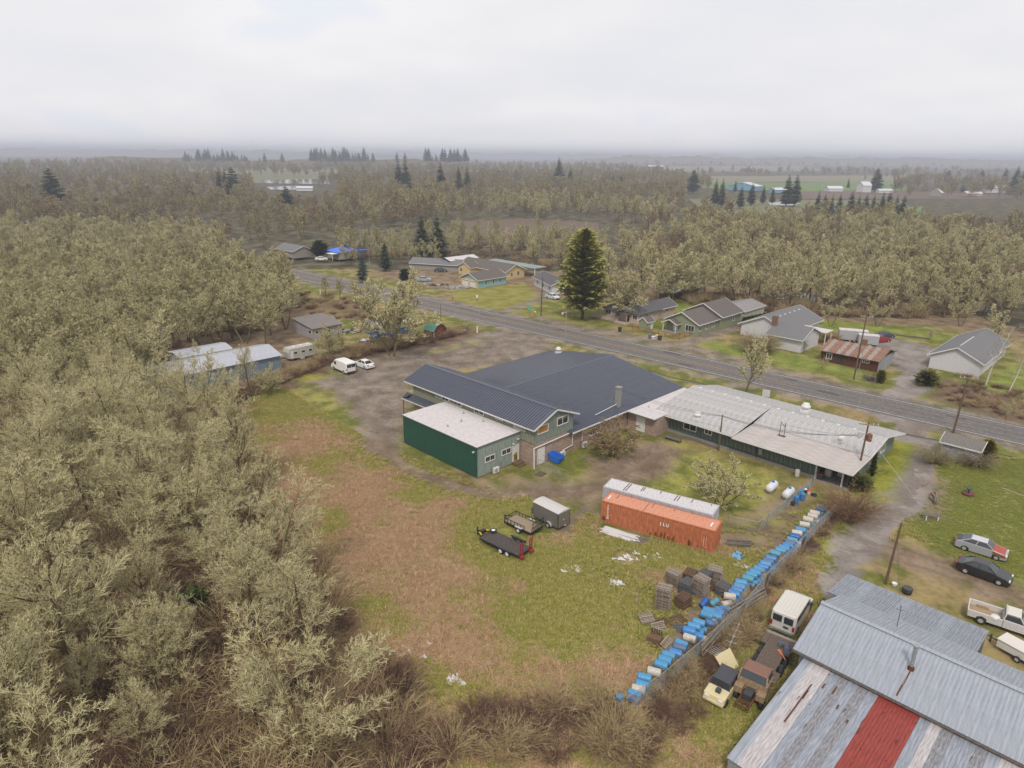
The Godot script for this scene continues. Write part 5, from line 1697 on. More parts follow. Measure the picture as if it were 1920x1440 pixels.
func make_trailers() -> void:
	var blackm := mat("trailer_black", 0.02, 0.02, 0.022, 0.45)
	var silver := mat("rim_silver", 0.6, 0.6, 0.6, 0.35, 0.0, Vector3.ONE, 0.5)
	# enclosed cargo trailer, local x towards its rear door
	var t := thing("cargo_trailer", "grey enclosed cargo trailer with pale rounded roof", "trailer", Vector3(4.02, 0, -63.96), -0.803)
	t.position = (Vector3(2.39, 0.45, -65.73) + Vector3(6.28, 0.45, -64.34)) * 0.5
	t.position.y = 0.0
	var gm := mat("trailer_grey", 0.27, 0.255, 0.235, 0.42, 0.2, Vector3(0.4, 0.4, 0.4), 0.4, 92)
	var b := MB.new()
	b.box(Vector3(-1.85, 0.45, -0.9), Vector3(1.85, 2.15, 0.9))
	part("box_body", b, gm, t)
	b = MB.new()
	var prev := Vector2(-0.93, 2.12)
	for k in range(1, 11):
		var z := -0.93 + 1.86 * k / 10.0
		var cur := Vector2(z, 2.15 + 0.16 * (1.0 - pow(z / 0.93, 2)))
		b.quad(Vector3(1.88, prev.y, prev.x), Vector3(1.88, cur.y, cur.x), Vector3(-1.88, cur.y, cur.x), Vector3(-1.88, prev.y, prev.x))
		b.tri(Vector3(1.88, 2.1, 0), Vector3(1.88, cur.y, cur.x), Vector3(1.88, prev.y, prev.x))
		prev = cur
	part("roof", b, mat("trailer_roof", 0.62, 0.59, 0.57, 0.5, 0.1, Vector3(0.5, 0.5, 0.5), 0.2, 93), t)
	for z in [-0.43, 0.43]:
		b = MB.new()
		b.box(Vector3(1.85, 0.5, z - 0.41), Vector3(1.875, 2.08, z + 0.41))
		part("rear_door", b, gm, t)
	b = MB.new()
	for z in [-0.92, 0.9]:
		b.box(Vector3(1.8, 0.45, z), Vector3(1.88, 2.15, z + 0.03))
	part("corner_trim", b, blackm, t)
	b = MB.new()
	b.box(Vector3(1.88, 0.42, -0.3), Vector3(1.9, 0.55, -0.1))
	b.box(Vector3(1.88, 1.2, 0.02), Vector3(1.92, 1.3, 0.12))
	part("latch", b, M.white_trim, t)
	for z in [-0.98, 0.98]:
		b = MB.new()
		for k in 8:
			var a0 := PI * k / 8.0
			var a1 := PI * (k + 1) / 8.0
			b.quad(Vector3(0.5 + cos(a0) * 0.46, 0.35 + sin(a0) * 0.42, z + 0.12), Vector3(0.5 + cos(a0) * 0.46, 0.35 + sin(a0) * 0.42, z - 0.12), Vector3(0.5 + cos(a1) * 0.46, 0.35 + sin(a1) * 0.42, z - 0.12), Vector3(0.5 + cos(a1) * 0.46, 0.35 + sin(a1) * 0.42, z + 0.12))
		part("mudguard", b, silver, t)
		wheel(t, Vector3(0.5, 0.34, z), 0.34, 0.2, silver)
	b = MB.new()
	b.bar(Vector3(-1.85, 0.5, -0.7), Vector3(-2.9, 0.5, 0), 0.09)
	b.bar(Vector3(-1.85, 0.5, 0.7), Vector3(-2.9, 0.5, 0), 0.09)
	b.bar(Vector3(-2.8, 0.0, 0), Vector3(-2.8, 0.7, 0), 0.08)
	part("tongue", b, blackm, t)
	# open utility trailer with a mesh tailgate
	t = thing("utility_trailer", "small black utility trailer with wooden deck and raised mesh gate", "trailer", Vector3.ZERO, -0.723)
	t.position = (Vector3(-0.79, 0.55, -64.51) + Vector3(3.46, 0.55, -63.23)) * 0.5
	t.position.y = 0.0
	deck(t, 3.6, 1.85, 0.58, mat("deck_pale", 0.40, 0.31, 0.22, 0.85, 0.35, Vector3(0.3, 2, 2), 0.0, 94), 9)
	b = MB.new()
	for z in [-0.95, 0.95]:
		b.bar(Vector3(-1.85, 0.5, z), Vector3(1.85, 0.5, z), 0.06, 0.14)
		b.bar(Vector3(-1.85, 0.98, z), Vector3(1.0, 0.98, z), 0.06)
		for k in 7:
			b.bar(Vector3(-1.82 + k * 0.46, 0.5, z), Vector3(-1.82 + k * 0.46, 0.98, z), 0.05)
	b.bar(Vector3(-1.85, 0.5, -0.95), Vector3(-1.85, 0.5, 0.95), 0.06, 0.14)
	b.bar(Vector3(-1.85, 0.98, -0.95), Vector3(-1.85, 0.98, 0.95), 0.06)
	b.bar(Vector3(1.85, 0.5, -0.95), Vector3(1.85, 0.5, 0.95), 0.06, 0.14)
	b.bar(Vector3(-1.85, 0.5, -0.6), Vector3(-2.7, 0.5, 0), 0.08)
	b.bar(Vector3(-1.85, 0.5, 0.6), Vector3(-2.7, 0.5, 0), 0.08)
	b.bar(Vector3(-2.6, 0.0, 0), Vector3(-2.6, 0.7, 0), 0.07)
	part("frame", b, blackm, t)
	b = MB.new()
	for k in 9:
		b.bar(Vector3(1.9, 0.5, -0.92 + k * 0.23), Vector3(2.05, 1.75, -0.92 + k * 0.23), 0.04)
	for f in [0.0, 0.5, 1.0]:
		b.bar(Vector3(1.9 + 0.15 * f, 0.5 + 1.25 * f, -0.92), Vector3(1.9 + 0.15 * f, 0.5 + 1.25 * f, 0.92), 0.05)
	part("tail_gate", b, blackm, t)
	for z in [-1.1, 1.1]:
		b = MB.new()
		b.box(Vector3(-0.15, 0.66, z - 0.12), Vector3(0.75, 0.7, z + 0.12))
		part("mudguard", b, silver, t)
		wheel(t, Vector3(0.3, 0.32, z), 0.32, 0.2, mat("rim_white", 0.75, 0.75, 0.75, 0.4))
	# tandem-axle equipment trailer with red ramps
	t = thing("equipment_trailer", "flat black equipment trailer with dark wood deck and red ramps", "trailer", Vector3.ZERO, -0.684)
	t.position = (Vector3(-2.97, 0.65, -60.96) + Vector3(1.9, 0.65, -58.94)) * 0.5
	t.position.y = 0.0
	deck(t, 5.0, 1.95, 0.66, mat("deck_dark", 0.145, 0.115, 0.105, 0.85, 0.6, Vector3(0.3, 1.5, 1.5), 0.0, 95), 9)
	b = MB.new()
	for z in [-1.0, 1.0]:
		b.bar(Vector3(-2.55, 0.58, z), Vector3(2.55, 0.58, z), 0.07, 0.16)
	b.bar(Vector3(-2.55, 0.58, -1.0), Vector3(-2.55, 0.58, 1.0), 0.07, 0.16)
	b.bar(Vector3(2.55, 0.58, -1.0), Vector3(2.55, 0.58, 1.0), 0.07, 0.16)
	b.bar(Vector3(-2.5, 0.58, -0.75), Vector3(-3.8, 0.58, 0), 0.1, 0.14)
	b.bar(Vector3(-2.5, 0.58, 0.75), Vector3(-3.8, 0.58, 0), 0.1, 0.14)
	b.bar(Vector3(-3.7, 0.0, 0), Vector3(-3.7, 1.05, 0), 0.1)
	part("frame", b, blackm, t)
	b = MB.new()
	b.box(Vector3(-3.2, 0.66, -0.3), Vector3(-2.8, 0.95, 0.25))
	part("winch_box", b, blackm, t)
	b = MB.new()
	b.bar(Vector3(-3.15, 0.75, 0.3), Vector3(-2.7, 0.75, 0.55), 0.12)
	b.bar(Vector3(-3.0, 0.78, -0.35), Vector3(-2.65, 0.78, -0.55), 0.12)
	part("yellow_strap", b, mat("strap_yellow", 0.6, 0.42, 0.02, 0.6), t)
	var sp := Node3D.new()
	sp.name = "spare_wheel"
	t.add_child(sp)
	sp.position = Vector3(-2.2, 0.8, -0.75)
	sp.rotation.x = PI / 2
	wheel(sp, Vector3.ZERO, 0.36, 0.24, mat("rim_white", 0.75, 0.75, 0.75), "wheel")
	b = MB.new()
	b.box(Vector3(-0.1, 0.66, -1.2), Vector3(1.75, 0.98, -1.15))
	b.box(Vector3(-0.1, 0.95, -1.2), Vector3(1.75, 1.0, -0.95))
	part("mudguard", b, blackm, t)
	b = MB.new()
	b.box(Vector3(-0.2, 0.72, 1.0), Vector3(1.75, 0.76, 1.24))
	part("mudguard", b, blackm, t)
	for x in [0.35, 1.2]:
		for z in [-1.08, 1.08]:
			wheel(t, Vector3(x, 0.36, z), 0.36, 0.22, M.rim_white)
	for z in [-0.75, 0.75]:
		b = MB.new()
		for s in [-0.17, 0.17]:
			b.bar(Vector3(2.6, 0.6, z + s), Vector3(2.75, 2.1, z + s), 0.06, 0.07)
		for k in 7:
			b.bar(Vector3(2.61 + k * 0.022, 0.72 + k * 0.21, z - 0.17), Vector3(2.61 + k * 0.022, 0.72 + k * 0.21, z + 0.17), 0.05)
		b.box(Vector3(2.6, 0.5, z - 0.25), Vector3(3.0, 0.58, z + 0.25))
		b.bar(Vector3(2.98, 0.54, z), Vector3(2.68, 1.2, z), 0.06)
		part("red_ramp", b, mat("ramp_red", 0.28, 0.02, 0.02, 0.5), t)

# ---------------------------------------------------------------- houses across the road
func house(called: String, label: String, pos: Vector3, turn: float, lx: float, lz: float, eave: float, ridge: float, wm: Material, rm: Material, ox := 0.4, oz := 0.5) -> Node3D:
	var t := thing(called, label, "house", pos, turn)
	part("wall", gable_walls(lx, lz, eave, ridge), wm, t)
	gable_roof(t, lx, lz, eave, ridge, ox, oz, rm, M.white_trim)
	return t

# hipped roof over x 0..lx, z 0..-lz
func hip_roof(t: Node, lx: float, lz: float, eave: float, ridge: float, o: float, m: Material) -> void:
	var a := Vector3(-o, eave, o)
	var b := Vector3(lx + o, eave, o)
	var c := Vector3(lx + o, eave, -lz - o)
	var d := Vector3(-o, eave, -lz - o)
	var h := lz / 2
	var r0 := Vector3(h * 0.9, ridge, -h)
	var r1 := Vector3(lx - h * 0.9, ridge, -h)
	for q in [[a, b, r1, r0], [c, d, r0, r1]]:
		part("roof_slope", slope(q[0], q[1], q[2], q[3], 0.1), m, t)
	for q in [[b, c, r1], [d, a, r0]]:
		var mb := MB.new()
		mb.tri(q[0], q[1], q[2])
		mb.tri(q[1] - Vector3(0, 0.1, 0), q[0] - Vector3(0, 0.1, 0), q[2] - Vector3(0, 0.1, 0))
		mb.quad(q[0] - Vector3(0, 0.1, 0), q[1] - Vector3(0, 0.1, 0), q[1], q[0])
		part("roof_hip", mb, m, t)

func box_part(t: Node, called: String, lo: Vector3, hi: Vector3, m: Material) -> MeshInstance3D:
	var b := MB.new()
	b.box(lo, hi)
	return part(called, b, m, t)

func make_houses() -> void:
	var sh_grey := mat("shingle_grey", 0.135, 0.13, 0.14, 0.9, 0.35, Vector3(0.5, 0.5, 0.5), 0.0, 101)
	var sh_brown := mat("shingle_brown", 0.19, 0.165, 0.145, 0.9, 0.4, Vector3(0.5, 0.5, 0.5), 0.0, 102)
	var sh_pale := mat("shingle_pale", 0.22, 0.215, 0.225, 0.9, 0.35, Vector3(0.4, 0.4, 0.4), 0.0, 103)
	var pink := mat("wall_pink", 0.52, 0.40, 0.34, 0.8, 0.15, Vector3(0.3, 0.3, 0.3), 0.0, 104)
	var green := mat("wall_green", 0.255, 0.275, 0.175, 0.8, 0.12, Vector3(0.3, 0.3, 0.3), 0.0, 105)
	var white := mat("wall_white", 0.62, 0.61, 0.63, 0.8, 0.12, Vector3(0.3, 0.3, 0.3), 0.0, 106)
	var yellow := mat("wall_yellow", 0.62, 0.46, 0.22, 0.8, 0.12, Vector3(0.3, 0.3, 0.3), 0.0, 107)
	var aqua := mat("wall_aqua", 0.27, 0.46, 0.46, 0.8, 0.12, Vector3(0.3, 0.3, 0.3), 0.0, 108)
	var rusty := mat("roof_rusty", 0.54, 0.31, 0.22, 0.8, 0.55, Vector3(0.55, 0.55, 0.12), 0.1, 109)
	var rusty2 := mat("roof_rusty_pale", 0.62, 0.50, 0.44, 0.8, 0.5, Vector3(0.55, 0.55, 0.12), 0.1, 110)
	var redwood := mat("redwood", 0.185, 0.06, 0.028, 0.9, 0.55, Vector3(1.2, 0.08, 1.2), 0.0, 111)
	# pink house with grey hip roof
	var t := thing("pink_house", "pink house with grey hipped roof across the road", "house", ab(-100.2, 131.6), YAW)
	box_part(t, "wall", Vector3(0, 0, -8), Vector3(10.6, 2.6, 0), pink)
	box_part(t, "wall", Vector3(5.4, 0, -15.6), Vector3(10.2, 2.6, -7.9), pink)
	hip_roof(t, 10.6, 8, 2.62, 4.4, 0.6, sh_grey)
	var wing := Node3D.new()
	wing.name = "rear_roof"
	t.add_child(wing)
	wing.position = Vector3(10.2, 0, -6.0)
	wing.rotation.y = PI / 2
	gable_roof(wing, 9.6, 4.8, 2.6, 4.0, 0.4, 0.5, sh_grey, M.white_trim)
	window(t, wall_xf("f", 0, 0, 1.4, 1.6), 1.6, 1.0, 2)
	window(t, wall_xf("f", 0, 0, 4.4, 1.6), 1.1, 1.0, 2)
	window(t, wall_xf("f", 0, 0, 9.3, 1.6), 1.2, 1.0, 2)
	window(t, wall_xf("r", 10.6, 0, 3.0, 1.6), 1.0, 1.0, 2)
	window(t, wall_xf("r", 10.2, 0, 12.0, 1.7), 1.0, 0.8, 2)
	door(t, wall_xf("f", 0, 0, 7.3, 0.3), 1.0, 2.0, redwood)
	box_part(t, "ramp_wall", Vector3(-2.4, 0, 1.2), Vector3(5.4, 0.95, 1.35), pink)
	box_part(t, "porch_roof", Vector3(4.9, 2.35, 0.05), Vector3(8.6, 2.45, 2.3), sh_grey)
	for x in [5.0, 8.5]:
		box_part(t, "porch_post", Vector3(x - 0.06, 0, 2.1), Vector3(x + 0.06, 2.35, 2.22), pink)
	box_part(t, "porch_floor", Vector3(4.9, 0, 0.02), Vector3(8.6, 0.28, 2.3), pink)
	# green shed
	t = house("garden_shed", "small pale green garden shed beside the pink house", ab(-85.3, 128.5), YAW + PI / 2, 2.5, 2.3, 1.9, 2.8, green, sh_brown, 0.25, 0.25)
	door(t, wall_xf("f", 0, 0, 1.8, 0.05), 0.8, 1.8, M.white_trim)
	window(t, wall_xf("f", 0, 0, 0.7, 1.2), 0.4, 0.5, 1)
	# green craftsman house: front block and taller rear block, ridges along b
	t = house("craftsman_house", "sage green house with brown shingle gables and white trim", ab(-74.6, 132.2), YAW + PI / 2, 11.4, 8.2, 2.75, 4.75, green, sh_brown, 0.45, 0.5)
	for x in [1.0, 3.8, 6.6]:
		window(t, wall_xf("f", 0, 0, x, 1.55), 0.9, 0.9, 2)
	door(t, wall_xf("f", 0, 0, 9.6, 0.2), 0.9, 2.0, M.white_trim)
	window(t, wall_xf("l", 0, 0, 2.0, 1.45), 2.1, 1.3, 3)
	door(t, wall_xf("l", 0, 0, 5.6, 0.3), 0.95, 2.0, M.white_trim)
	var rear := Node3D.new()
	rear.name = "rear_block"
	t.add_child(rear)
	rear.position = Vector3(9.0, 0, 0.7)
	part("wall", gable_walls(9.2, 9.6, 3.2, 5.5), green, rear)
	gable_roof(rear, 9.2, 9.6, 3.2, 5.5, 0.45, 0.5, sh_brown, M.white_trim)
	window(rear, wall_xf("f", 0, 0, 5.6, 1.9), 0.6, 1.0, 1)
	var pr := Node3D.new()
	pr.name = "porch_gable"
	t.add_child(pr)
	pr.position = Vector3(-1.9, 0, -4.4)
	gable_roof(pr, 2.0, 3.4, 2.2, 3.0, 0.2, 0.3, sh_brown, M.white_trim)
	for z in [-0.1, -3.3]:
		box_part(pr, "post", Vector3(0, 0, z - 0.07), Vector3(0.14, 2.2, z + 0.07), M.white_trim)
	box_part(pr, "floor", Vector3(-0.2, 0, -3.6), Vector3(1.9, 0.25, 0.2), M.concrete)
	# wooden rail fence in front
	var wr := thing("rail_fence", "low orange-brown wooden rail fence in front of the green house", "fence", ab(-88.0, 126.6), YAW)
	var cedar := mat("cedar", 0.40, 0.165, 0.06, 0.8, 0.3, Vector3(1, 1, 1), 0.0, 112)
	for k in 8:
		box_part(wr, "post", Vector3(k * 1.75 - 0.06, 0, -0.06), Vector3(k * 1.75 + 0.06, 1.1, 0.06), cedar)
	for y in [0.45, 1.0]:
		box_part(wr, "rail", Vector3(0, y, -0.035), Vector3(12.25, y + 0.09, 0.035), cedar)
	for k in 3:
		box_part(wr, "post", Vector3(12.19, 0, -2.2 * k - 2.2), Vector3(12.31, 1.1, -2.2 * k - 2.08), cedar)
	for y in [0.45, 1.0]:
		box_part(wr, "rail", Vector3(12.2, y, -6.6), Vector3(12.27, y + 0.09, 0), cedar)
	for q in [[Vector3(-90.6, 0, 0), Color(0.03, 0.035, 0.04), "black wheelie bin at the driveway of the pink house", Vector3(24.16, 0, -149.73)], [Vector3.ZERO, Color(0.13, 0.17, 0.25), "blue-grey wheelie bin before the rail fence", Vector3(29.79, 0, -143.84)], [Vector3.ZERO, Color(0.55, 0.4, 0.24), "tan bin between the two dark bins", Vector3(31.13, 0, -142.99)], [Vector3.ZERO, Color(0.04, 0.05, 0.075), "dark bin rightmost of the three at the fence", Vector3(31.74, 0, -142.57)], [Vector3.ZERO, Color(0.6, 0.58, 0.56), "small white can between the bins", Vector3(30.43, 0, -142.96)]]:
		var bt := thing("wheelie_bin", q[2], "bin", q[3], YAW)
		var s := 0.7 if q[2].begins_with("small") else 1.0
		var b := MB.new()
		b.col = q[1]
		b.loft([[Vector3(-0.24, 0.05, 0.24), Vector3(0.24, 0.05, 0.24), Vector3(0.24, 0.05, -0.24), Vector3(-0.24, 0.05, -0.24)], [Vector3(-0.32, 1.0 * s, 0.34), Vector3(0.32, 1.0 * s, 0.34), Vector3(0.32, 1.0 * s, -0.34), Vector3(-0.32, 1.0 * s, -0.34)]])
		part("bin_body", b, M.paint, bt)
		b = MB.new()
		b.col = q[1] * 1.2
		b.box(Vector3(-0.34, 1.0 * s, -0.36), Vector3(0.34, 1.0 * s + 0.07, 0.37))
		part("lid", b, M.paint, bt)
	# grey garage behind
	t = house("back_garage", "grey metal-roofed garage behind the sage green house", ab(-74.4, 152.8), YAW + PI / 2, 10.5, 7.6, 2.5, 3.5, mat("wall_stone", 0.40, 0.38, 0.32, 0.8), mat("roof_metal_grey", 0.36, 0.34, 0.34, 0.6, 0.25, Vector3(0.5, 0.5, 0.1), 0.1, 113), 0.3, 0.3)
	# clipped hedge
	var hd := conifer(121, 2.4, 0.9, Color(0.05, 0.06, 0.02), Color(0.10, 0.11, 0.04), {"rows": 18, "per": 9, "shape": 0.25, "rise": 0.9, "droop": 0.1, "bare": 0.01})
	for k in 9:
		plant("hedge_shrub", hd, ab(-71.5 + k * 0.25, 147.5 + k * 1.5), k, 1.0, "clipped evergreen hedge plant between the green house and the grey roofs", "shrub", "hedge plants", true)
	# white chimney house: low wing with gable end, long main roof behind
	t = house("chimney_house", "white house with pale grey shingle roofs and brick chimney", ab(-60.4, 135.9), YAW, 7.2, 8.6, 2.8, 4.5, white, sh_pale, 0.4, 0.6)
	box_part(t, "chimney", Vector3(-0.6, 3.2, -3.2), Vector3(0.4, 6.0, -2.4), mat("chimney_brick", 0.27, 0.15, 0.09, 0.9, 0.3, Vector3(1.5, 1.5, 1.5), 0.0, 114))
	var main := Node3D.new()
	main.name = "main_block"
	t.add_child(main)
	main.position = Vector3(2.0, 0, -5.0)
	main.rotation.y = PI / 2
	part("wall", gable_walls(17.0, 10.5, 2.7, 5.0), white, main)
	gable_roof(main, 17.0, 10.5, 2.7, 5.0, 0.5, 0.7, sh_pale, M.white_trim)
	for k in 6:
		box_part(main, "roof_vent", Vector3(2.0 + k * 2.4, 4.45, -4.2), Vector3(2.4 + k * 2.4, 4.72, -3.9), M.white_trim)
	box_part(t, "porch_roof", Vector3(2.6, 2.75, -12.5), Vector3(8.6, 2.9, -8.8), M.flat_roof)
	box_part(t, "porch_post", Vector3(8.3, 0, -12.3), Vector3(8.45, 2.75, -12.15), M.white_trim)
	box_part(t, "porch_post", Vector3(8.3, 0, -9.1), Vector3(8.45, 2.75, -8.95), M.white_trim)
	# rusty cabin
	t = thing("rusty_cabin", "old red board cabin with rusty corrugated roof beside the road", "cabin", ab(-48.2, 133.4), YAW)
	part("wall", gable_walls(10.5, 8.6, 2.3, 3.5), redwood, t)
	var ew := box_part(t, "end_cladding", Vector3(10.5, 0, -8.55), Vector3(10.54, 2.35, -0.05), mat("cladding_grey", 0.40, 0.42, 0.45, 0.7, 0.3, Vector3(0.8, 0.1, 0.8), 0.0, 115))
	panel_roof(t, "roof_sheet", Vector3(-0.3, 2.2, 0.7), Vector3(10.9, 2.2, 0.7), Vector3(-0.3, 3.62, -4.3), 14, [rusty, rusty2, rusty, rusty, rusty2], 0.03, 0.06, 4)
	panel_roof(t, "roof_sheet", Vector3(10.9, 2.2, -9.3), Vector3(-0.3, 2.2, -9.3), Vector3(10.9, 3.62, -4.3), 14, [rusty, rusty2], 0.03, 0.06, 4)
	box_part(t, "chimney", Vector3(5.6, 3.1, -5.0), Vector3(6.5, 4.6, -4.2), M.chimney_brick)
	window(t, wall_xf("f", 0, 0, 8.3, 1.6), 1.1, 0.4, 3)
	window(t, wall_xf("f", 0, 0, 1.6, 1.25), 0.9, 1.0, 2)
	box_part(t, "door", Vector3(3.1, 0.05, 0), Vector3(4.3, 2.0, 0.04), mat("door_dark", 0.07, 0.055, 0.045, 0.9, 0.4, Vector3(1, 1, 1), 0.0, 116))
	# white garage at the right
	t = house("white_garage", "plain white garage with grey gable roof at the right", ab(-23.8, 144.0), YAW + PI / 2, 21.0, 8.2, 2.7, 4.7, white, sh_pale, 0.5, 0.6)
	for k in 16:
		box_part(t, "ridge_vent", Vector3(1.5 + k * 0.62, 4.83, -4.2), Vector3(1.75 + k * 0.62, 4.92, -4.0), M.white_trim)
	window(t, wall_xf("f", 0, 0, 6.0, 1.6), 0.9, 0.6, 2)
	window(t, wall_xf("f", 0, 0, 9.0, 1.6), 0.9, 0.6, 2)
	# small grey garage near the road
	t = house("small_garage", "small weathered grey garage half hidden by shrubs near the road", ab(-18.6, 99.3), YAW, 4.2, 3.6, 2.2, 2.9, mat("wall_weathered", 0.58, 0.57, 0.60, 0.9, 0.5, Vector3(0.5, 0.5, 0.5), 0.0, 117), mat("shingle_moss", 0.30, 0.28, 0.25, 0.9, 0.45, Vector3(0.6, 0.6, 0.6), 0.0, 118), 0.3, 0.3)
	# aqua and yellow house
	t = house("aqua_house", "low house with aqua side wall and cream garage doors", ab(-148.8, 134.2), YAW + PI / 2, 11.6, 7.6, 2.5, 4.1, aqua, sh_brown, 0.5, 0.5)
	box_part(t, "front_wall", Vector3(-0.04, 0, -7.6), Vector3(0.0, 2.5, 0), yellow)
	for z in [-1.0, -4.3]:
		var gd := box_part(t, "garage_door", Vector3(-0.1, 0.05, z - 2.5), Vector3(-0.04, 2.1, z), M.white_trim)
		for k in 4:
			box_part(gd, "pane", Vector3(-0.112, 1.65, z - 2.3 + k * 0.58), Vector3(-0.1, 1.9, z - 1.9 + k * 0.58), M.pane)
	for x in [3.2, 6.2, 9.0]:
		window(t, wall_xf("f", 0, 0, x, 1.4), 0.6, 1.2, 1, null, 2)
	t = house("yellow_house", "yellow house with brown roof behind the aqua one", ab(-176.0, 150.4), YAW, 22.3, 8.4, 2.6, 4.4, yellow, sh_brown, 0.5, 0.6)
	window(t, wall_xf("r", 22.3, 0, 2.6, 1.5), 0.9, 1.1, 2)
	window(t, wall_xf("r", 22.3, 0, 5.6, 1.6), 1.0, 1.3, 2)
	var gb := Node3D.new()
	gb.name = "front_gable"
	t.add_child(gb)
	gb.position = Vector3(9.0, 0, 3.0)
	gb.rotation.y = PI / 2
	part("wall", gable_walls(4.0, 6.0, 2.6, 4.0), yellow, gb)
	gable_roof(gb, 4.0, 6.0, 2.6, 4.0, 0.4, 0.4, sh_brown, M.white_trim)
	window(gb, wall_xf("l", 0, 0, 4.6, 1.5), 1.0, 1.1, 2)
	box_part(t, "porch_roof", Vector3(17.0, 2.5, 0.2), Vector3(22.0, 2.62, 4.4), M.flat_roof)
	for x in [18.0, 19.6, 21.2]:
		box_part(t, "porch_post", Vector3(x, 0, 4.0), Vector3(x + 0.3, 2.5, 4.25), redwood)
	t = thing("patio_cover", "green-grey metal patio roof on white posts behind the yellow house", "patio roof", ab(-176, 159.6), YAW)
	box_part(t, "roof_sheet", Vector3(2, 3.0, -6.0), Vector3(26, 3.1, -0.2), mat("patio_metal", 0.30, 0.36, 0.33, 0.5, 0.2, Vector3(0.4, 0.4, 0.4), 0.2, 119))
	for x in [3.0, 14.0, 25.6]:
		box_part(t, "post", Vector3(x, 0, -0.6), Vector3(x + 0.2, 3.0, -0.4), M.white_trim)
	t = thing("metal_carport", "tall white metal carport with open front beside the yellow house", "carport", ab(-184.0, 148.5), YAW)
	box_part(t, "side_wall", Vector3(5.5, 0, -12.5), Vector3(5.6, 3.4, 0), M.wall_white)
	box_part(t, "side_wall", Vector3(0, 0, -12.5), Vector3(0.1, 3.4, 0), M.wall_white)
	box_part(t, "rear_wall", Vector3(0.1, 0, -12.5), Vector3(5.5, 3.4, -12.4), M.wall_white)
	part("roof_slope", slope(Vector3(5.8, 3.4, 0.3), Vector3(5.8, 3.4, -12.8), Vector3(2.8, 4.3, -12.8), Vector3(2.8, 4.3, 0.3), 0.06), M.flat_roof, t)
	part("roof_slope", slope(Vector3(-0.2, 3.4, -12.8), Vector3(-0.2, 3.4, 0.3), Vector3(2.8, 4.3, 0.3), Vector3(2.8, 4.3, -12.8), 0.06), M.flat_roof, t)
	# white house by the big conifer
	t = house("white_house", "small white house with grey roof left of the big conifer", Vector3(6.38, 0, -206.8), -1.252, 15.0, 6.5, 2.6, 4.0, white, sh_grey, 0.5, 0.5)
	for x in [3.0, 8.0, 13.0]:
		window(t, wall_xf("f", 0, 0, x, 1.4), 0.8, 1.1, 1)
	# house under a blue tarp, and its neighbours far left
	t = thing("tarp_house", "far house with bright blue tarp over its roof", "house", ab(-234.2, 134.0), YAW)
	box_part(t, "wall", Vector3(0, 0, -12), Vector3(9.0, 2.7, 0), mat("wall_drab", 0.36, 0.33, 0.29, 0.9, 0.2, Vector3(0.3, 0.3, 0.3), 0.0, 120))
	hip_roof(t, 9.0, 12.0, 2.75, 4.4, 0.6, mat("tarp_bright", 0.03, 0.16, 0.72, 0.5))
	box_part(t, "awning", Vector3(5.0, 2.3, 0.1), Vector3(9.4, 2.4, 3.0), M.white_trim)
	box_part(t, "awning_post", Vector3(9.1, 0, 2.7), Vector3(9.25, 2.3, 2.85), M.white_trim)
	house("grey_house", "grey-roofed house half hidden in the left woods", Vector3(-91.12, 0, -265.41), YAW, 13.0, 8.0, 2.6, 4.2, M.wall_drab, sh_pale)
	house("long_grey_barn", "long low grey-roofed shed behind the roadside shrubs", Vector3(-35.14, 0, -234.18), YAW + 0.5, 18.0, 7.0, 2.3, 3.6, M.wall_drab, sh_pale)
	house("cottage", "tiny white gable peeping out of the left woods", Vector3(-147.94, 0, -305.06), YAW, 8.0, 6.0, 3.5, 6.0, white, sh_pale)
	house("grey_barn", "long grey roof under the trees beside the left wood", Vector3(-93.57, 0, -192.21), YAW + PI / 2, 18.0, 9.0, 3.0, 4.6, M.wall_drab, sh_pale)

# ---------------------------------------------------------------- vehicles
# body from a side outline: full outline in the middle, drawn in a little at the sides
func shell(out: Array, w: float, bev: float, inset: float, cx: float, cy: float) -> MB:
	var b := MB.new()
	var pg := PackedVector2Array(out)
	if Geometry2D.is_polygon_clockwise(pg):
		pg.reverse()
	var rings := []
	for q in [[-w, 1.0 - inset], [-w + bev, 1.0], [w - bev, 1.0], [w, 1.0 - inset]]:
		var r := []
		for p in pg:
			r.append(Vector3(cx + (p.x - cx) * q[1], cy + (p.y - cy) * q[1], q[0]))
		rings.append(r)
	b.loft(rings, true, false)
	var tr := Geometry2D.triangulate_polygon(pg)
	for k in range(0, tr.size(), 3):
		b.tri(rings[3][tr[k]], rings[3][tr[k + 1]], rings[3][tr[k + 2]])
		b.tri(rings[0][tr[k]], rings[0][tr[k + 2]], rings[0][tr[k + 1]])
	return b

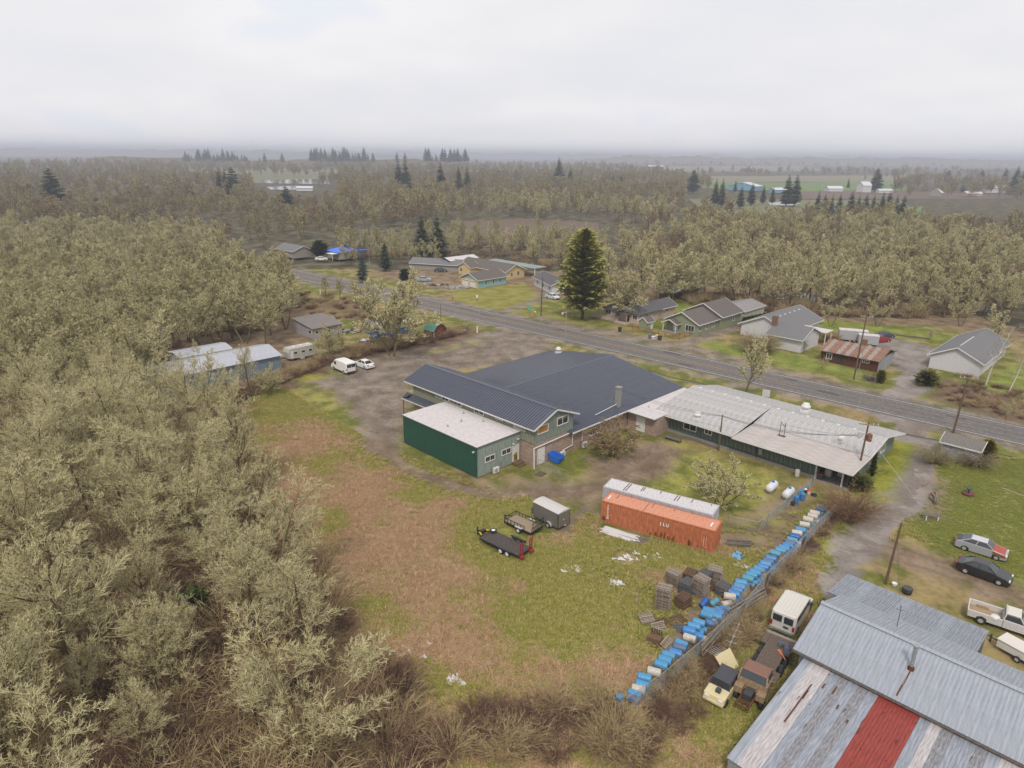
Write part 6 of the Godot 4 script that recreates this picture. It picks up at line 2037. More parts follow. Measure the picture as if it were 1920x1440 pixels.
# glasshouse between a lower and an upper rectangle: glass sides, painted pillars and roof
func cabin(t: Node, x0: float, x1: float, y0: float, w0: float, x2: float, x3: float, y1: float, w1: float, body: Material, gl: Material, posts: Array, roof: Material = null) -> void:
	var g := MB.new()
	g.loft([[Vector3(x0, y0, w0), Vector3(x1, y0, w0), Vector3(x1, y0, -w0), Vector3(x0, y0, -w0)], [Vector3(x2, y1, w1), Vector3(x3, y1, w1), Vector3(x3, y1, -w1), Vector3(x2, y1, -w1)]])
	part("windows", g, gl, t)
	var r := MB.new()
	var ym := y1 + 0.045
	var k := 0.06
	r.loft([[Vector3(x2 - k, y1 - 0.03, w1 + 0.02), Vector3(x3 + k, y1 - 0.03, w1 + 0.02), Vector3(x3 + k, y1 - 0.03, -w1 - 0.02), Vector3(x2 - k, y1 - 0.03, -w1 - 0.02)], [Vector3(x2 + k, ym, w1 - 0.12), Vector3(x3 - k, ym, w1 - 0.12), Vector3(x3 - k, ym, -w1 + 0.12), Vector3(x2 + k, ym, -w1 + 0.12)]])
	part("roof", r, roof if roof else body, t)
	var p := MB.new()
	for s in [1.0, -1.0]:
		for f in posts:
			var a := Vector3(lerpf(x0, x1, f[0]), y0, w0 * s)
			var c := Vector3(lerpf(x2, x3, f[0]), y1, w1 * s)
			p.bar(a, c, f[1], 0.07)
	part("pillars", p, body, t)

func lamps(t: Node, x: float, y: float, z: float, m: Material, called: String, sx := 0.06, sy := 0.09, sz := 0.16) -> void:
	for s in [-1.0, 1.0]:
		box_part(t, called, Vector3(x - sx, y - sy, z * s - sz), Vector3(x + sx, y + sy, z * s + sz), m)

func four_wheels(t: Node, xr: float, xf: float, z: float, r: float, w: float, rim: Material) -> void:
	for x in [xr, xf]:
		for s in [-1.0, 1.0]:
			wheel(t, Vector3(x, r, z * s), r, w, rim)

func sedan(label: String, pos: Vector3, turn: float, body: Material, roof: Material = null, hood: Material = null, coupe := false) -> Node3D:
	var t := thing("parked_car", label, "car", pos, turn)
	var o := [Vector2(-2.22, 0.32), Vector2(-2.25, 0.75), Vector2(-2.1, 0.98), Vector2(-1.5, 1.03), Vector2(1.0, 0.98), Vector2(1.95, 0.80), Vector2(2.2, 0.62), Vector2(2.2, 0.3), Vector2(1.72, 0.22), Vector2(1.68, 0.5), Vector2(1.35, 0.66), Vector2(1.02, 0.5), Vector2(0.98, 0.2), Vector2(-0.98, 0.2), Vector2(-1.02, 0.5), Vector2(-1.35, 0.66), Vector2(-1.68, 0.5), Vector2(-1.72, 0.24)]
	part("body", shell(o, 0.89, 0.1, 0.045, 0, 0.6), body, t)
	if hood:
		var hb := MB.new()
		hb.loft([[Vector3(0.98, 0.94, 0.76), Vector3(0.98, 1.02, 0.7), Vector3(0.98, 1.02, -0.7), Vector3(0.98, 0.94, -0.76)], [Vector3(1.98, 0.76, 0.74), Vector3(1.98, 0.84, 0.68), Vector3(1.98, 0.84, -0.68), Vector3(1.98, 0.76, -0.74)]])
		part("hood", hb, hood, t)
		part("fender", shell([Vector2(0.95, 0.93), Vector2(1.95, 0.79), Vector2(2.18, 0.55), Vector2(1.75, 0.5), Vector2(1.35, 0.68), Vector2(1.0, 0.55)], 0.91, 0.02, 0.0, 1.5, 0.7), mat("primer_orange", 0.42, 0.14, 0.03, 0.7, 0.5, Vector3(2, 2, 2), 0.0, 131), t)
		box_part(t, "boot_lid", Vector3(-2.15, 0.99, -0.7), Vector3(-1.45, 1.05, 0.7), mat("car_charcoal", 0.05, 0.05, 0.055, 0.5))
	cabin(t, -1.75 if not coupe else -1.9, 1.05, 0.96, 0.80, -0.95, 0.35, 1.43, 0.60, body, M.pane, [[0.0, 0.1], [0.48, 0.07], [1.0, 0.06]], roof)
	four_wheels(t, -1.35, 1.35, 0.80, 0.32, 0.2, mat("rim_silver", 0.6, 0.6, 0.6))
	lamps(t, 2.12, 0.68, 0.66, mat("lamp_clear", 0.7, 0.68, 0.62, 0.2), "headlight")
	lamps(t, -2.2, 0.85, 0.66, mat("lamp_red", 0.35, 0.015, 0.015, 0.3), "taillight")
	box_part(t, "bumper", Vector3(2.12, 0.28, -0.8), Vector3(2.24, 0.48, 0.8), mat("bumper_dark", 0.03, 0.03, 0.033, 0.6))
	box_part(t, "plate", Vector3(-2.275, 0.6, -0.2), Vector3(-2.25, 0.72, 0.2), M.white_trim)
	return t

func make_vehicles() -> void:
	var white := mat("car_white", 0.74, 0.73, 0.73, 0.3)
	var black := mat("car_black", 0.012, 0.012, 0.014, 0.22)
	black.clearcoat_enabled = true
	black.clearcoat = 0.6
	var silver := mat("car_silver", 0.42, 0.43, 0.46, 0.35, 0.15, Vector3(0.8, 0.8, 0.8), 0.2, 132)
	sedan("black four-door sedan parked on the muddy grass at right", (Vector3(43.54, 0, -56.32) + Vector3(45.51, 0, -54.41)) * 0.5 + Vector3(0.52, 0, -0.62), -0.769, black)
	sedan("silver coupe with red hood and orange primer fender", (Vector3(46, 0, -60.33) + Vector3(47.95, 0, -58.69)) * 0.5 + Vector3(0.52, 0, -0.62), -0.699, silver, mat("car_grey_roof", 0.5, 0.5, 0.54, 0.4), mat("hood_red", 0.48, 0.07, 0.045, 0.5, 0.2, Vector3(1, 1, 1), 0.0, 133), true)
	sedan("white sedan parked beside the white van", Vector3(-27.44, 0, -120.96), 2.382, white)
	sedan("white sports car under the trees by the blue truck bed", Vector3(-23.7, 0, -154.74), 2.2, white)
	# white panel van
	var t := thing("panel_van", "white panel van parked at the edge of the gravel lot", "van", (Vector3(-29.79, 0, -116.22) + Vector3(-32.16, 0, -118.68)) * 0.5 + Vector3(0.35, 0, -0.85), 2.336)
	var o := [Vector2(-2.75, 0.4), Vector2(-2.8, 1.4), Vector2(-2.65, 2.15), Vector2(-2.4, 2.25), Vector2(1.0, 2.25), Vector2(1.35, 2.1), Vector2(2.1, 1.3), Vector2(2.7, 1.05), Vector2(2.8, 0.7), Vector2(2.75, 0.35), Vector2(2.2, 0.3), Vector2(2.15, 0.6), Vector2(1.8, 0.76), Vector2(1.45, 0.6), Vector2(1.4, 0.3), Vector2(-1.3, 0.3), Vector2(-1.35, 0.6), Vector2(-1.7, 0.76), Vector2(-2.05, 0.6), Vector2(-2.1, 0.3)]
	part("body", shell(o, 1.0, 0.16, 0.05, 0, 1.2), white, t)
	for z in [-1.0, 1.0]:
		box_part(t, "side_window", Vector3(0.75, 1.25, z - 0.02), Vector3(1.45, 1.85, z + 0.02), M.pane)
		box_part(t, "sill_trim", Vector3(-1.2, 0.28, z - 0.02), Vector3(1.3, 0.5, z + 0.02), mat("bumper_dark", 0.03, 0.03, 0.033))
		box_part(t, "rear_window", Vector3(-2.83, 1.35, z * 0.45 - 0.4), Vector3(-2.72, 1.95, z * 0.45 + 0.4), M.pane)
	var ws := MB.new()
	ws.quad(Vector3(2.08, 1.33, 0.82), Vector3(2.08, 1.33, -0.82), Vector3(1.42, 2.06, -0.78), Vector3(1.42, 2.06, 0.78))
	part("windscreen", ws, M.pane, t)
	box_part(t, "bumper", Vector3(-2.9, 0.35, -0.95), Vector3(-2.72, 0.6, 0.95), M.bumper_dark)
	lamps(t, -2.78, 1.05, 0.92, M.lamp_red, "taillight", 0.05, 0.2, 0.06)
	lamps(t, 2.68, 0.95, 0.75, M.lamp_clear, "headlight")
	four_wheels(t, -1.7, 1.8, 0.92, 0.34, 0.22, M.rim_silver)
	# old white passenger van, front away from the camera
	t = thing("passenger_van", "old white passenger van with ribbed roof beside the shed", "van", (Vector3(23.29, 0, -46.72) + Vector3(26.49, 0, -50.75)) * 0.5 + Vector3(-0.72, 0, -0.5), 0.900)
	o = [Vector2(-2.65, 0.45), Vector2(-2.7, 1.3), Vector2(-2.55, 2.0), Vector2(-2.35, 2.08), Vector2(0.9, 2.08), Vector2(1.15, 1.98), Vector2(1.7, 1.3), Vector2(2.55, 1.12), Vector2(2.65, 0.8), Vector2(2.6, 0.4), Vector2(2.25, 0.35), Vector2(2.2, 0.6), Vector2(1.85, 0.76), Vector2(1.5, 0.6), Vector2(1.45, 0.35), Vector2(-1.25, 0.35), Vector2(-1.3, 0.6), Vector2(-1.65, 0.76), Vector2(-2.0, 0.6), Vector2(-2.05, 0.35)]
	part("body", shell(o, 1.0, 0.14, 0.05, 0, 1.2), mat("van_cream", 0.66, 0.63, 0.585, 0.4, 0.12, Vector3(0.5, 0.5, 0.5), 0.0, 134), t)
	for k in 6:
		box_part(t, "roof_rib", Vector3(-2.3, 2.075, -0.72 + k * 0.27), Vector3(0.8, 2.11, -0.6 + k * 0.27), M.van_cream)
	for z in [-1.0, 1.0]:
		for q in [[-2.2, -1.15], [-1.0, 0.05], [0.2, 1.05]]:
			box_part(t, "side_window", Vector3(q[0], 1.35, z - 0.015), Vector3(q[1], 1.88, z + 0.015), M.pane)
		box_part(t, "rear_window", Vector3(-2.74, 1.3, z * 0.45 - 0.36), Vector3(-2.6, 1.85, z * 0.45 + 0.36), M.pane)
		box_part(t, "wing_mirror", Vector3(1.2, 1.2, z * 1.15 - 0.1), Vector3(1.35, 1.5, z * 1.15 + 0.1), M.dark_metal)
	ws = MB.new()
	ws.quad(Vector3(1.69, 1.33, 0.82), Vector3(1.69, 1.33, -0.82), Vector3(1.18, 1.95, -0.78), Vector3(1.18, 1.95, 0.78))
	part("windscreen", ws, M.pane, t)
	box_part(t, "bumper", Vector3(-2.85, 0.42, -0.98), Vector3(-2.66, 0.62, 0.98), M.galvanised)
	box_part(t, "plate", Vector3(-2.74, 0.85, 0.1), Vector3(-2.7, 1.02, 0.5), M.dark_metal)
	lamps(t, -2.68, 1.0, 0.88, M.lamp_red, "taillight", 0.05, 0.2, 0.08)
	four_wheels(t, -1.65, 1.85, 0.9, 0.36, 0.24, M.rim_silver)
	# flatbed truck, cab towards the camera: local x = forward
	t = thing("flatbed_truck", "old brown-cab flatbed truck without hood, wooden deck", "truck", Vector3(18.04, 0, -40.54), -2.221)
	var tan_ := mat("truck_tan", 0.50, 0.345, 0.205, 0.7, 0.45, Vector3(0.7, 0.7, 0.7), 0.0, 135)
	var capm := mat("truck_roof", 0.25, 0.125, 0.085, 0.6, 0.2, Vector3(0.7, 0.7, 0.7), 0.0, 136)
	var rustm: Material = M.rust
	part("cab", shell([Vector2(-0.75, 0.75), Vector2(-0.8, 1.7), Vector2(0.75, 1.7), Vector2(0.8, 0.75)], 1.08, 0.08, 0.04, 0, 1.3), tan_, t)
	cabin(t, -0.74, 0.72, 1.68, 1.0, -0.7, 0.42, 2.3, 0.92, tan_, M.pane, [[0.0, 0.16], [1.0, 0.1]], capm)
	for z in [-0.8, 0.8]:
		box_part(t, "front_wing", Vector3(0.75, 0.75, z - 0.3), Vector3(1.35, 1.25, z + 0.3), tan_)
	box_part(t, "engine_block", Vector3(0.8, 0.7, -0.3), Vector3(1.7, 1.2, 0.3), M.dark_metal)
	for z in [-0.42, 0.42]:
		box_part(t, "chassis_rail", Vector3(-6.2, 0.72, z - 0.06), Vector3(2.6, 0.88, z + 0.06), rustm)
	for x in [1.9, 2.5]:
		box_part(t, "cross_member", Vector3(x, 0.74, -0.36), Vector3(x + 0.1, 0.86, 0.36), rustm)
	var wood := mat("truck_deck", 0.22, 0.165, 0.13, 0.9, 0.5, Vector3(0.3, 2, 2), 0.0, 137)
	for k in 8:
		box_part(t, "deck_board", Vector3(-6.3, 1.0, -0.78 + k * 0.195), Vector3(-1.0, 1.06, -0.595 + k * 0.195), wood)
	for z in [-1.0, 1.0]:
		box_part(t, "deck_board", Vector3(-6.3, 1.0, z - 0.21), Vector3(-4.9, 1.06, z + 0.21), wood)
		box_part(t, "deck_board", Vector3(-2.1, 1.0, z - 0.21), Vector3(-1.0, 1.06, z + 0.21), wood)
		for x in [-3.2, -4.3]:
			wheel(t, Vector3(x, 0.48, z * 0.98), 0.48, 0.3, M.dark_metal)
		wheel(t, Vector3(0.95, 0.48, z * 0.9), 0.48, 0.26, M.dark_metal)
		pipe(t, "mirror_bracket", [Vector3(0.4, 1.5, z * 1.12), Vector3(0.3, 1.6, z * 1.42), Vector3(0.3, 2.1, z * 1.42), Vector3(0.4, 2.1, z * 1.05)], 0.025, tan_)
	box_part(t, "tail_board", Vector3(-6.6, 0.98, -1.2), Vector3(-6.3, 1.08, 1.2), mat("tail_grey", 0.36, 0.31, 0.27, 0.9, 0.3, Vector3(1, 1, 1), 0.0, 138))
	# cans and poles lying on its deck
	for k in 4:
		var ct := thing("steel_can", "open steel can with blue inside on the truck deck", "can", [Vector3(21.38, 1.08, -44.54), Vector3(21.73, 1.08, -44.24), Vector3(21.59, 1.08, -43.87), Vector3(21.45, 1.08, -43.39)][k], 0.0, "cans on the truck deck")
		var b := MB.new()
		b.lathe([Vector2(0, 0), Vector2(0.18, 0), Vector2(0.19, 0.34), Vector2(0.17, 0.34), Vector2(0.165, 0.1)], 14)
		part("can_body", b, M.galvanised, ct)
		b = MB.new()
		b.lathe([Vector2(0.165, 0.22), Vector2(0, 0.22)], 14)
		part("blue_liner", b, mat("liner_blue", 0.03, 0.07, 0.28, 0.4), ct)
	for k in 5:
		var b := MB.new()
		b.bar(Vector3(0, 0.04, 0), Vector3(1.1, 0.04, 0.12 * k - 0.2), 0.05)
		whole("orange_stake", b, mat("stake_orange", 0.55, 0.19, 0.10, 0.7), "orange wooden stake lying on the truck deck", "stake", Vector3(20.95, 1.08, -44.05) + Vector3(0.04, 0.02, 0.02) * k, -1.563 + 0.06 * k, "stakes on the truck deck")
	# yellow off-roader with grey soft top
	t = thing("yellow_offroader", "pale yellow open off-road car with dark roof, missing parts", "car", Vector3(15.67, 0, -40.51), -2.251)
	var yel := mat("pale_yellow", 0.66, 0.57, 0.34, 0.55, 0.15, Vector3(0.8, 0.8, 0.8), 0.0, 139)
	part("body", shell([Vector2(-1.6, 0.45), Vector2(-1.65, 1.0), Vector2(0.5, 1.0), Vector2(1.5, 0.92), Vector2(1.6, 0.5), Vector2(1.35, 0.4), Vector2(1.0, 0.72), Vector2(0.65, 0.4), Vector2(-0.7, 0.4), Vector2(-1.0, 0.72), Vector2(-1.35, 0.42)], 0.78, 0.06, 0.03, 0, 0.7), yel, t)
	cabin(t, -1.5, 0.5, 0.98, 0.72, -1.35, 0.3, 1.55, 0.64, M.dark_metal, M.pane, [[0.0, 0.08], [0.5, 0.06], [1.0, 0.06]], mat("soft_top", 0.06, 0.06, 0.07, 0.9))
	four_wheels(t, -1.0, 1.0, 0.72, 0.34, 0.22, M.dark_metal)
	box_part(t, "spare_panel", Vector3(0.3, 1.0, -0.5), Vector3(0.5, 1.55, 0.3), mat("panel_pale", 0.55, 0.52, 0.55, 0.5)).rotation.z = 0.7
	box_part(t, "carburettor", Vector3(0.75, 0.92, -0.25), Vector3(1.1, 1.2, 0.1), M.dark_metal)
	lamps(t, 1.55, 0.75, 0.5, M.lamp_clear, "headlight")
	box_part(t, "bumper", Vector3(1.55, 0.42, -0.75), Vector3(1.68, 0.58, 0.75), yel)
	var hood := MB.new()
	hood.slab([Vector2(-0.75, 0), Vector2(0.75, 0), Vector2(0.85, 1.4), Vector2(-0.8, 1.5)], -0.03, 0.03)
	var ho := whole("loose_hood", hood, yel, "loose pale yellow car hood leaning behind the off-road car", "car hood", Vector3(17.12, 0, -42.72) + Vector3(0, 0.25, 0), 0.4)
	ho.rotation = Vector3(-0.75, 0.5, 0.15)
	# white pickup
	t = thing("pickup_truck", "old white pickup with open tan bed at the right edge", "pickup", (Vector3(40.19, 0, -48.81) + Vector3(42.54, 0, -47.08)) * 0.5 + Vector3(0.6, 0, -0.7), -0.632)
	var pw := mat("pickup_white", 0.62, 0.60, 0.61, 0.4, 0.12, Vector3(0.5, 0.5, 0.5), 0.0, 140)
	for z in [-0.93, 0.93]:
		part("bed_side", shell([Vector2(-2.6, 0.5), Vector2(-2.65, 1.1), Vector2(-0.15, 1.1), Vector2(-0.15, 0.45), Vector2(-1.2, 0.45), Vector2(-1.25, 0.7), Vector2(-1.6, 0.85), Vector2(-1.95, 0.7), Vector2(-2.0, 0.5)], 0.06, 0.02, 0.02, -1.4, 0.8), pw, t).position.z = z
	box_part(t, "tail_gate", Vector3(-2.65, 0.55, -0.88), Vector3(-2.58, 1.1, 0.88), pw)
	box_part(t, "bed_floor", Vector3(-2.58, 0.58, -0.87), Vector3(-0.15, 0.64, 0.87), mat("bed_tan", 0.48, 0.34, 0.2, 0.9, 0.3, Vector3(1, 1, 1), 0.0, 141))
	for z in [-0.78, 0.78]:
		box_part(t, "wheel_housing", Vector3(-2.0, 0.64, z - 0.1), Vector3(-1.2, 0.85, z + 0.1), M.bed_tan)
	part("cab", shell([Vector2(-0.15, 0.42), Vector2(-0.15, 1.15), Vector2(1.35, 1.12), Vector2(2.5, 1.02), Vector2(2.6, 0.5), Vector2(2.2, 0.42), Vector2(2.15, 0.66), Vector2(1.85, 0.8), Vector2(1.5, 0.66), Vector2(1.45, 0.4)], 0.98, 0.1, 0.04, 1.2, 0.8), pw, t)
	cabin(t, -0.12, 1.35, 1.1, 0.86, 0.0, 0.95, 1.68, 0.76, pw, M.pane, [[0.0, 0.12], [1.0, 0.08]], mat("cab_roof", 0.58, 0.55, 0.5, 0.5))
	four_wheels(t, -1.6, 1.82, 0.88, 0.37, 0.22, M.rim_silver)
	lamps(t, 2.52, 0.85, 0.75, M.lamp_clear, "headlight")
	var wl := MB.new()
	wl.lathe([Vector2(0, 0.2), Vector2(0.3, 0.18), Vector2(0.38, 0.0), Vector2(0.3, 0.0)], 14)
	whole("sink_basin", wl, M.white_trim, "white round basin lying in the pickup bed", "basin", Vector3(41.01, 0.95, -48.5), 0.0)
	# small white box trailer below it
	t = thing("box_trailer", "small white flat-topped box trailer at the right edge", "trailer", Vector3(40.66, 0, -44.71), -1.053)
	box_part(t, "box_body", Vector3(-1.5, 0.4, -0.7), Vector3(1.6, 1.05, 0.7), M.white_trim)
	box_part(t, "lid", Vector3(-1.55, 1.05, -0.75), Vector3(1.65, 1.12, 0.75), mat("lid_white", 0.62, 0.57, 0.53, 0.6))
	box_part(t, "tongue", Vector3(-2.6, 0.42, -0.05), Vector3(-1.5, 0.5, 0.05), M.dark_metal)
	box_part(t, "jack", Vector3(-2.3, 0.0, -0.06), Vector3(-2.18, 0.75, 0.06), M.dark_metal)
	for z in [-0.8, 0.8]:
		wheel(t, Vector3(0.1, 0.27, z), 0.27, 0.16, M.rim_silver)
	# travel trailers and cars in the yard across the road
	t = thing("cargo_trailer", "long grey-white cargo trailer behind the rusty cabin", "trailer", Vector3(73.49, 0, -143.37), -0.35)
	box_part(t, "box_body", Vector3(-2.8, 0.5, -1.1), Vector3(2.8, 2.5, 1.1), mat("box_grey", 0.40, 0.40, 0.43, 0.5, 0.15, Vector3(0.3, 0.3, 0.3), 0.0, 142))
	box_part(t, "roof", Vector3(-2.85, 2.5, -1.13), Vector3(2.85, 2.58, 1.13), M.flat_roof)
	four_wheels(t, -0.5, 0.4, 1.0, 0.33, 0.2, M.rim_silver)
	t = thing("cargo_trailer", "shorter white cargo trailer next to the red car", "trailer", Vector3(75.17, 0, -139.95), -0.35)
	box_part(t, "box_body", Vector3(-1.9, 0.5, -1.0), Vector3(1.9, 2.3, 1.0), M.box_grey)
	box_part(t, "roof", Vector3(-1.95, 2.3, -1.03), Vector3(1.95, 2.38, 1.03), M.flat_roof)
	four_wheels(t, -0.4, 0.4, 0.95, 0.33, 0.2, M.rim_silver)
	sedan("red car parked between the trailer and the dark car", Vector3(79.52, 0, -143.17), 0.3, mat("car_red", 0.30, 0.025, 0.03, 0.3))
	sedan("dark blue-grey car at the timber kerb", Vector3(82.12, 0, -146.45), 0.35, mat("car_navy", 0.05, 0.06, 0.085, 0.3))
	sedan("pale silver car parked at the white house", Vector3(10.95, 0, -186.32), -0.9, mat("car_pale", 0.55, 0.56, 0.58, 0.3))
	sedan("dark green car parked left of the white carport", Vector3(-24.4, 0, -229.26), 0.2, mat("car_pine", 0.06, 0.08, 0.075, 0.3))
	sedan("white wagon parked beside the blue tarp house", Vector3(-70.66, 0, -252.83), 0.2, white)
	sedan("silver-blue van half hidden behind the evergreen shrub", Vector3(-27.75, 0, -211.71), 0.1, mat("car_steel", 0.32, 0.37, 0.44, 0.4))

# ---------------------------------------------------------------- the neighbour's lot and small things
func make_neighbours() -> void:
	var t := thing("blue_shed", "long pale blue metal shed half hidden by lichen trees", "shed", ab(-112.9, 34.0), YAW + PI / 2)
	var bl := mat("shed_blue", 0.235, 0.31, 0.40, 0.6, 0.3, Vector3(0.8, 0.1, 0.8), 0.1, 151)
	part("wall", gable_walls(19.8, 9.0, 3.0, 4.0), bl, t)
	var rf := mat("shed_roof", 0.55, 0.56, 0.62, 0.5, 0.2, Vector3(0.5, 0.5, 0.1), 0.2, 152)
	panel_roof(t, "roof_panel", Vector3(-0.3, 3.02, 0.4), Vector3(20.1, 3.02, 0.4), Vector3(-0.3, 4.12, -4.5), 20, [rf], 0.03, 0.06, 3)
	panel_roof(t, "roof_panel", Vector3(20.1, 3.02, -9.4), Vector3(-0.3, 3.02, -9.4), Vector3(20.1, 4.12, -4.5), 20, [rf], 0.03, 0.06, 3)
	t = house("low_shed", "lower pale metal-roofed shed behind the long blue one", ab(-122.5, 40.0), YAW + PI / 2, 9.0, 5.0, 3.2, 3.6, bl, rf, 0.2, 0.2)
	# shack
	t = thing("grey_shack", "small white shack with ribbed grey mono-pitch roof", "shack", ab(-129.1, 69.3), YAW + PI / 2)
	var sw := mat("shack_white", 0.46, 0.44, 0.45, 0.9, 0.3, Vector3(0.5, 0.5, 0.5), 0.0, 153)
	var w := MB.new()
	w.quad(Vector3(0, 0, 0), Vector3(7, 0, 0), Vector3(7, 2.35, 0), Vector3(0, 2.35, 0))
	w.quad(Vector3(7, 0, -8), Vector3(0, 0, -8), Vector3(0, 3.2, -8), Vector3(7, 3.2, -8))
	w.quad(Vector3(7, 0, 0), Vector3(7, 0, -8), Vector3(7, 3.2, -8), Vector3(7, 2.35, 0))
	w.quad(Vector3(0, 0, -8), Vector3(0, 0, 0), Vector3(0, 2.35, 0), Vector3(0, 3.2, -8))
	part("wall", w, sw, t)
	panel_roof(t, "roof_panel", Vector3(-0.4, 2.36, 0.5), Vector3(7.4, 2.36, 0.5), Vector3(-0.4, 3.32, -8.4), 11, [mat("shack_roof", 0.30, 0.265, 0.255, 0.8, 0.25, Vector3(0.5, 0.5, 0.1), 0.0, 154)], 0.05, 0.1, 2)
	window(t, wall_xf("f", 0, 0, 1.4, 1.4), 1.5, 0.7, 1)
	window(t, wall_xf("l", 0, 0, 1.2, 1.4), 1.2, 0.7, 1)
	door(t, wall_xf("f", 0, 0, 3.7, 0.05), 0.9, 2.0, M.pane)
	# camper trailer
	t = thing("camper_trailer", "old cream camper trailer behind the brambles", "camper", ab(-118.1, 60.3), YAW + PI / 2)
	var cm := mat("camper_cream", 0.55, 0.52, 0.46, 0.6, 0.2, Vector3(0.4, 0.4, 0.4), 0.0, 155)
	part("body", shell([Vector2(-2.8, 0.6), Vector2(-2.9, 1.8), Vector2(-2.6, 2.5), Vector2(2.6, 2.55), Vector2(2.9, 2.0), Vector2(2.7, 0.5), Vector2(0.9, 0.45), Vector2(-0.9, 0.45)], 1.1, 0.12, 0.03, 0, 1.5), cm, t)
	for x in [-1.4, 0.2, 1.7]:
		window(t, Transform3D(Basis(), Vector3(x, 1.6, 1.1)), 0.7, 0.42, 1, null, 1, 0.05)
	box_part(t, "door", Vector3(-2.4, 0.6, 1.08), Vector3(-1.9, 2.1, 1.13), M.white_trim)
	for x in [-1.5, 0.0, 1.4]:
		box_part(t, "roof_vent", Vector3(x, 2.5, -0.3), Vector3(x + 0.6, 2.66, 0.3), M.white_trim)
	for x in [-0.4, 0.4]:
		for z in [-1.0, 1.0]:
			wheel(t, Vector3(x, 0.34, z), 0.34, 0.2, M.dark_metal)
	# red barn shed with green gambrel roof
	t = thing("red_barn_shed", "little red barn-style shed with green roof", "shed", ab(-115.0, 88.0), YAW)
	var rd := mat("barn_red", 0.19, 0.03, 0.03, 0.8, 0.3, Vector3(0.8, 0.1, 0.8), 0.0, 156)
	var gr := mat("barn_green", 0.08, 0.24, 0.16, 0.6, 0.15, Vector3(0.4, 0.4, 0.4), 0.1, 157)
	var pts := [Vector2(0, 0), Vector2(3.4, 0), Vector2(3.4, 1.7), Vector2(2.7, 2.7), Vector2(1.7, 3.1), Vector2(0.7, 2.7), Vector2(0, 1.7)]
	var wb := MB.new()
	wb.tf = Transform3D(Basis(Vector3.UP, PI / 2), Vector3.ZERO)
	wb.slab(pts, 0.0, 3.3)
	part("wall", wb, rd, t)
	for k in 4:
		var a: Vector2 = [Vector2(-0.15, 1.65), Vector2(0.68, 2.76), Vector2(1.7, 3.18), Vector2(2.72, 2.76), Vector2(3.55, 1.65)][k]
		var c: Vector2 = [Vector2(-0.15, 1.65), Vector2(0.68, 2.76), Vector2(1.7, 3.18), Vector2(2.72, 2.76), Vector2(3.55, 1.65)][k + 1]
		part("roof_slope", slope(Vector3(-0.25, a.y, -a.x), Vector3(3.5, a.y, -a.x), Vector3(3.5, c.y, -c.x), Vector3(-0.25, c.y, -c.x), 0.05), gr, t)
	box_part(t, "corner_board", Vector3(3.28, 0, -0.08), Vector3(3.36, 1.7, 0.02), M.white_trim)
	# blue dump bed and box
	var db := mat("bed_blue", 0.02, 0.12, 0.34, 0.5, 0.2, Vector3(0.6, 0.6, 0.6), 0.0, 158)
	for q in [[-119.8, 77.2, 5.2, 2.2, 1.9, "blue steel truck bed with ribbed side on the neighbour's lot"], [-119.5, 83.4, 2.8, 1.8, 1.7, "smaller blue steel box right of the round lichen tree"]]:
		t = thing("truck_bed", q[5], "truck bed", ab(q[0] + q[3], q[1]), YAW + PI / 2)
		for z in [0.0, -q[3] + 0.08]:
			box_part(t, "side_panel", Vector3(0, 0.35, z - 0.08), Vector3(q[2], q[4], z), db)
			for k in 5:
				box_part(t, "rib", Vector3(q[2] * k / 5.0, 0.35, z), Vector3(q[2] * k / 5.0 + 0.1, q[4], z + 0.07), db)
		box_part(t, "floor", Vector3(0, 0.3, -q[3]), Vector3(q[2], 0.36, 0), db)
		for x in [0.0, q[2] - 0.08]:
			box_part(t, "end_panel", Vector3(x, 0.35, -q[3] + 0.08), Vector3(x + 0.08, q[4], -0.08), db)
	# tarp-covered hoop shelter
	t = thing("tarp_shelter", "hoop shelter covered with a pale torn tarp", "shelter", ab(-128.5, 82.0), YAW + PI / 2 + 0.2)
	var hs := MB.new()
	var n := 10
	for k in n:
		var a0 := PI * k / n
		var a1 := PI * (k + 1) / n
		for j in 4:
			var r0 := 1.9 + 0.08 * sin(j * 2.3 + k)
			var r1 := 1.9 + 0.08 * sin((j + 1) * 2.3 + k)
			hs.quad(Vector3(j * 1.6, sin(a0) * r0, cos(a0) * r0), Vector3(j * 1.6 + 1.6, sin(a0) * r1, cos(a0) * r1), Vector3(j * 1.6 + 1.6, sin(a1) * r1, cos(a1) * r1), Vector3(j * 1.6, sin(a1) * r0, cos(a1) * r0))
	part("tarp_cover", hs, mat("tarp_pale", 0.50, 0.52, 0.55, 0.5, 0.3, Vector3(0.6, 0.6, 0.6), 0.0, 159), t)
	var he := MB.new()
	var ep := []
	for k in n + 1:
		ep.append(Vector3(6.3, sin(PI * k / n) * 1.85, cos(PI * k / n) * 1.85))
	he.poly(ep)
	part("end_flap", he, mat("flap_green", 0.13, 0.15, 0.13, 0.8), t)
	sedan("small rusty red-brown car wreck in the brambles", Vector3(-30.22, 0, -135.37), 1.3, mat("car_rust", 0.22, 0.17, 0.15, 0.8, 0.5, Vector3(1, 1, 1), 0.0, 160), M.wall_white)
	# heaps of odds and ends on that lot
	rng.seed = 515
	var junk_cols := [Color(0.6, 0.6, 0.62), Color(0.45, 0.42, 0.4), Color(0.12, 0.12, 0.13), Color(0.25, 0.2, 0.15), Color(0.15, 0.25, 0.35), Color(0.55, 0.5, 0.4)]
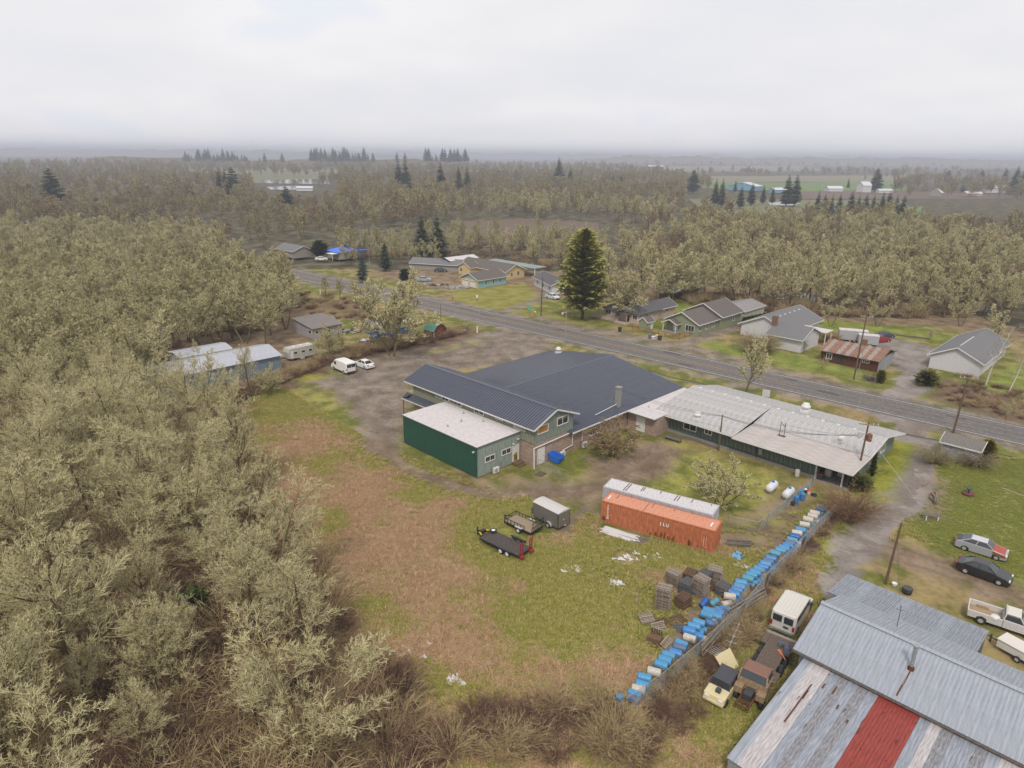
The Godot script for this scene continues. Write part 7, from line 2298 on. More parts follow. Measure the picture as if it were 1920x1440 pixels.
	for h in [[Vector3(-34.22, 0, -147.23), 40, 3.4, "jumbled junk pile left of the blue truck bed"], [Vector3(-42.35, 0, -126.01), 20, 2.2, "white rubbish heap at the end of the blue shed"], [Vector3(-16.34, 0, -199.84), 26, 2.6, "pile of white scrap on the lawn before the aqua house"], [Vector3(-23.64, 0, -204.62), 18, 3.0, "grey scrap heap beside the evergreen shrub"], [Vector3(-18.51, 0, -231.86), 10, 2.0, "odds and ends with blue tub beside the carport"], [Vector3(-45.96, 0, -159.15), 16, 2.4, "dark clutter beside the grey shack"], [Vector3(-12.62, 0, -148.16), 10, 1.8, "white rubble beside the red barn shed"]]:
		var jt := thing("junk_pile", h[3], "junk", h[0])
		for k in h[1]:
			var b := MB.new()
			b.col = junk_cols[rng.randi() % (2 if h[3].contains("white") and rng.randf() < 0.75 else 6)]
			var s := Vector3(rr(0.15, 0.6), rr(0.12, 0.4), rr(0.15, 0.5))
			if k % 3 == 0:
				b.lathe([Vector2(0, 0), Vector2(s.x, 0), Vector2(s.x, s.y * 1.6), Vector2(0, s.y * 1.6)], 9)
			else:
				b.loft([[Vector3(-s.x, 0, s.z), Vector3(s.x, 0, s.z), Vector3(s.x, 0, -s.z), Vector3(-s.x, 0, -s.z)], [Vector3(-s.x * 0.7, s.y * 1.5, s.z), Vector3(s.x * 0.9, s.y * 1.8, s.z * 0.7), Vector3(s.x * 0.8, s.y * 1.3, -s.z), Vector3(-s.x, s.y * 1.5, -s.z * 0.8)]])
			var r: float = h[2] * sqrt(rng.randf())
			var a := rng.randf() * TAU
			at_part("scrap_piece", b, M.worn, jt, Vector3(cos(a) * r * 1.4, 0.02 + maxf(0.0, 0.6 - r * 0.3) * rng.randf(), sin(a) * r * 0.6), Vector3(rr(-0.3, 0.3), rr(0, TAU), rr(-0.3, 0.3)))
	# garden things on the right-hand lawn
	t = thing("planter_wheel", "round rust-red planter with dark green top on the lawn", "planter", Vector3(54.05, 0, -72.52))
	var b := MB.new()
	b.lathe([Vector2(0.55, 0), Vector2(0.68, 0.28), Vector2(0.6, 0.3), Vector2(0.5, 0.2), Vector2(0, 0.2)], 18)
	part("ring", b, mat("planter_rust", 0.16, 0.05, 0.035, 0.8), t)
	b = MB.new()
	b.lathe([Vector2(0.0, 0.2), Vector2(0.08, 0.2), Vector2(0.07, 0.6), Vector2(0.3, 0.75), Vector2(0.34, 0.95), Vector2(0, 0.9)], 10)
	part("pump_top", b, mat("planter_green", 0.03, 0.08, 0.08, 0.5), t)
	t = thing("garden_table", "small weathered plank table on the lawn", "table", Vector3(46.23, 0, -66.63), -0.15)
	for k in 4:
		box_part(t, "plank", Vector3(-0.9, 0.6, -0.35 + k * 0.18), Vector3(0.9, 0.65, -0.19 + k * 0.18), M.wood_grey)
	for x in [-0.6, 0.6]:
		box_part(t, "leg", Vector3(x - 0.05, 0, -0.3), Vector3(x + 0.05, 0.6, -0.22), M.white_trim)
		box_part(t, "leg", Vector3(x - 0.05, 0, 0.22), Vector3(x + 0.05, 0.6, 0.3), M.white_trim)
	b = MB.new()
	b.box(Vector3(0, 0, -0.12), Vector3(4.6, 0.12, 0.12))
	whole("timber_edge", b, mat("timber_tan", 0.40, 0.31, 0.2, 0.9, 0.3, Vector3(1, 1, 1), 0.0, 161), "long tan timber lying on the lawn near the right edge", "timber", Vector3(59.21, 0, -74.27), -1.048)
	rng.seed = 33
	for k in 9:
		b = MB.new()
		b.box(Vector3(0, 0, -0.07), Vector3(rr(0.9, 2.6), 0.09, 0.07))
		whole("firewood_log", b, mat("log_tan", 0.36, 0.26, 0.16, 0.9, 0.3, Vector3(1, 1, 1), 0.0, 162) if k % 2 else M.wood_grey, "cut timber in the debris strip along the drive", "log", Vector3(49.04, 0, -71.48) + Vector3(rr(-0.8, 0.8), 0.03 + 0.05 * k, rr(-3.0, 2.0)), 1.1 + rr(-0.5, 0.5), "debris beside the drive")
	for q in [[Vector3(50.75, 0, -77.68), "pale round stone block in the drive"], [Vector3(51.46, 0, -79.07), "second pale stone block in the drive"]]:
		b = MB.new()
		b.lathe([Vector2(0.34, 0), Vector2(0.3, 0.16), Vector2(0, 0.2)], 9)
		whole("paving_block", b, M.concrete, q[1], "stone", q[0])
	b = MB.new()
	b.lathe([Vector2(0, 0.05), Vector2(0.2, 0), Vector2(0.26, 0.4), Vector2(0.22, 0.4), Vector2(0, 0.12)], 12)
	whole("white_bucket", b, M.white_trim, "white bucket standing beside the brown pole", "bucket", Vector3(35.59, 0, -54.11))
	b = MB.new()
	b.lathe([Vector2(0, 0.0), Vector2(0.4, 0), Vector2(0.45, 0.55), Vector2(0.4, 0.6), Vector2(0, 0.5)], 12)
	whole("black_tub", b, M.dark_metal, "black tub beside the tin carport", "tub", Vector3(36.25, 0, -53.15))
	b = MB.new()
	b.box(Vector3(-0.7, 0.15, -0.5), Vector3(0.7, 0.22, 0.5))
	b.box(Vector3(-0.5, 0, -0.3), Vector3(-0.4, 0.15, 0.3))
	b.box(Vector3(0.4, 0, -0.3), Vector3(0.5, 0.15, 0.3))
	whole("plywood_sheet", b, M.wood_grey, "warped board on blocks between the fence and the drive", "board", Vector3(30.65, 0, -60.33), 0.3)
	# clear plastic scraps on the grass
	for q in [[Vector3(11.34, 0, -58.43), 1.4], [Vector3(5.53, 0, -56.13), 1.1], [Vector3(13.94, 0, -58.29), 0.9], [Vector3(-8.06, 0, -44.71), 1.6], [Vector3(-4.17, 0, -41.41), 0.8], [Vector3(9.58, 0, -54.07), 0.6], [Vector3(22.12, 0, -57.06), 0.5]]:
		var s := MB.new()
		for k in 16:
			var p := Vector3(rr(-1, 1) * q[1], rr(0.02, 0.1), rr(-0.5, 0.5) * q[1])
			s.tri(p, p + Vector3(rr(0.2, 0.6), rr(-0.02, 0.1), rr(-0.2, 0.3)), p + Vector3(rr(-0.2, 0.3), rr(0.0, 0.14), rr(-0.6, -0.2)))
		whole("plastic_scraps", s, mat("plastic_pale", 0.55, 0.54, 0.56, 0.35), ["crumpled pale plastic on the grass before the container", "grey crumpled plastic on the field below the trailers", "thin pale plastic strip right of the larger heap", "large pale plastic sheet among the lower brambles", "small pale scrap near the lower brambles", "little pale scrap left of the pallets", "white scrap near the blue barrels"][int([1.4, 1.1, 0.9, 1.6, 0.8, 0.6, 0.5].find(q[1]))], "plastic", q[0])
	# raised-bed boards in the far garden
	for k in 8:
		b = MB.new()
		b.box(Vector3(0, 0, -0.08), Vector3(4.6, 0.14, 0.08))
		whole("garden_board", b, M.wood_grey, "pale board edging the brown garden rows below the white garage", "board", [Vector3(77.06, 0, -109.91), Vector3(77.37, 0, -108.83), Vector3(77.95, 0, -107.78), Vector3(78.97, 0, -107.28), Vector3(79.97, 0, -106.79), Vector3(81.68, 0, -105.04), Vector3(82.3, 0, -104.06), Vector3(76.75, 0, -110.73)][k], 0.848, "garden row boards")
	for k in 9:
		b = MB.new()
		b.box(Vector3(0, 0, -0.15), Vector3(1.7, 0.35, 0.15))
		whole("kerb_timber", b, M.wood_grey, "timber in the low kerb along the far gravel yard", "timber", Vector3(84.1, 0, -149.84) + (Vector3(90.87, 0, -145.89) - Vector3(84.1, 0, -149.84)) * (k / 9.0), -0.528, "kerb timbers")
	# signs by the road
	for q in [[Vector3(40.72, 0, -103.29), 2.4, Color(0.55, 0.55, 0.57), 1.15, 1.2, "grey square sign board on posts by the ditch", 0.55], [Vector3(-9.59, 0, -181.64), 1.7, Color(0.75, 0.75, 0.75), 0.5, 0.7, "small white sign on the verge before the aqua house", 0.5], [Vector3(4.03, 0, -164.91), 2.6, Color(0.08, 0.38, 0.26), 0.7, 1.1, "green road sign on a post by the side lane", 0.5]]:
		t = thing("road_sign", q[5], "sign", q[0], q[6] - 0.9)
		for x in [-q[3] * 0.4, q[3] * 0.4]:
			box_part(t, "post", Vector3(x - 0.04, 0, -0.04), Vector3(x + 0.04, q[1], 0.04), M.wood_grey)
		b = MB.new()
		b.col = q[2]
		b.box(Vector3(-q[3] / 2, q[1] - q[4], 0.04), Vector3(q[3] / 2, q[1], 0.07))
		part("board", b, M.paint, t)
	t = thing("fire_hydrant", "small red hydrant on the lawn before the aqua house", "hydrant", Vector3(-16.36, 0, -183.43))
	b = MB.new()
	b.lathe([Vector2(0.14, 0), Vector2(0.12, 0.1), Vector2(0.12, 0.6), Vector2(0.16, 0.62), Vector2(0.1, 0.8), Vector2(0, 0.84)], 10)
	b.cyl(Vector3(-0.2, 0.45, 0), Vector3(0.2, 0.45, 0), 0.06, 8)
	part("hydrant_body", b, mat("hydrant_red", 0.42, 0.06, 0.03, 0.5), t)
	t = thing("mailbox", "white mailbox post on the verge left of the lane", "mailbox", Vector3(5.46, 0, -164.39))
	box_part(t, "post", Vector3(-0.05, 0, -0.05), Vector3(0.05, 1.0, 0.05), M.wood_grey)
	box_part(t, "box", Vector3(-0.25, 1.0, -0.1), Vector3(0.25, 1.25, 0.1), M.white_trim)
	for q in [[Vector3(-53.84, 0, -188.89), "white marker post in the red brush left of the roadside trees"], [Vector3(35.99, 0, -106.99), "small white marker post by the ditch"], [Vector3(-7.82, 0, -147.4), "white post at the brush beside the gravel lot"]]:
		b = MB.new()
		b.box(Vector3(-0.15, 0, -0.15), Vector3(0.15, 1.3, 0.15))
		b.box(Vector3(-0.18, 1.3, -0.18), Vector3(0.18, 1.36, 0.18))
		whole("marker_post", b, M.white_trim, q[1], "post", q[0])
	t = thing("picket_fence", "low wooden fence along the back of the pink house garden", "fence", Vector3(30.69, 0, -178.84), 0.699)
	var fw := mat("fence_tan", 0.36, 0.26, 0.17, 0.9, 0.3, Vector3(1, 1, 1), 0.0, 163)
	for k in 24:
		box_part(t, "board", Vector3(k * 1.1, 0.05, -0.02), Vector3(k * 1.1 + 1.05, 1.2, 0.02), fw)
	# evergreen shrubs by the drive and near the small garage
	var col := conifer(171, 3.2, 0.55, Color(0.05, 0.06, 0.012), Color(0.10, 0.11, 0.03), {"rows": 26, "per": 8, "shape": 0.3, "rise": 1.2, "droop": 0.05, "bare": 0.01})
	plant("columnar_cypress", col, Vector3(44.98, 0, -77.25), 0.0, 1.0, "slim columnar green cypress at the corner of the low building", "shrub", "", true)
	var gold := conifer(172, 2.9, 1.3, Color(0.09, 0.085, 0.008), Color(0.24, 0.19, 0.02), {"rows": 26, "per": 12, "shape": 0.3, "rise": 1.2, "droop": 0.05, "bare": 0.01})
	plant("golden_cypress", gold, Vector3(62.12, 0, -81.88), 0.0, 1.0, "rounded golden-green cypress beside the small grey garage", "shrub", "", true)
	plant("golden_cypress", gold, Vector3(65.04, 0, -114.66), 1.0, 0.75, "round yellow-green bush at the cabin gate", "shrub", "", true)
	var ivy := conifer(173, 2.2, 1.8, Color(0.06, 0.065, 0.015), Color(0.12, 0.115, 0.04), {"rows": 16, "per": 12, "shape": 0.35, "rise": 0.8, "droop": 0.3, "bare": 0.01})
	plant("ivy_mound", ivy, Vector3(72.52, 0, -113.73), 0.0, 1.1, "ivy covered mound beside the drive of the white garage", "shrub", "", true)
	plant("ivy_mound", ivy, Vector3(41.7, 0, -73.59), 0.0, 0.8, "dull green shrub at the foot of the power pole", "shrub", "", true)

# ---------------------------------------------------------------- poles and wires
func pole(label: String, p: Vector3, h: float, lean: Vector3, arm := 0.0, r := 0.14, m: Material = null) -> Node3D:
	var t := thing("utility_pole", label, "pole", p)
	var top := Vector3(0, h, 0) + lean
	var b := MB.new()
	b.tube(PackedVector3Array([Vector3(0, -0.1, 0), top * 0.5, top]), PackedFloat32Array([r, r * 0.85, r * 0.65]), 8)
	part("shaft", b, m if m else M.pole_wood, t)
	if arm > 0.0:
		var a := MB.new()
		var d := Vector3(0.8, 0, 0.25).normalized() * arm * 0.5
		a.bar(top - d + Vector3(0, -0.25, 0.1), top + d + Vector3(0, -0.25, 0.1), 0.1, 0.12)
		part("cross_arm", a, mat("arm_wood", 0.36, 0.31, 0.2, 0.9, 0.3, Vector3(1, 1, 1), 0.0, 181), t)
		for f in [-0.9, 0.9, -0.45, 0.45]:
			var i := MB.new()
			i.cyl(top + d * f + Vector3(0, -0.19, 0.1), top + d * f + Vector3(0, 0.0, 0.1), 0.045, 6)
			part("insulator", i, M.white_trim, t)
	return t

func wire(label: String, p: Vector3, q: Vector3, sag: float, r := 0.014) -> void:
	var pts := PackedVector3Array()
	var rad := PackedFloat32Array()
	for k in 13:
		var f := k / 12.0
		pts.append((q - p) * f + Vector3(0, -sag * 4.0 * f * (1.0 - f), 0))
		rad.append(r)
	var b := MB.new()
	b.tube(pts, rad, 5)
	whole("overhead_wire", b, M.dark_metal, label, "wire", p, 0.0, "overhead wires")

func make_poles() -> void:
	var t := pole("brown utility pole with transformer at the end of the low roof", ab(-23.5, 83.1), 7.9, Vector3(0.25, 0, -0.1), 2.2)
	for q in [[Vector3(0.55, 5.6, 0.1), 0.3, 0.85, Color(0.2, 0.07, 0.045)], [Vector3(-0.6, 6.0, 0.0), 0.22, 0.7, Color(0.45, 0.45, 0.47)]]:
		var b := MB.new()
		b.col = q[3]
		b.lathe([Vector2(0, 0), Vector2(q[1] * 0.9, 0), Vector2(q[1], 0.08), Vector2(q[1], q[2]), Vector2(q[1] * 0.7, q[2] + 0.1), Vector2(0, q[2] + 0.14)], 12)
		at_part("transformer", b, M.paint, t, q[0])
	pipe(t, "bracket", [Vector3(0.1, 6.0, 0), Vector3(0.5, 6.0, 0.1)], 0.04, M.dark_metal)
	pipe(t, "guy_wire", [Vector3(0.2, 6.5, 0), Vector3(4.6, 0, 6.2)], 0.02, M.galvanised)
	pole("short brown service pole in front of the low building", ab(-40.0, 79.5), 5.2, Vector3.ZERO, 0.0, 0.12)
	pole("brown pole standing beside the tin carport", ab(-13.8, 63.3), 6.4, Vector3(0.35, 0, -0.1), 0.0, 0.13)
	pole("tall brown utility pole by the roadside at right", ab(-19.6, 110.0), 8.6, Vector3(0.5, 0, -0.2), 2.4, 0.16)
	pole("tall utility pole in front of the rusty cabin", ab(-39.1, 125.8), 11.7, Vector3(0.3, 0, 0), 2.0, 0.16)
	pipe(pole("pale thin pole beside the tall one at the cabin", ab(-38.6, 125.9), 6.0, Vector3(0.2, 0, 0), 0.0, 0.06, M.galvanised), "lamp_arm", [Vector3(0.2, 6.0, 0), Vector3(-0.5, 6.1, 0)], 0.04, M.galvanised)
	pole("dark utility pole left of the big conifer", ab(-111.6, 121.4), 9.6, Vector3(0.2, 0, 0), 0.0, 0.15, mat("pole_dark", 0.09, 0.07, 0.055, 0.9))
	t = pole("lamp pole on the verge behind the hall roof", ab(-88.2, 103.4), 7.7, Vector3(0.15, 0, 0), 0.0, 0.1, mat("pole_grey", 0.30, 0.26, 0.21, 0.9))
	pipe(t, "lamp_arm", [Vector3(0.15, 7.5, 0), Vector3(-0.6, 7.4, 0)], 0.04, M.galvanised)
	box_part(t, "lamp_head", Vector3(-0.85, 7.1, -0.15), Vector3(-0.5, 7.4, 0.15), M.white_trim)
	pole("red-brown pole with cross arm near the spruce", Vector3(-42.05, 0, -237.21), 7.0, Vector3.ZERO, 2.4)
	pole("thin grey pole at the mouth of the gravel lot", ab(-116.8, 102.4), 5.7, Vector3.ZERO, 0.0, 0.06, M.pole_grey)
	pole("short dark pole by the red barn shed", ab(-123.2, 99.3), 4.2, Vector3.ZERO, 0.0, 0.09, M.pole_dark)
	pole("grey pole in front of the round lichen tree", Vector3(-24.73, 0, -132.75), 6.5, Vector3.ZERO, 0.0, 0.1, M.pole_grey)
	pole("bare pale pole at the left of the grey spruce", Vector3(-50.19, 0, -239.04), 7.0, Vector3.ZERO, 0.0, 0.08, M.pole_grey)
	# wires
	var a := ab(-23.5, 83.1, 6.2)
	var b := ab(-40.0, 79.5, 5.1)
	var c := ab(-54.9, 76.9, 5.8)
	for k in 3:
		wire("dark cable sagging over the low roof between two poles", a + Vector3(0, k * 0.16, 0), b + Vector3(0, -k * 0.05, 0), 0.75 + 0.18 * k, 0.018)
		wire("dark cable from the short pole to the hall chimney", b + Vector3(0, -k * 0.05, 0), c + Vector3(0, -k * 0.1, 0), 0.5 + 0.12 * k, 0.016)
	wire("thin cable from the roof mast to the power pole", ab(-33.5, 83.8, 4.6), a, 0.3)
	for k in 3:
		wire("thin wire crossing the road to the roadside pole", ab(-23.5, 83.1, 7.7) + Vector3(0.5 - 0.5 * k, 0, 0), ab(-19.6, 110.0, 8.3) + Vector3(0.6 - 0.6 * k, 0, -0.2), 0.6, 0.011)
	wire("thin wire from the drive pole to the tin shed", ab(-13.8, 63.3, 6.2), ab(-9.8, 51.1, 5.7), 0.4, 0.012)

# ---------------------------------------------------------------- trees
var tree_opts := {}

# one bare branch and all that grows on it; wood goes to w, lichen-clad twigs to tw
func grow(w: MB, tw: MB, p: Vector3, d: Vector3, length: float, r: float, lev: int, o: Dictionary) -> void:
	var n: int = o.seg[lev]
	var pts := PackedVector3Array([p])
	var rad := PackedFloat32Array([r])
	for i in n:
		d = (d + rv(o.wob[lev]) + Vector3.UP * o.trop[lev]).normalized()
		p += d * length / n
		pts.append(p)
		rad.append(maxf(r * (1.0 - o.taper[lev] * (i + 1) / n), o.thin * (0.45 if lev == 4 else 0.8)))
	if lev <= 2 and not (lev == 2 and rng.randf() < o.clad):
		var k := rng.randf()
		w.col = o.bark_a.lerp(o.bark_b, k)
		w.tube(pts, rad, [6, 5, 3][lev], false)
	else:
		var k := rng.randf()
		tw.col = o.twig_a.lerp(o.twig_b, k) if rng.randf() > o.bare else o.bare_col
		if lev >= 3:
			for i in range(1, n):   # knobs of lichen
				rad[i] *= rr(0.8, 1.35)
		tw.tube(pts, rad, 3, false)
	if lev >= o.levels:
		return
	var cnt: int = o.kids[lev]
	var turn := rng.randf() * TAU
	for j in cnt:
		var f: float = lerpf(o.start[lev], 1.0, (j + rng.randf()) / cnt)
		var x := f * n
		var i := mini(int(x), n - 1)
		var q := pts[i].lerp(pts[i + 1], x - i)
		var dd := (pts[i + 1] - pts[i]).normalized()
		turn += 2.4 + rr(-0.5, 0.5)
		var side := dd.cross(Vector3.UP if absf(dd.y) < 0.95 else Vector3.RIGHT).normalized().rotated(dd, turn)
		var an: float = o.angle[lev] * rr(0.7, 1.25)
		var cd := (dd * cos(an) + side * sin(an)).normalized()
		if lev > 0 and cd.y < o.floor_y:
			cd.y = absf(cd.y) * 0.4
			cd = cd.normalized()
		var shape: float = lerpf(1.0, o.tip[lev], f)
		grow(w, tw, q, cd, length * o.ratio[lev] * shape * rr(0.7, 1.2), maxf(lerpf(rad[i], rad[i + 1], x - i) * 0.62, o.thin), lev + 1, o)

func bare_tree(seed_: int, height: float, over := {}) -> Array:
	rng.seed = seed_
	var o := {
		"stems": 1, "lean": 0.1, "levels": 4, "seg": [8, 6, 5, 3, 2], "wob": [0.10, 0.15, 0.18, 0.18, 0.18], "trop": [0.03, 0.07, 0.06, 0.05, 0.04],
		"taper": [0.8, 0.8, 0.75, 0.7, 0.5], "kids": [11, 8, 7, 5, 0], "start": [0.28, 0.2, 0.15, 0.1, 0.0], "angle": [0.85, 0.75, 0.75, 0.6, 0.8],
		"ratio": [0.52, 0.5, 0.47, 0.68, 0.5], "tip": [0.45, 0.55, 0.7, 0.8, 1.0], "thin": 0.017, "floor_y": -0.25, "clad": 0.55, "bare": 0.16,
		"bark_a": Color(0.10, 0.078, 0.045), "bark_b": Color(0.24, 0.20, 0.105), "bare_col": Color(0.165, 0.12, 0.065),
		"twig_a": Color(0.42, 0.375, 0.185), "twig_b": Color(0.78, 0.725, 0.455), "girth": 0.016, "trunk": 0.72,
	}
	o.merge(over, true)
	var w := MB.new()
	var tw := MB.new()
	for s in o.stems:
		var a: float = TAU * s / float(o.stems) + rng.randf()
		var l: float = o.lean * (1.0 if o.stems > 1 else rng.randf())
		var d := Vector3(cos(a) * l, 1.0, sin(a) * l).normalized()
		var off := Vector3(cos(a), 0, sin(a)) * (0.02 * height if o.stems > 1 else 0.0)
		grow(w, tw, off + Vector3(0, -0.1, 0), d, height * o.trunk, height * o.girth / sqrt(o.stems), 0, o)
	return [w.mesh(), tw.mesh()]

func conifer(seed_: int, height: float, radius: float, ca: Color, cb: Color, over := {}) -> Array:
	rng.seed = seed_
	var o := {"rows": 26, "per": 7, "droop": 0.35, "shape": 0.85, "bare": 0.08, "spray": 0.34, "rise": 0.25, "steps": 5}
	o.merge(over, true)
	var w := MB.new()
	w.col = Color(0.10, 0.075, 0.055)
	w.tube(PackedVector3Array([Vector3(0, -0.1, 0), Vector3(0, height * 0.5, 0), Vector3(0, height * 0.98, 0)]), PackedFloat32Array([height * 0.02, height * 0.012, 0.02]), 6, false)
	var c := MB.new()
	for i in int(o.rows):
		var f: float = o.bare + (1.0 - o.bare) * (i + rng.randf() * 0.6) / o.rows
		var reach: float = radius * pow(1.0 - f, o.shape) + radius * 0.05
		if f < o.bare + 0.12:
			reach *= 0.75
		for k in o.per:
			var a := rng.randf() * TAU
			var out := Vector3(cos(a), 0, sin(a))
			var ll: float = reach * rr(0.7, 1.15)
			var p := Vector3(0, f * height, 0)
			var d: Vector3 = (out + Vector3.UP * o.rise * rr(0.2, 1.2)).normalized()
			c.col = ca.lerp(cb, rng.randf())
			for s in o.steps:
				var q: Vector3 = p + d * ll / float(o.steps)
				d = (d + Vector3.DOWN * o.droop / o.steps * 1.6 * rr(0.4, 1.4)).normalized()
				var side: Vector3 = d.cross(Vector3.UP).normalized()
				var wd: float = maxf(ll * o.spray * (1.15 - 0.7 * s / o.steps), 0.12)
				for e in [-1.0, 1.0]:
					var tip: Vector3 = q + side * e * wd * rr(0.7, 1.1) + d * wd * 0.6 + Vector3.DOWN * wd * rr(0.1, 0.55)
					c.tri(p, q + d * wd * 0.35 + Vector3.UP * 0.03, tip)
					var tip2: Vector3 = p + side * e * wd * rr(0.4, 0.8) + d * wd * 0.3 + Vector3.DOWN * wd * rr(0.3, 0.8)
					c.tri(p + Vector3.UP * 0.05, q, tip2)
				p = q
	return [w.mesh(), c.mesh()]

# arching canes
func bush(seed_: int, radius: float, height: float, canes: int, ca: Color, cb: Color, thick: float, over := {}) -> ArrayMesh:
	rng.seed = seed_
	var o := {"arch": 0.42, "twigs": 4, "steps": 5, "root": 0.35, "spread": 0.9}
	o.merge(over, true)
	var b := MB.new()
	for i in canes:
		var a := rng.randf() * TAU
		var p: Vector3 = Vector3(cos(a), 0, sin(a)) * radius * float(o.root) * sqrt(rng.randf())
		a += rr(-0.8, 0.8)
		var d: Vector3 = Vector3(cos(a) * o.spread * rng.randf(), 1.0, sin(a) * o.spread * rng.randf()).normalized()
		var ln := height * rr(0.7, 1.35)
		var pts := PackedVector3Array([p])
		var rad := PackedFloat32Array([thick])
		for s in o.steps:
			d = (d + rv(0.18) + Vector3.DOWN * o.arch * s / o.steps + Vector3(cos(a), 0, sin(a)) * 0.12).normalized()
			p += d * ln / o.steps
			p.y = maxf(p.y, 0.03)
			pts.append(p)
			rad.append(thick * (1.0 - 0.75 * (s + 1) / o.steps))
		b.col = ca.lerp(cb, rng.randf())
		b.tube(pts, rad, 3, false)
		for k in o.twigs:
			var j := rng.randi_range(1, o.steps - 1)
			var q := pts[j]
			var dd := ((pts[j + 1] - pts[j]).normalized() + rv(0.9)).normalized()
			var e := q + dd * ln * rr(0.15, 0.3)
			b.tube(PackedVector3Array([q, q.lerp(e, 0.5) + rv(0.05), e]), PackedFloat32Array([thick * 0.7, thick * 0.6, thick * 0.25]), 3, false)
	return b.mesh()

func two(pair: Array, ma: Material, mb_: Material) -> ArrayMesh:
	var m := ArrayMesh.new()
	for k in 2:
		m.add_surface_from_arrays(Mesh.PRIMITIVE_TRIANGLES, pair[k].surface_get_arrays(0))
		m.surface_set_material(k, [ma, mb_][k])
	return m

func plant(called: String, pair: Array, at: Vector3, turn: float, sc: float, label: String, category: String, group := "", needle := false) -> Node3D:
	var t := thing(called, label, category, at, turn, group)
	t.scale = Vector3.ONE * sc
	part("trunk", pair[0], M.bark, t)
	part("crown", pair[1], M.needles if needle else M.lichen, t)
	return t

func many(called: String, meshes: Array, places: Array, label: String, category: String, m: Material = null) -> void:
	# one mass of growth: places are [position, turn, scale]; each mesh takes its share
	for k in meshes.size():
		var xf := []
		for i in places.size():
			if i % meshes.size() == k:
				xf.append(places[i])
		if xf.is_empty():
			continue
		var mm := MultiMesh.new()
		mm.transform_format = MultiMesh.TRANSFORM_3D
		mm.mesh = meshes[k]
		mm.instance_count = xf.size()
		for i in xf.size():
			var s = xf[i][2]
			var sv: Vector3 = s if s is Vector3 else Vector3.ONE * s
			mm.set_instance_transform(i, Transform3D(Basis(Vector3.UP, xf[i][1]).scaled_local(sv), xf[i][0]))
		var o := MultiMeshInstance3D.new()
		o.name = numbered(called)
		o.multimesh = mm
		if m:
			o.material_override = m
		add_child(o)
		tag(o, label, category, "", "stuff")

func flat(p: Vector2) -> Vector3:
	return Vector3(p.x, 0, p.y)

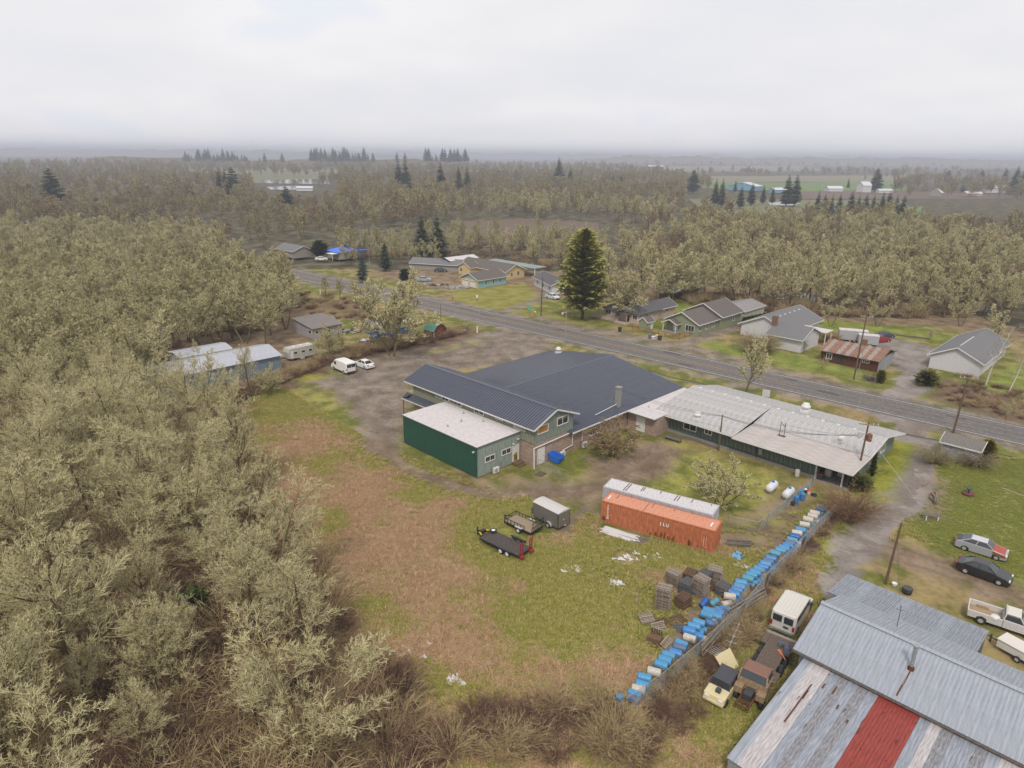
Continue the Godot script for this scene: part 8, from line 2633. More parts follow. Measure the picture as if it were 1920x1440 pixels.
func make_trees() -> void:
	var olive := {"twig_a": Color(0.37, 0.335, 0.16), "twig_b": Color(0.66, 0.61, 0.36), "bare": 0.15}
	var brown := {"twig_a": Color(0.30, 0.20, 0.13), "twig_b": Color(0.50, 0.39, 0.24), "bare": 0.35}
	# kinds of bare tree: near and fine, then middle distance
	var near := [
		bare_tree(11, 18.0, {"kids": [13, 10, 7, 6, 0], "ratio": [0.56, 0.5, 0.47, 0.68, 0.5]}),
		bare_tree(12, 16.0, {"kids": [8, 9, 7, 6, 0], "stems": 3, "lean": 0.38}),
		bare_tree(13, 17.0, {"kids": [9, 9, 7, 6, 0], "stems": 2, "lean": 0.3, "angle": [0.95, 0.8, 0.75, 0.7, 0.8], "ratio": [0.58, 0.5, 0.47, 0.68, 0.5]}),
		bare_tree(14, 16.5, {"kids": [15, 9, 7, 5, 0], "trop": [0.03, 0.12, 0.1, 0.08, 0.05], "angle": [0.7, 0.65, 0.7, 0.8, 0.8]}),
	]
	var mid := [
		bare_tree(21, 15.0, {"kids": [13, 9, 7, 4, 0], "thin": 0.042}.merged(olive)),
		bare_tree(22, 14.5, {"kids": [9, 9, 6, 4, 0], "stems": 2, "lean": 0.3, "thin": 0.04}.merged(olive)),
		bare_tree(23, 15.5, {"kids": [14, 9, 6, 4, 0], "thin": 0.04, "trop": [0.03, 0.14, 0.1, 0.08, 0.05]}),
		bare_tree(24, 14.0, {"kids": [9, 9, 6, 4, 0], "stems": 2, "lean": 0.4, "thin": 0.04}),
		bare_tree(26, 16.5, {"kids": [10, 10, 8, 5, 0], "stems": 3, "lean": 0.4, "start": [0.18, 0.15, 0.1, 0.1, 0.0], "thin": 0.055, "angle": [1.0, 0.8, 0.75, 0.7, 0.8], "ratio": [0.6, 0.5, 0.45, 0.55, 0.5]}),
		bare_tree(25, 12.0, {"kids": [12, 9, 6, 4, 0], "thin": 0.035}.merged(brown)),
	]
	var ivy := {"stems": 1}
	# trees that stand out, with their places
	var solo := [
		[0, Vector3(-30.51, 0, -38.45), 1.0, "tall pale lichen-covered tree in the lower left corner with bare grey trunk"],
		[2, Vector3(-32.77, 0, -59.12), 0.98, "broad mossy forked tree standing at the left edge of the field"],
		[1, Vector3(-20.19, 0, -47.9), 0.8, "pale lichen tree leaning over the field beside dark brambles"],
		[3, Vector3(-30.48, 0, -32.01), 0.85, "pale lichen tree at the very bottom left corner"],
		[0, Vector3(-24.76, 0, -38.53), 0.55, "thin lichen tree above the brown brambles at lower left"],
		[8, Vector3(-23.52, 0, -128.18), 1.15, "round lichen-covered tree in front of the blue truck bed"],
		[8, Vector3(-34.82, 0, -126.29), 0.45, "small lichen tree beside the grey shack"],
		[1, Vector3(-43.7, 0, -90.16), 0.9, "spreading lichen tree in front of the long blue shed"],
		[1, Vector3(-51.74, 0, -96.29), 0.62, "lichen tree hiding the left end of the long blue shed"],
		[0, Vector3(-42.21, 0, -95.45), 0.5, "thin lichen tree before the middle of the long blue shed"],
		[8, Vector3(-39.49, 0, -104.62), 0.35, "low bushy lichen tree at the corner of the blue shed"],
		[3, Vector3(-42.21, 0, -103.77), 0.6, "slender lichen tree at the right end of the long blue shed"],
		[6, Vector3(37.75, 0, -104.46), 0.85, "slender pale tree between the low grey roof and the road"],
		[8, Vector3(26.9, 0, -161.38), 0.95, "big lichen oak behind the pink house"],
		[6, Vector3(37.09, 0, -173.87), 1.0, "lichen oak beside the wooden back fence of the pink house"],
	]
	for s in solo:
		var sc: float = s[2]
		plant("lichen_tree", (near + mid)[s[0]], s[1], s[2] * 7.0, sc, s[3], "tree")
	print("kinds ", Time.get_ticks_msec())
	# the woods: the largest in view as trees of their own, the rest as one mass
	var spots := []   # [place, kind list, scale, label, group, wood id]
	rng.seed = 77
	var keep_out := [PackedVector2Array([Vector2(-34.53, -116.81), Vector2(-58.1, -182.69), Vector2(-35.54, -164.22), Vector2(-21.99, -135.28), Vector2(-26.86, -126.58)])]
	var woods := [
		[PackedVector2Array([Vector2(-34.26, -19.34), Vector2(-10.19, -31.51), Vector2(-12.69, -37.3), Vector2(-15.84, -45.98), Vector2(-22.35, -56.51), Vector2(-28.64, -66.7), Vector2(-35.74, -80.44), Vector2(-44.51, -91.15), Vector2(-61.73, -97.13), Vector2(-88.96, -98.64), Vector2(-62.37, -45.25)]), 120, 4.9, near, 0.45, 1.0, "pale lichen tree in the near wood", "near wood"],
		[PackedVector2Array([Vector2(-88.96, -98.64), Vector2(-61.73, -97.13), Vector2(-56.04, -102.07), Vector2(-64.36, -118.99), Vector2(-56.51, -133.92), Vector2(-47.94, -134.26), Vector2(-50.89, -152.49), Vector2(-57.05, -179.19), Vector2(-78.01, -205.93), Vector2(-103.31, -235.45), Vector2(-193.93, -229.33)]), 330, 3.9, [mid[0], mid[1], mid[0], mid[3]], 0.85, 1.1, "olive lichen tree in the left wood", "left wood"],
		[PackedVector2Array([Vector2(-224.27, -227.29), Vector2(-103.31, -235.45), Vector2(-115.91, -275.81), Vector2(-152.89, -298.86), Vector2(-306.85, -315.46)]), 170, 5.0, [mid[0], mid[1]], 0.85, 1.1, "olive lichen tree in the far part of the left wood", "left wood edge"],
		[PackedVector2Array([Vector2(26.77, -190.15), Vector2(45.36, -199.94), Vector2(57.47, -198.13), Vector2(80.77, -189.99), Vector2(98.61, -183.65), Vector2(114.49, -181), Vector2(128.31, -171.97), Vector2(218.51, -302.16), Vector2(181.61, -349.56), Vector2(88.52, -352.84), Vector2(37.57, -257.85)]), 230, 5.0, [mid[2], mid[3], mid[1], mid[2]], 0.85, 1.25, "lichen tree in the flooded wood behind the houses", "flooded wood"],
		[PackedVector2Array([Vector2(41.17, -183.55), Vector2(53.3, -182.75), Vector2(70.31, -170.45), Vector2(81.39, -170.98), Vector2(102.34, -164.83), Vector2(119.3, -158.96), Vector2(132.88, -178.56), Vector2(102.35, -191.12), Vector2(57.47, -198.13), Vector2(45.36, -199.94)]), 46, 5.0, [mid[2], mid[3], mid[4], mid[2]], 0.8, 1.15, "lichen tree standing at the water's edge behind the gardens", "waterside trees"],
		[PackedVector2Array([Vector2(102.35, -191.12), Vector2(114.49, -181), Vector2(128.58, -157.78), Vector2(225.07, -286.08), Vector2(174.61, -298.7)]), 50, 5.0, [mid[5], mid[1]], 0.7, 1.0, "brownish bare tree in the thicket at the right edge", "right thicket trees"],
		[PackedVector2Array([Vector2(-57.73, -229.31), Vector2(-49.37, -241.52), Vector2(-29.7, -234.54), Vector2(-22.62, -259.01), Vector2(8.83, -237.08), Vector2(29.18, -222.05), Vector2(38.98, -302), Vector2(4.21, -318.38), Vector2(-27.42, -315.61), Vector2(-69.78, -279.45)]), 70, 5.5, [mid[5], mid[3], mid[5], mid[2]], 0.65, 0.95, "brown bare tree in the thicket behind the yellow house", "centre thicket trees"],
		[PackedVector2Array([Vector2(-78.63, -390.84), Vector2(-42.14, -414.54), Vector2(54.12, -425.55), Vector2(76.79, -361.71), Vector2(95.47, -394.18), Vector2(108.3, -497.59), Vector2(14.84, -536.14), Vector2(-111.25, -482.52)]), 90, 6.0, [mid[2], mid[3]], 0.95, 1.3, "tall lichen tree in the row beyond the brown meadow", "meadow row"],
	]
	for wd in woods:
		for p in scatter(wd[0], wd[1], wd[2], keep_out):
			var kinds: Array = wd[3]
			spots.append([flat(p), kinds[rng.randi() % kinds.size()], rr(wd[4], wd[5]), wd[6], wd[7]])
	spots.sort_custom(func(a, b): return a[0].length_squared() < b[0].length_squared())
	var rest := []
	for i in spots.size():
		var s = spots[i]
		if i < 295:
			var far: float = -s[0].z
			var lab: String = s[3]
			if s[4] in ["near wood", "left wood"]:
				var side: float = s[0].x / far
				lab += ", %s, %s" % [("lowest" if far < 48 else "lower" if far < 62 else "middle" if far < 78 else "upper" if far < 110 else "rear" if far < 150 else "farthest") + " part", "left edge" if side < -0.62 else "left half" if side < -0.45 else "right half"]
			elif s[4] == "flooded wood":
				lab += ", " + ("left end" if s[0].x < 55 else "middle" if s[0].x < 95 else "right end")
			plant("lichen_tree", s[1], s[0], rng.randf() * TAU, s[2], lab, "tree", s[4])
		else:
			rest.append([s[0], rng.randf() * TAU, s[2]])
	var mixed := []
	for k in [2, 3, 5, 0]:
		mixed.append(two(mid[k], M.bark, M.lichen))
	many("far_woodland", mixed, rest, "distant bare lichen woodland beyond the houses", "woodland")
	print("woods ", Time.get_ticks_msec())
	make_bushes(near, mid)
	make_conifers()

func make_bushes(near: Array, mid: Array) -> void:
	var dark_a := Color(0.13, 0.078, 0.058)
	var dark_b := Color(0.28, 0.175, 0.125)
	var tan_a := Color(0.30, 0.22, 0.12)
	var tan_b := Color(0.50, 0.39, 0.22)
	var bram := [bush(31, 1.5, 1.7, 90, dark_a, dark_b, 0.02), bush(32, 1.8, 1.5, 90, dark_a, dark_b, 0.02), bush(33, 1.4, 2.3, 90, tan_a, tan_b, 0.022, {"arch": 0.2})]
	rng.seed = 99
	var spots := []
	var areas := [
		[PackedVector2Array([Vector2(-29.56, -19.38), Vector2(-5.54, -26.69), Vector2(-5.68, -37.39), Vector2(-8.65, -41.89), Vector2(-13.4, -46.67), Vector2(-17.57, -54), Vector2(-23.15, -62.34), Vector2(-30.83, -74.45), Vector2(-41.52, -93.31), Vector2(-51.31, -97.43), Vector2(-61.73, -97.13), Vector2(-82.1, -90.1)]), 900, 1.35],
		[PackedVector2Array([Vector2(-43.7, -98.82), Vector2(-39.97, -110.04), Vector2(-35.39, -120.01), Vector2(-27.58, -130.3), Vector2(-17.88, -137.53), Vector2(-10.74, -146.8), Vector2(-9.97, -153.27), Vector2(-16.47, -145.14), Vector2(-28.91, -137.09), Vector2(-34.06, -130.82), Vector2(-40.22, -116.61), Vector2(-45.77, -106.27)]), 260, 0.75],
		[PackedVector2Array([Vector2(-5.25, -33.88), Vector2(-2.05, -39.09), Vector2(1.77, -38.89), Vector2(5.75, -40.48), Vector2(8.65, -38.98), Vector2(8.56, -34.05)]), 60, 0.8],
		[PackedVector2Array([Vector2(16.33, -47.81), Vector2(21.35, -52.26), Vector2(21.97, -48.58), Vector2(16.25, -42.82), Vector2(12.91, -37.64), Vector2(8, -34.87), Vector2(11.78, -41.09)]), 90, 0.55],
		[PackedVector2Array([Vector2(30.15, -62.35), Vector2(35.1, -68.05), Vector2(35.22, -66.29), Vector2(28.21, -57.44), Vector2(22.05, -51.5), Vector2(21.35, -52.26)]), 60, 0.5],
		[PackedVector2Array([Vector2(-59.91, -238.38), Vector2(-24.75, -260.25), Vector2(8.83, -237.08), Vector2(29.18, -222.05), Vector2(41.9, -325.86), Vector2(-28.67, -330.32), Vector2(-71.75, -287.63)]), 150, 1.3],
		[PackedVector2Array([Vector2(23.4, -186.97), Vector2(69.84, -169.21), Vector2(105.04, -164.95), Vector2(120.26, -149.91), Vector2(220.39, -285.73), Vector2(181.61, -349.56), Vector2(88.52, -352.84)]), 330, 1.2],
		[PackedVector2Array([Vector2(-103.38, -98.21), Vector2(-57.49, -103.29), Vector2(-64.36, -118.99), Vector2(-49.31, -138.4), Vector2(-57.05, -179.19), Vector2(-103.31, -235.45), Vector2(-224.27, -227.29)]), 260, 1.2],
		[PackedVector2Array([Vector2(39.67, -190.84), Vector2(56.58, -194.86), Vector2(74.36, -181.04), Vector2(95.82, -178.06), Vector2(108.63, -171.04), Vector2(102.34, -164.83), Vector2(69.37, -167.98), Vector2(49.26, -183.96)]), 170, 1.1],
		[PackedVector2Array([Vector2(-62.37, -182.47), Vector2(-55.46, -194.33), Vector2(-36.05, -173.51), Vector2(-28.1, -158.86), Vector2(-45.66, -158.06)]), 50, 0.8],
		[PackedVector2Array([Vector2(70.84, -109.98), Vector2(82.02, -120.84), Vector2(87.56, -110.52), Vector2(81.09, -96.79), Vector2(73.57, -97.68)]), 70, 0.5],
	]
	var places := []
	for a in areas:
		for p in scatter(a[0], a[1], 0.0):
			places.append([flat(p), rng.randf() * TAU, Vector3(a[2], a[2] * rr(0.6, 1.1), a[2]) * rr(0.8, 1.25)])
	var under := []
	for p in scatter(areas[0][0], 260, 0.0):
		under.append([flat(p), rng.randf() * TAU, rr(0.6, 1.15)])
	many("wood_undergrowth", [bush(34, 1.6, 2.4, 70, Color(0.22, 0.16, 0.085), Color(0.42, 0.33, 0.19), 0.016, {"arch": 0.3, "twigs": 9, "steps": 6})], under, "tan bare scrub filling the floor of the near wood", "scrub", M.twigs)
	many("bramble_thicket", bram, places, "tangled brown brambles and undergrowth", "brambles", M.twigs)
	# shrubs that stand alone
	var low := {"stems": 6, "lean": 0.75, "kids": [7, 7, 7, 5, 0], "trunk": 0.55, "thin": 0.026, "start": [0.2, 0.15, 0.1, 0.1, 0.0], "girth": 0.022, "ratio": [0.6, 0.5, 0.45, 0.55, 0.5]}
	plant("bare_shrub", bare_tree(41, 6.6, low.merged({"twig_a": Color(0.26, 0.19, 0.105), "twig_b": Color(0.44, 0.34, 0.20), "trop": [0.0, -0.02, -0.05, -0.06, -0.05]})), Vector3(13.32, 0, -82.33), 0.0, 1.3, "round bare brown shrub against the brick wall of the hall", "shrub")
	plant("lichen_shrub", bare_tree(43, 7.6, low), Vector3(23.85, 0, -69.03), 0.0, 1.25, "wide olive lichen shrub behind the white shipping container", "shrub")
	whole("red_brown_shrub", bush(45, 2.6, 3.4, 240, Color(0.17, 0.10, 0.065), Color(0.28, 0.18, 0.115), 0.024, {"twigs": 7, "arch": 0.3}), M.twigs, "dense reddish brown bare shrub at the upper end of the barrel row", "shrub", Vector3(36.99, 0, -66.32))
	whole("bare_shrub", bush(46, 2.2, 2.6, 200, Color(0.21, 0.16, 0.10), Color(0.36, 0.31, 0.19), 0.022, {"twigs": 6}), M.twigs, "low tangled shrub in front of the small grey garage by the road", "shrub", Vector3(59.96, 0, -80.69))
	whole("bare_shrub", bush(47, 1.9, 2.4, 160, Color(0.21, 0.17, 0.09), Color(0.33, 0.29, 0.15), 0.022, {"twigs": 6}), M.twigs, "olive shrub at the left corner of the small grey garage", "shrub", Vector3(55.25, 0, -81.39))
	whole("bare_shrub", bush(48, 2.2, 2.2, 200, Color(0.24, 0.15, 0.08), Color(0.36, 0.25, 0.13), 0.02, {"twigs": 6}), M.twigs, "round tan shrub beside the white house with chimney", "shrub", Vector3(68.67, 0, -143.18))
	whole("bare_shrub", bush(49, 4.2, 4.2, 330, Color(0.24, 0.19, 0.10), Color(0.39, 0.32, 0.18), 0.03, {"twigs": 8}), M.twigs, "wide pale bare shrub in front of the white chimney house", "shrub", Vector3(49.89, 0, -134.04))
	whole("bare_shrub", bush(50, 1.6, 1.6, 140, Color(0.14, 0.09, 0.07), Color(0.22, 0.15, 0.11), 0.02), M.twigs, "dark purple-brown shrub beside the gate of the rusty cabin", "shrub", Vector3(63.92, 0, -115.83))
	# orchard and garden trees across the road
	for g in [[Vector3(74.85, 0, -157), 0.62, "small bare garden tree behind the travel trailers, nearest the grey roof"], [Vector3(86.16, 0, -157.5), 0.6, "rounded pale orchard tree behind the red car"], [Vector3(99.89, 0, -165.87), 0.55, "small dark orchard tree left of the largest orchard tree"], [Vector3(107.58, 0, -168.57), 0.75, "largest rounded orchard tree on the far lawn"], [Vector3(91.81, 0, -145.47), 0.2, "tiny bare sapling by the timber kerb"], [Vector3(57.84, 0, -121.64), 0.22, "small bare tree on the lawn left of the rusty cabin"], [Vector3(59.6, 0, -134.41), 0.2, "little bare tree in front of the white chimney house wall"], [Vector3(16.01, 0, -207.81), 0.42, "small pale tree behind the white house"], [Vector3(-27.08, 0, -244.27), 0.5, "pale shrub-like tree left of the white carport"], [Vector3(-51.44, 0, -185.98), 0.5, "leftmost of three small roadside trees"], [Vector3(-46.61, 0, -181.85), 0.5, "middle of three small roadside trees"], [Vector3(-42.14, 0, -178.57), 0.5, "rightmost of three small roadside trees"], [Vector3(74.97, 0, -96.61), 0.3, "small bare tree at the right edge by the road ditch"], [Vector3(100.55, 0, -138.01), 0.8, "large bare tree behind the white garage"], [Vector3(106.24, 0, -158.38), 0.7, "big pale tree at the corner of the far orchard"]]:
		plant("garden_tree", mid[rng.randi() % 2] if g[1] < 0.58 else mid[3], g[0], rng.randf() * 6.0, g[1] * 0.95, g[2], "tree")
	var birch := {"bark_a": Color(0.42, 0.40, 0.36), "bark_b": Color(0.6, 0.58, 0.53), "clad": 0.3, "kids": [12, 5, 4, 3, 0], "thin": 0.018, "twig_a": Color(0.28, 0.22, 0.12), "twig_b": Color(0.36, 0.30, 0.17), "girth": 0.012, "trunk": 0.9, "ratio": [0.4, 0.45, 0.42, 0.5, 0.5]}
	plant("birch_tree", bare_tree(61, 11.5, birch), Vector3(83.33, 0, -114.08), 0.0, 1.0, "slender white-barked tree in front of the white garage", "tree")
	var lean := plant("birch_tree", bare_tree(62, 9.0, birch), Vector3(84.19, 0, -109.59), 1.0, 1.0, "leaning white-barked tree at the right edge of the garden", "tree")
	lean.rotation = Vector3(0.1, 0.3, -0.22)
	for g in [[Vector3(-26.72, 0, -48.49), 1.0, 0.7], [Vector3(-33.8, 0, -213.25), 0.0, 0.9], [Vector3(-73.43, 0, -260.92), 0.0, 1.6], [Vector3(-18.45, 0, -200.57), 0.0, 0.0]]:
		if g[2] > 0.0:
			var e := conifer(70 + int(g[2] * 10), 3.6, 2.6, Color(0.035, 0.05, 0.018), Color(0.07, 0.095, 0.03), {"rows": 16, "per": 12, "shape": 0.45, "rise": 0.9, "droop": 0.1, "bare": 0.02})
			plant("evergreen_shrub", e, g[0], 0.0, g[2], ["dark evergreen shrub low among the near brambles", "dark evergreen shrub beside the roadside trees", "broad dark evergreen shrub beside the blue tarp roof"][[0.7, 0.9, 1.6].find(g[2])], "shrub", "", true)

func make_conifers() -> void:
	var da := Color(0.028, 0.042, 0.024)
	var db := Color(0.07, 0.092, 0.05)
	var kinds := [conifer(81, 20.0, 5.4, da, db, {"rows": 34, "per": 9}), conifer(82, 20.0, 4.5, da, db, {"rows": 34, "per": 8, "droop": 0.5}), conifer(83, 16.0, 5.4, da, db, {"rows": 26, "per": 9, "shape": 0.6}), conifer(84, 12.0, 3.0, Color(0.05, 0.065, 0.06), Color(0.10, 0.12, 0.11), {"rows": 24, "per": 8})]
	var seq := conifer(85, 21.5, 6.6, Color(0.165, 0.175, 0.04), Color(0.39, 0.365, 0.11), {"rows": 46, "per": 13, "shape": 0.42, "droop": 0.15, "rise": 0.55, "spray": 0.30, "bare": 0.13, "steps": 5})
	plant("giant_cedar", seq, Vector3(16.91, 0, -162.05), 0.0, 1.0, "big rounded olive-green conifer beside the white house", "tree", "", true)
	# [kind, base x, base y, top y] measured for each that can be told apart
	var list := [
		[2, Vector3(-307, 0, -470), 1.68, "dark spreading conifer standing alone at far left"],
		[0, Vector3(-35, 0, -264), 0.80, "left one of two dark conifers behind the carport"],
		[0, Vector3(-29, 0, -264), 0.83, "right one of two dark conifers behind the carport"],
		[0, Vector3(-65, 0, -629), 1.54, "tallest dark conifer in the middle distance"],
		[1, Vector3(-52, 0, -665), 1.41, "left one of two slim conifers beside the tallest"],
		[1, Vector3(-44, 0, -666), 1.34, "right one of two slim conifers beside the tallest"],
		[0, Vector3(-115, 0, -709), 1.57, "left one of two dusky conifers left of the tallest"],
		[0, Vector3(-108, 0, -710), 1.58, "right one of two dusky conifers left of the tallest"],
		[1, Vector3(-248, 0, -598), 1.29, "left of the slim conifers before the pond"],
		[1, Vector3(-249, 0, -613), 1.26, "middle of the slim conifers before the pond"],
		[2, Vector3(-222, 0, -560), 1.65, "right of the conifers before the pond"],
		[1, Vector3(-228, 0, -501), 0.66, "ivy-dark evergreen in the left woods"],
		[0, Vector3(56, 0, -894), 1.81, "dusky conifer rising behind the row beyond the meadow"],
		[1, Vector3(68, 0, -867), 1.30, "slim dusky conifer right of the taller one"],
		[2, Vector3(-20, 0, -939), 1.18, "small round conifer right of the slim pair"],
		[2, Vector3(129, 0, -927), 0.87, "left one of two small conifers by the river row"],
		[2, Vector3(139, 0, -929), 0.87, "right one of two small conifers by the river row"],
		[2, Vector3(194, 0, -770), 1.55, "broad dark conifer at the left end of the farm conifers"],
		[1, Vector3(164, 0, -576), 1.08, "slim conifer left of the blue farm building"],
		[1, Vector3(164, 0, -558), 1.11, "second slim conifer left of the blue farm building"],
		[1, Vector3(250, 0, -803), 0.69, "short conifer just before the blue farm building"],
		[0, Vector3(176, 0, -548), 0.84, "dark conifer in front of the blue farm building"],
		[0, Vector3(195, 0, -580), 0.91, "taller dark conifer in front of the blue farm building"],
		[1, Vector3(212, 0, -602), 0.81, "slim conifer right of the blue farm building"],
		[1, Vector3(221, 0, -604), 0.74, "slim conifer far right of the blue farm building"],
		[0, Vector3(223, 0, -578), 1.25, "left one of a tall conifer pair by the farm road"],
		[0, Vector3(230, 0, -579), 1.26, "right one of a tall conifer pair by the farm road"],
		[1, Vector3(440, 0, -937), 0.67, "lone small conifer before the green field"],
		[2, Vector3(427, 0, -839), 1.69, "big round conifer beside the white farm houses"],
		[0, Vector3(-43, 0, -230), 0.51, "blue-grey spruce left of the power pole"],
		[3, Vector3(-46, 0, -208), 0.84, "grey-green spruce in front of the blue tarp roof"],
		[1, Vector3(-391, 21, -1800), 1.01, "small far conifer on the left skyline"],
		[2, Vector3(692, 0, -1140), 1.37, "dusky conifer near the right farm buildings"],
		[1, Vector3(528, 0, -836), 0.81, "slim conifer near the right farm buildings"],
		[2, Vector3(850, 0, -1300), 1.33, "round dusky conifer at right"],
		[1, Vector3(1006, 0, -1495), 0.69, "small dusky conifer at right"],
		[0, Vector3(722, 0, -1051), 1.35, "tall dusky conifer at right"],
		[0, Vector3(597, 0, -849), 1.58, "dense tall conifer at the right edge"],
		[0, Vector3(580, 0, -811), 1.65, "last tall conifer at the right edge"],
		[2, Vector3(-147, 0, -455), 1.10, "ivy-covered trunk standing before the pond"],
	]
	for t in list:
		plant("conifer_tree", kinds[t[0]], t[1], t[1].x, t[2], t[3], "conifer", "", true)
	for row in [
		["dark conifer in the tall hedge row beyond the oaks", "hedge row conifers", [[197, 0, -457, 0.9], [200, 0, -454, 0.8], [203, 0, -450, 0.8], [212, 0, -459, 0.8], [218, 0, -456, 0.9], [221, 0, -452, 0.8], [230, 0, -461, 0.8], [233, 0, -457, 0.8], [237, 0, -454, 0.9], [246, 0, -463, 0.9], [249, 0, -459, 0.8], [252, 0, -456, 0.8]]],
		["far conifer in the ridge row at left", "left ridge conifers", [[-831, 12, -1800, 1.4], [-824, 12, -1800, 1.4], [-817, 12, -1800, 1.7], [-816, 12, -1800, 1.1], [-809, 12, -1800, 1.6], [-799, 13, -1800, 1.5], [-794, 13, -1800, 1.5], [-790, 13, -1800, 1.7], [-785, 13, -1800, 1.0], [-780, 13, -1800, 1.2], [-774, 13, -1800, 1.7], [-768, 13, -1800, 1.4], [-766, 13, -1800, 1.7], [-757, 13, -1800, 1.5], [-752, 13, -1800, 1.0], [-747, 13, -1800, 0.9], [-744, 13, -1800, 1.1], [-738, 13, -1800, 0.9], [-730, 13, -1800, 1.7], [-729, 13, -1800, 1.6], [-718, 13, -1800, 1.5], [-715, 13, -1800, 1.6], [-711, 13, -1800, 1.5], [-706, 13, -1800, 1.4], [-700, 14, -1800, 1.0], [-694, 14, -1800, 0.9], [-687, 14, -1800, 0.8], [-683, 14, -1800, 1.7], [-676, 14, -1800, 0.9], [-671, 14, -1800, 1.4]]],
		["far conifer in the ridge row at centre", "centre ridge conifers", [[-222, 18, -1800, 1.8], [-216, 18, -1800, 1.5], [-214, 18, -1800, 1.8], [-205, 18, -1800, 1.0], [-205, 18, -1800, 1.3], [-197, 18, -1800, 1.8], [-193, 18, -1800, 1.3], [-183, 18, -1800, 1.8], [-180, 18, -1800, 1.8], [-174, 18, -1800, 1.7], [-167, 18, -1800, 1.0], [-164, 18, -1800, 1.0], [-160, 18, -1800, 1.8], [-153, 18, -1800, 1.8], [-150, 18, -1800, 1.7], [-142, 18, -1800, 1.8], [-141, 18, -1800, 1.2], [-134, 19, -1800, 1.0], [-124, 19, -1800, 1.7], [-122, 19, -1800, 1.6], [-115, 19, -1800, 1.5]]],
		["far conifer on the low hill", "hill conifers", [[-508, 15, -1800, 1.7], [-500, 15, -1800, 1.8], [-498, 15, -1800, 1.6], [-494, 15, -1800, 1.9], [-484, 15, -1800, 1.8], [-481, 15, -1800, 2.0], [-477, 15, -1800, 1.7], [-474, 15, -1800, 1.7], [-465, 15, -1800, 2.0], [-459, 15, -1800, 1.8], [-454, 15, -1800, 1.9], [-448, 15, -1800, 1.6], [-447, 15, -1800, 2.0], [-438, 16, -1800, 1.3], [-435, 16, -1800, 1.9], [-428, 16, -1800, 1.9], [-424, 16, -1800, 1.9], [-418, 16, -1800, 1.7], [-413, 16, -1800, 1.9], [-405, 16, -1800, 2.0], [-401, 16, -1800, 1.6], [-397, 16, -1800, 2.0], [-389, 16, -1800, 2.0], [-387, 16, -1800, 1.9], [-379, 16, -1800, 2.0], [-376, 16, -1800, 1.9], [-367, 16, -1800, 1.9]]],
		["single far conifer on the skyline", "skyline conifers", [[-639, 12, -1800, 1.3], [-626, 12, -1800, 1.3], [-582, 13, -1800, 1.3], [-472, 14, -1800, 1.3], [-354, 15, -1800, 1.3], [-294, 16, -1800, 1.3], [-274, 16, -1800, 1.3]]],
	]:
		for t in row[2]:
			plant("conifer_tree", kinds[int(t[0]) % 2], Vector3(t[0], t[1], t[2]), t[0], t[3], row[0], "conifer", row[1], true)

# ---------------------------------------------------------------- the distance
func sheet(called: String, pg: PackedVector2Array, y: float, m: Material) -> void:
	var b := MB.new()
	var tr := Geometry2D.triangulate_polygon(pg)
	for k in range(0, tr.size(), 3):
		var p := [flat(pg[tr[k]]), flat(pg[tr[k + 1]]), flat(pg[tr[k + 2]])]
		if (p[1] - p[0]).cross(p[2] - p[0]).y < 0:
			p.reverse()
		b.tri(p[0] + Vector3(0, y, 0), p[1] + Vector3(0, y, 0), p[2] + Vector3(0, y, 0))
	struct(called, b, m)

# a long low wooded rise: x range, distance, height, depth
func rise(called: String, x0: float, x1: float, z: float, h: float, depth: float, seed_: int, m: Material, rough: float) -> void:
	var fn := FastNoiseLite.new()
	fn.seed = seed_
	fn.frequency = 0.003
	fn.fractal_octaves = 3
	var n := 320
	var b := MB.new()
	rng.seed = seed_
	var rows := []
	for k in n + 1:
		var f := float(k) / n
		var x := lerpf(x0, x1, f)
		var edge := smoothstep(0.0, 0.12, f) * smoothstep(1.0, 0.88, f)
		var y := (h + fn.get_noise_1d(x) * h * 0.6) * edge
		rows.append([Vector3(x, -1.0, z), Vector3(x, y * 0.8 + rr(0, rough), z - depth * 0.2), Vector3(x, y + rr(0, rough), z - depth * 0.5), Vector3(x, -1.0, z - depth)])
	for k in n:
		for j in 3:
			b.quad(rows[k][j], rows[k + 1][j], rows[k + 1][j + 1], rows[k][j + 1])
	struct(called, b, m)

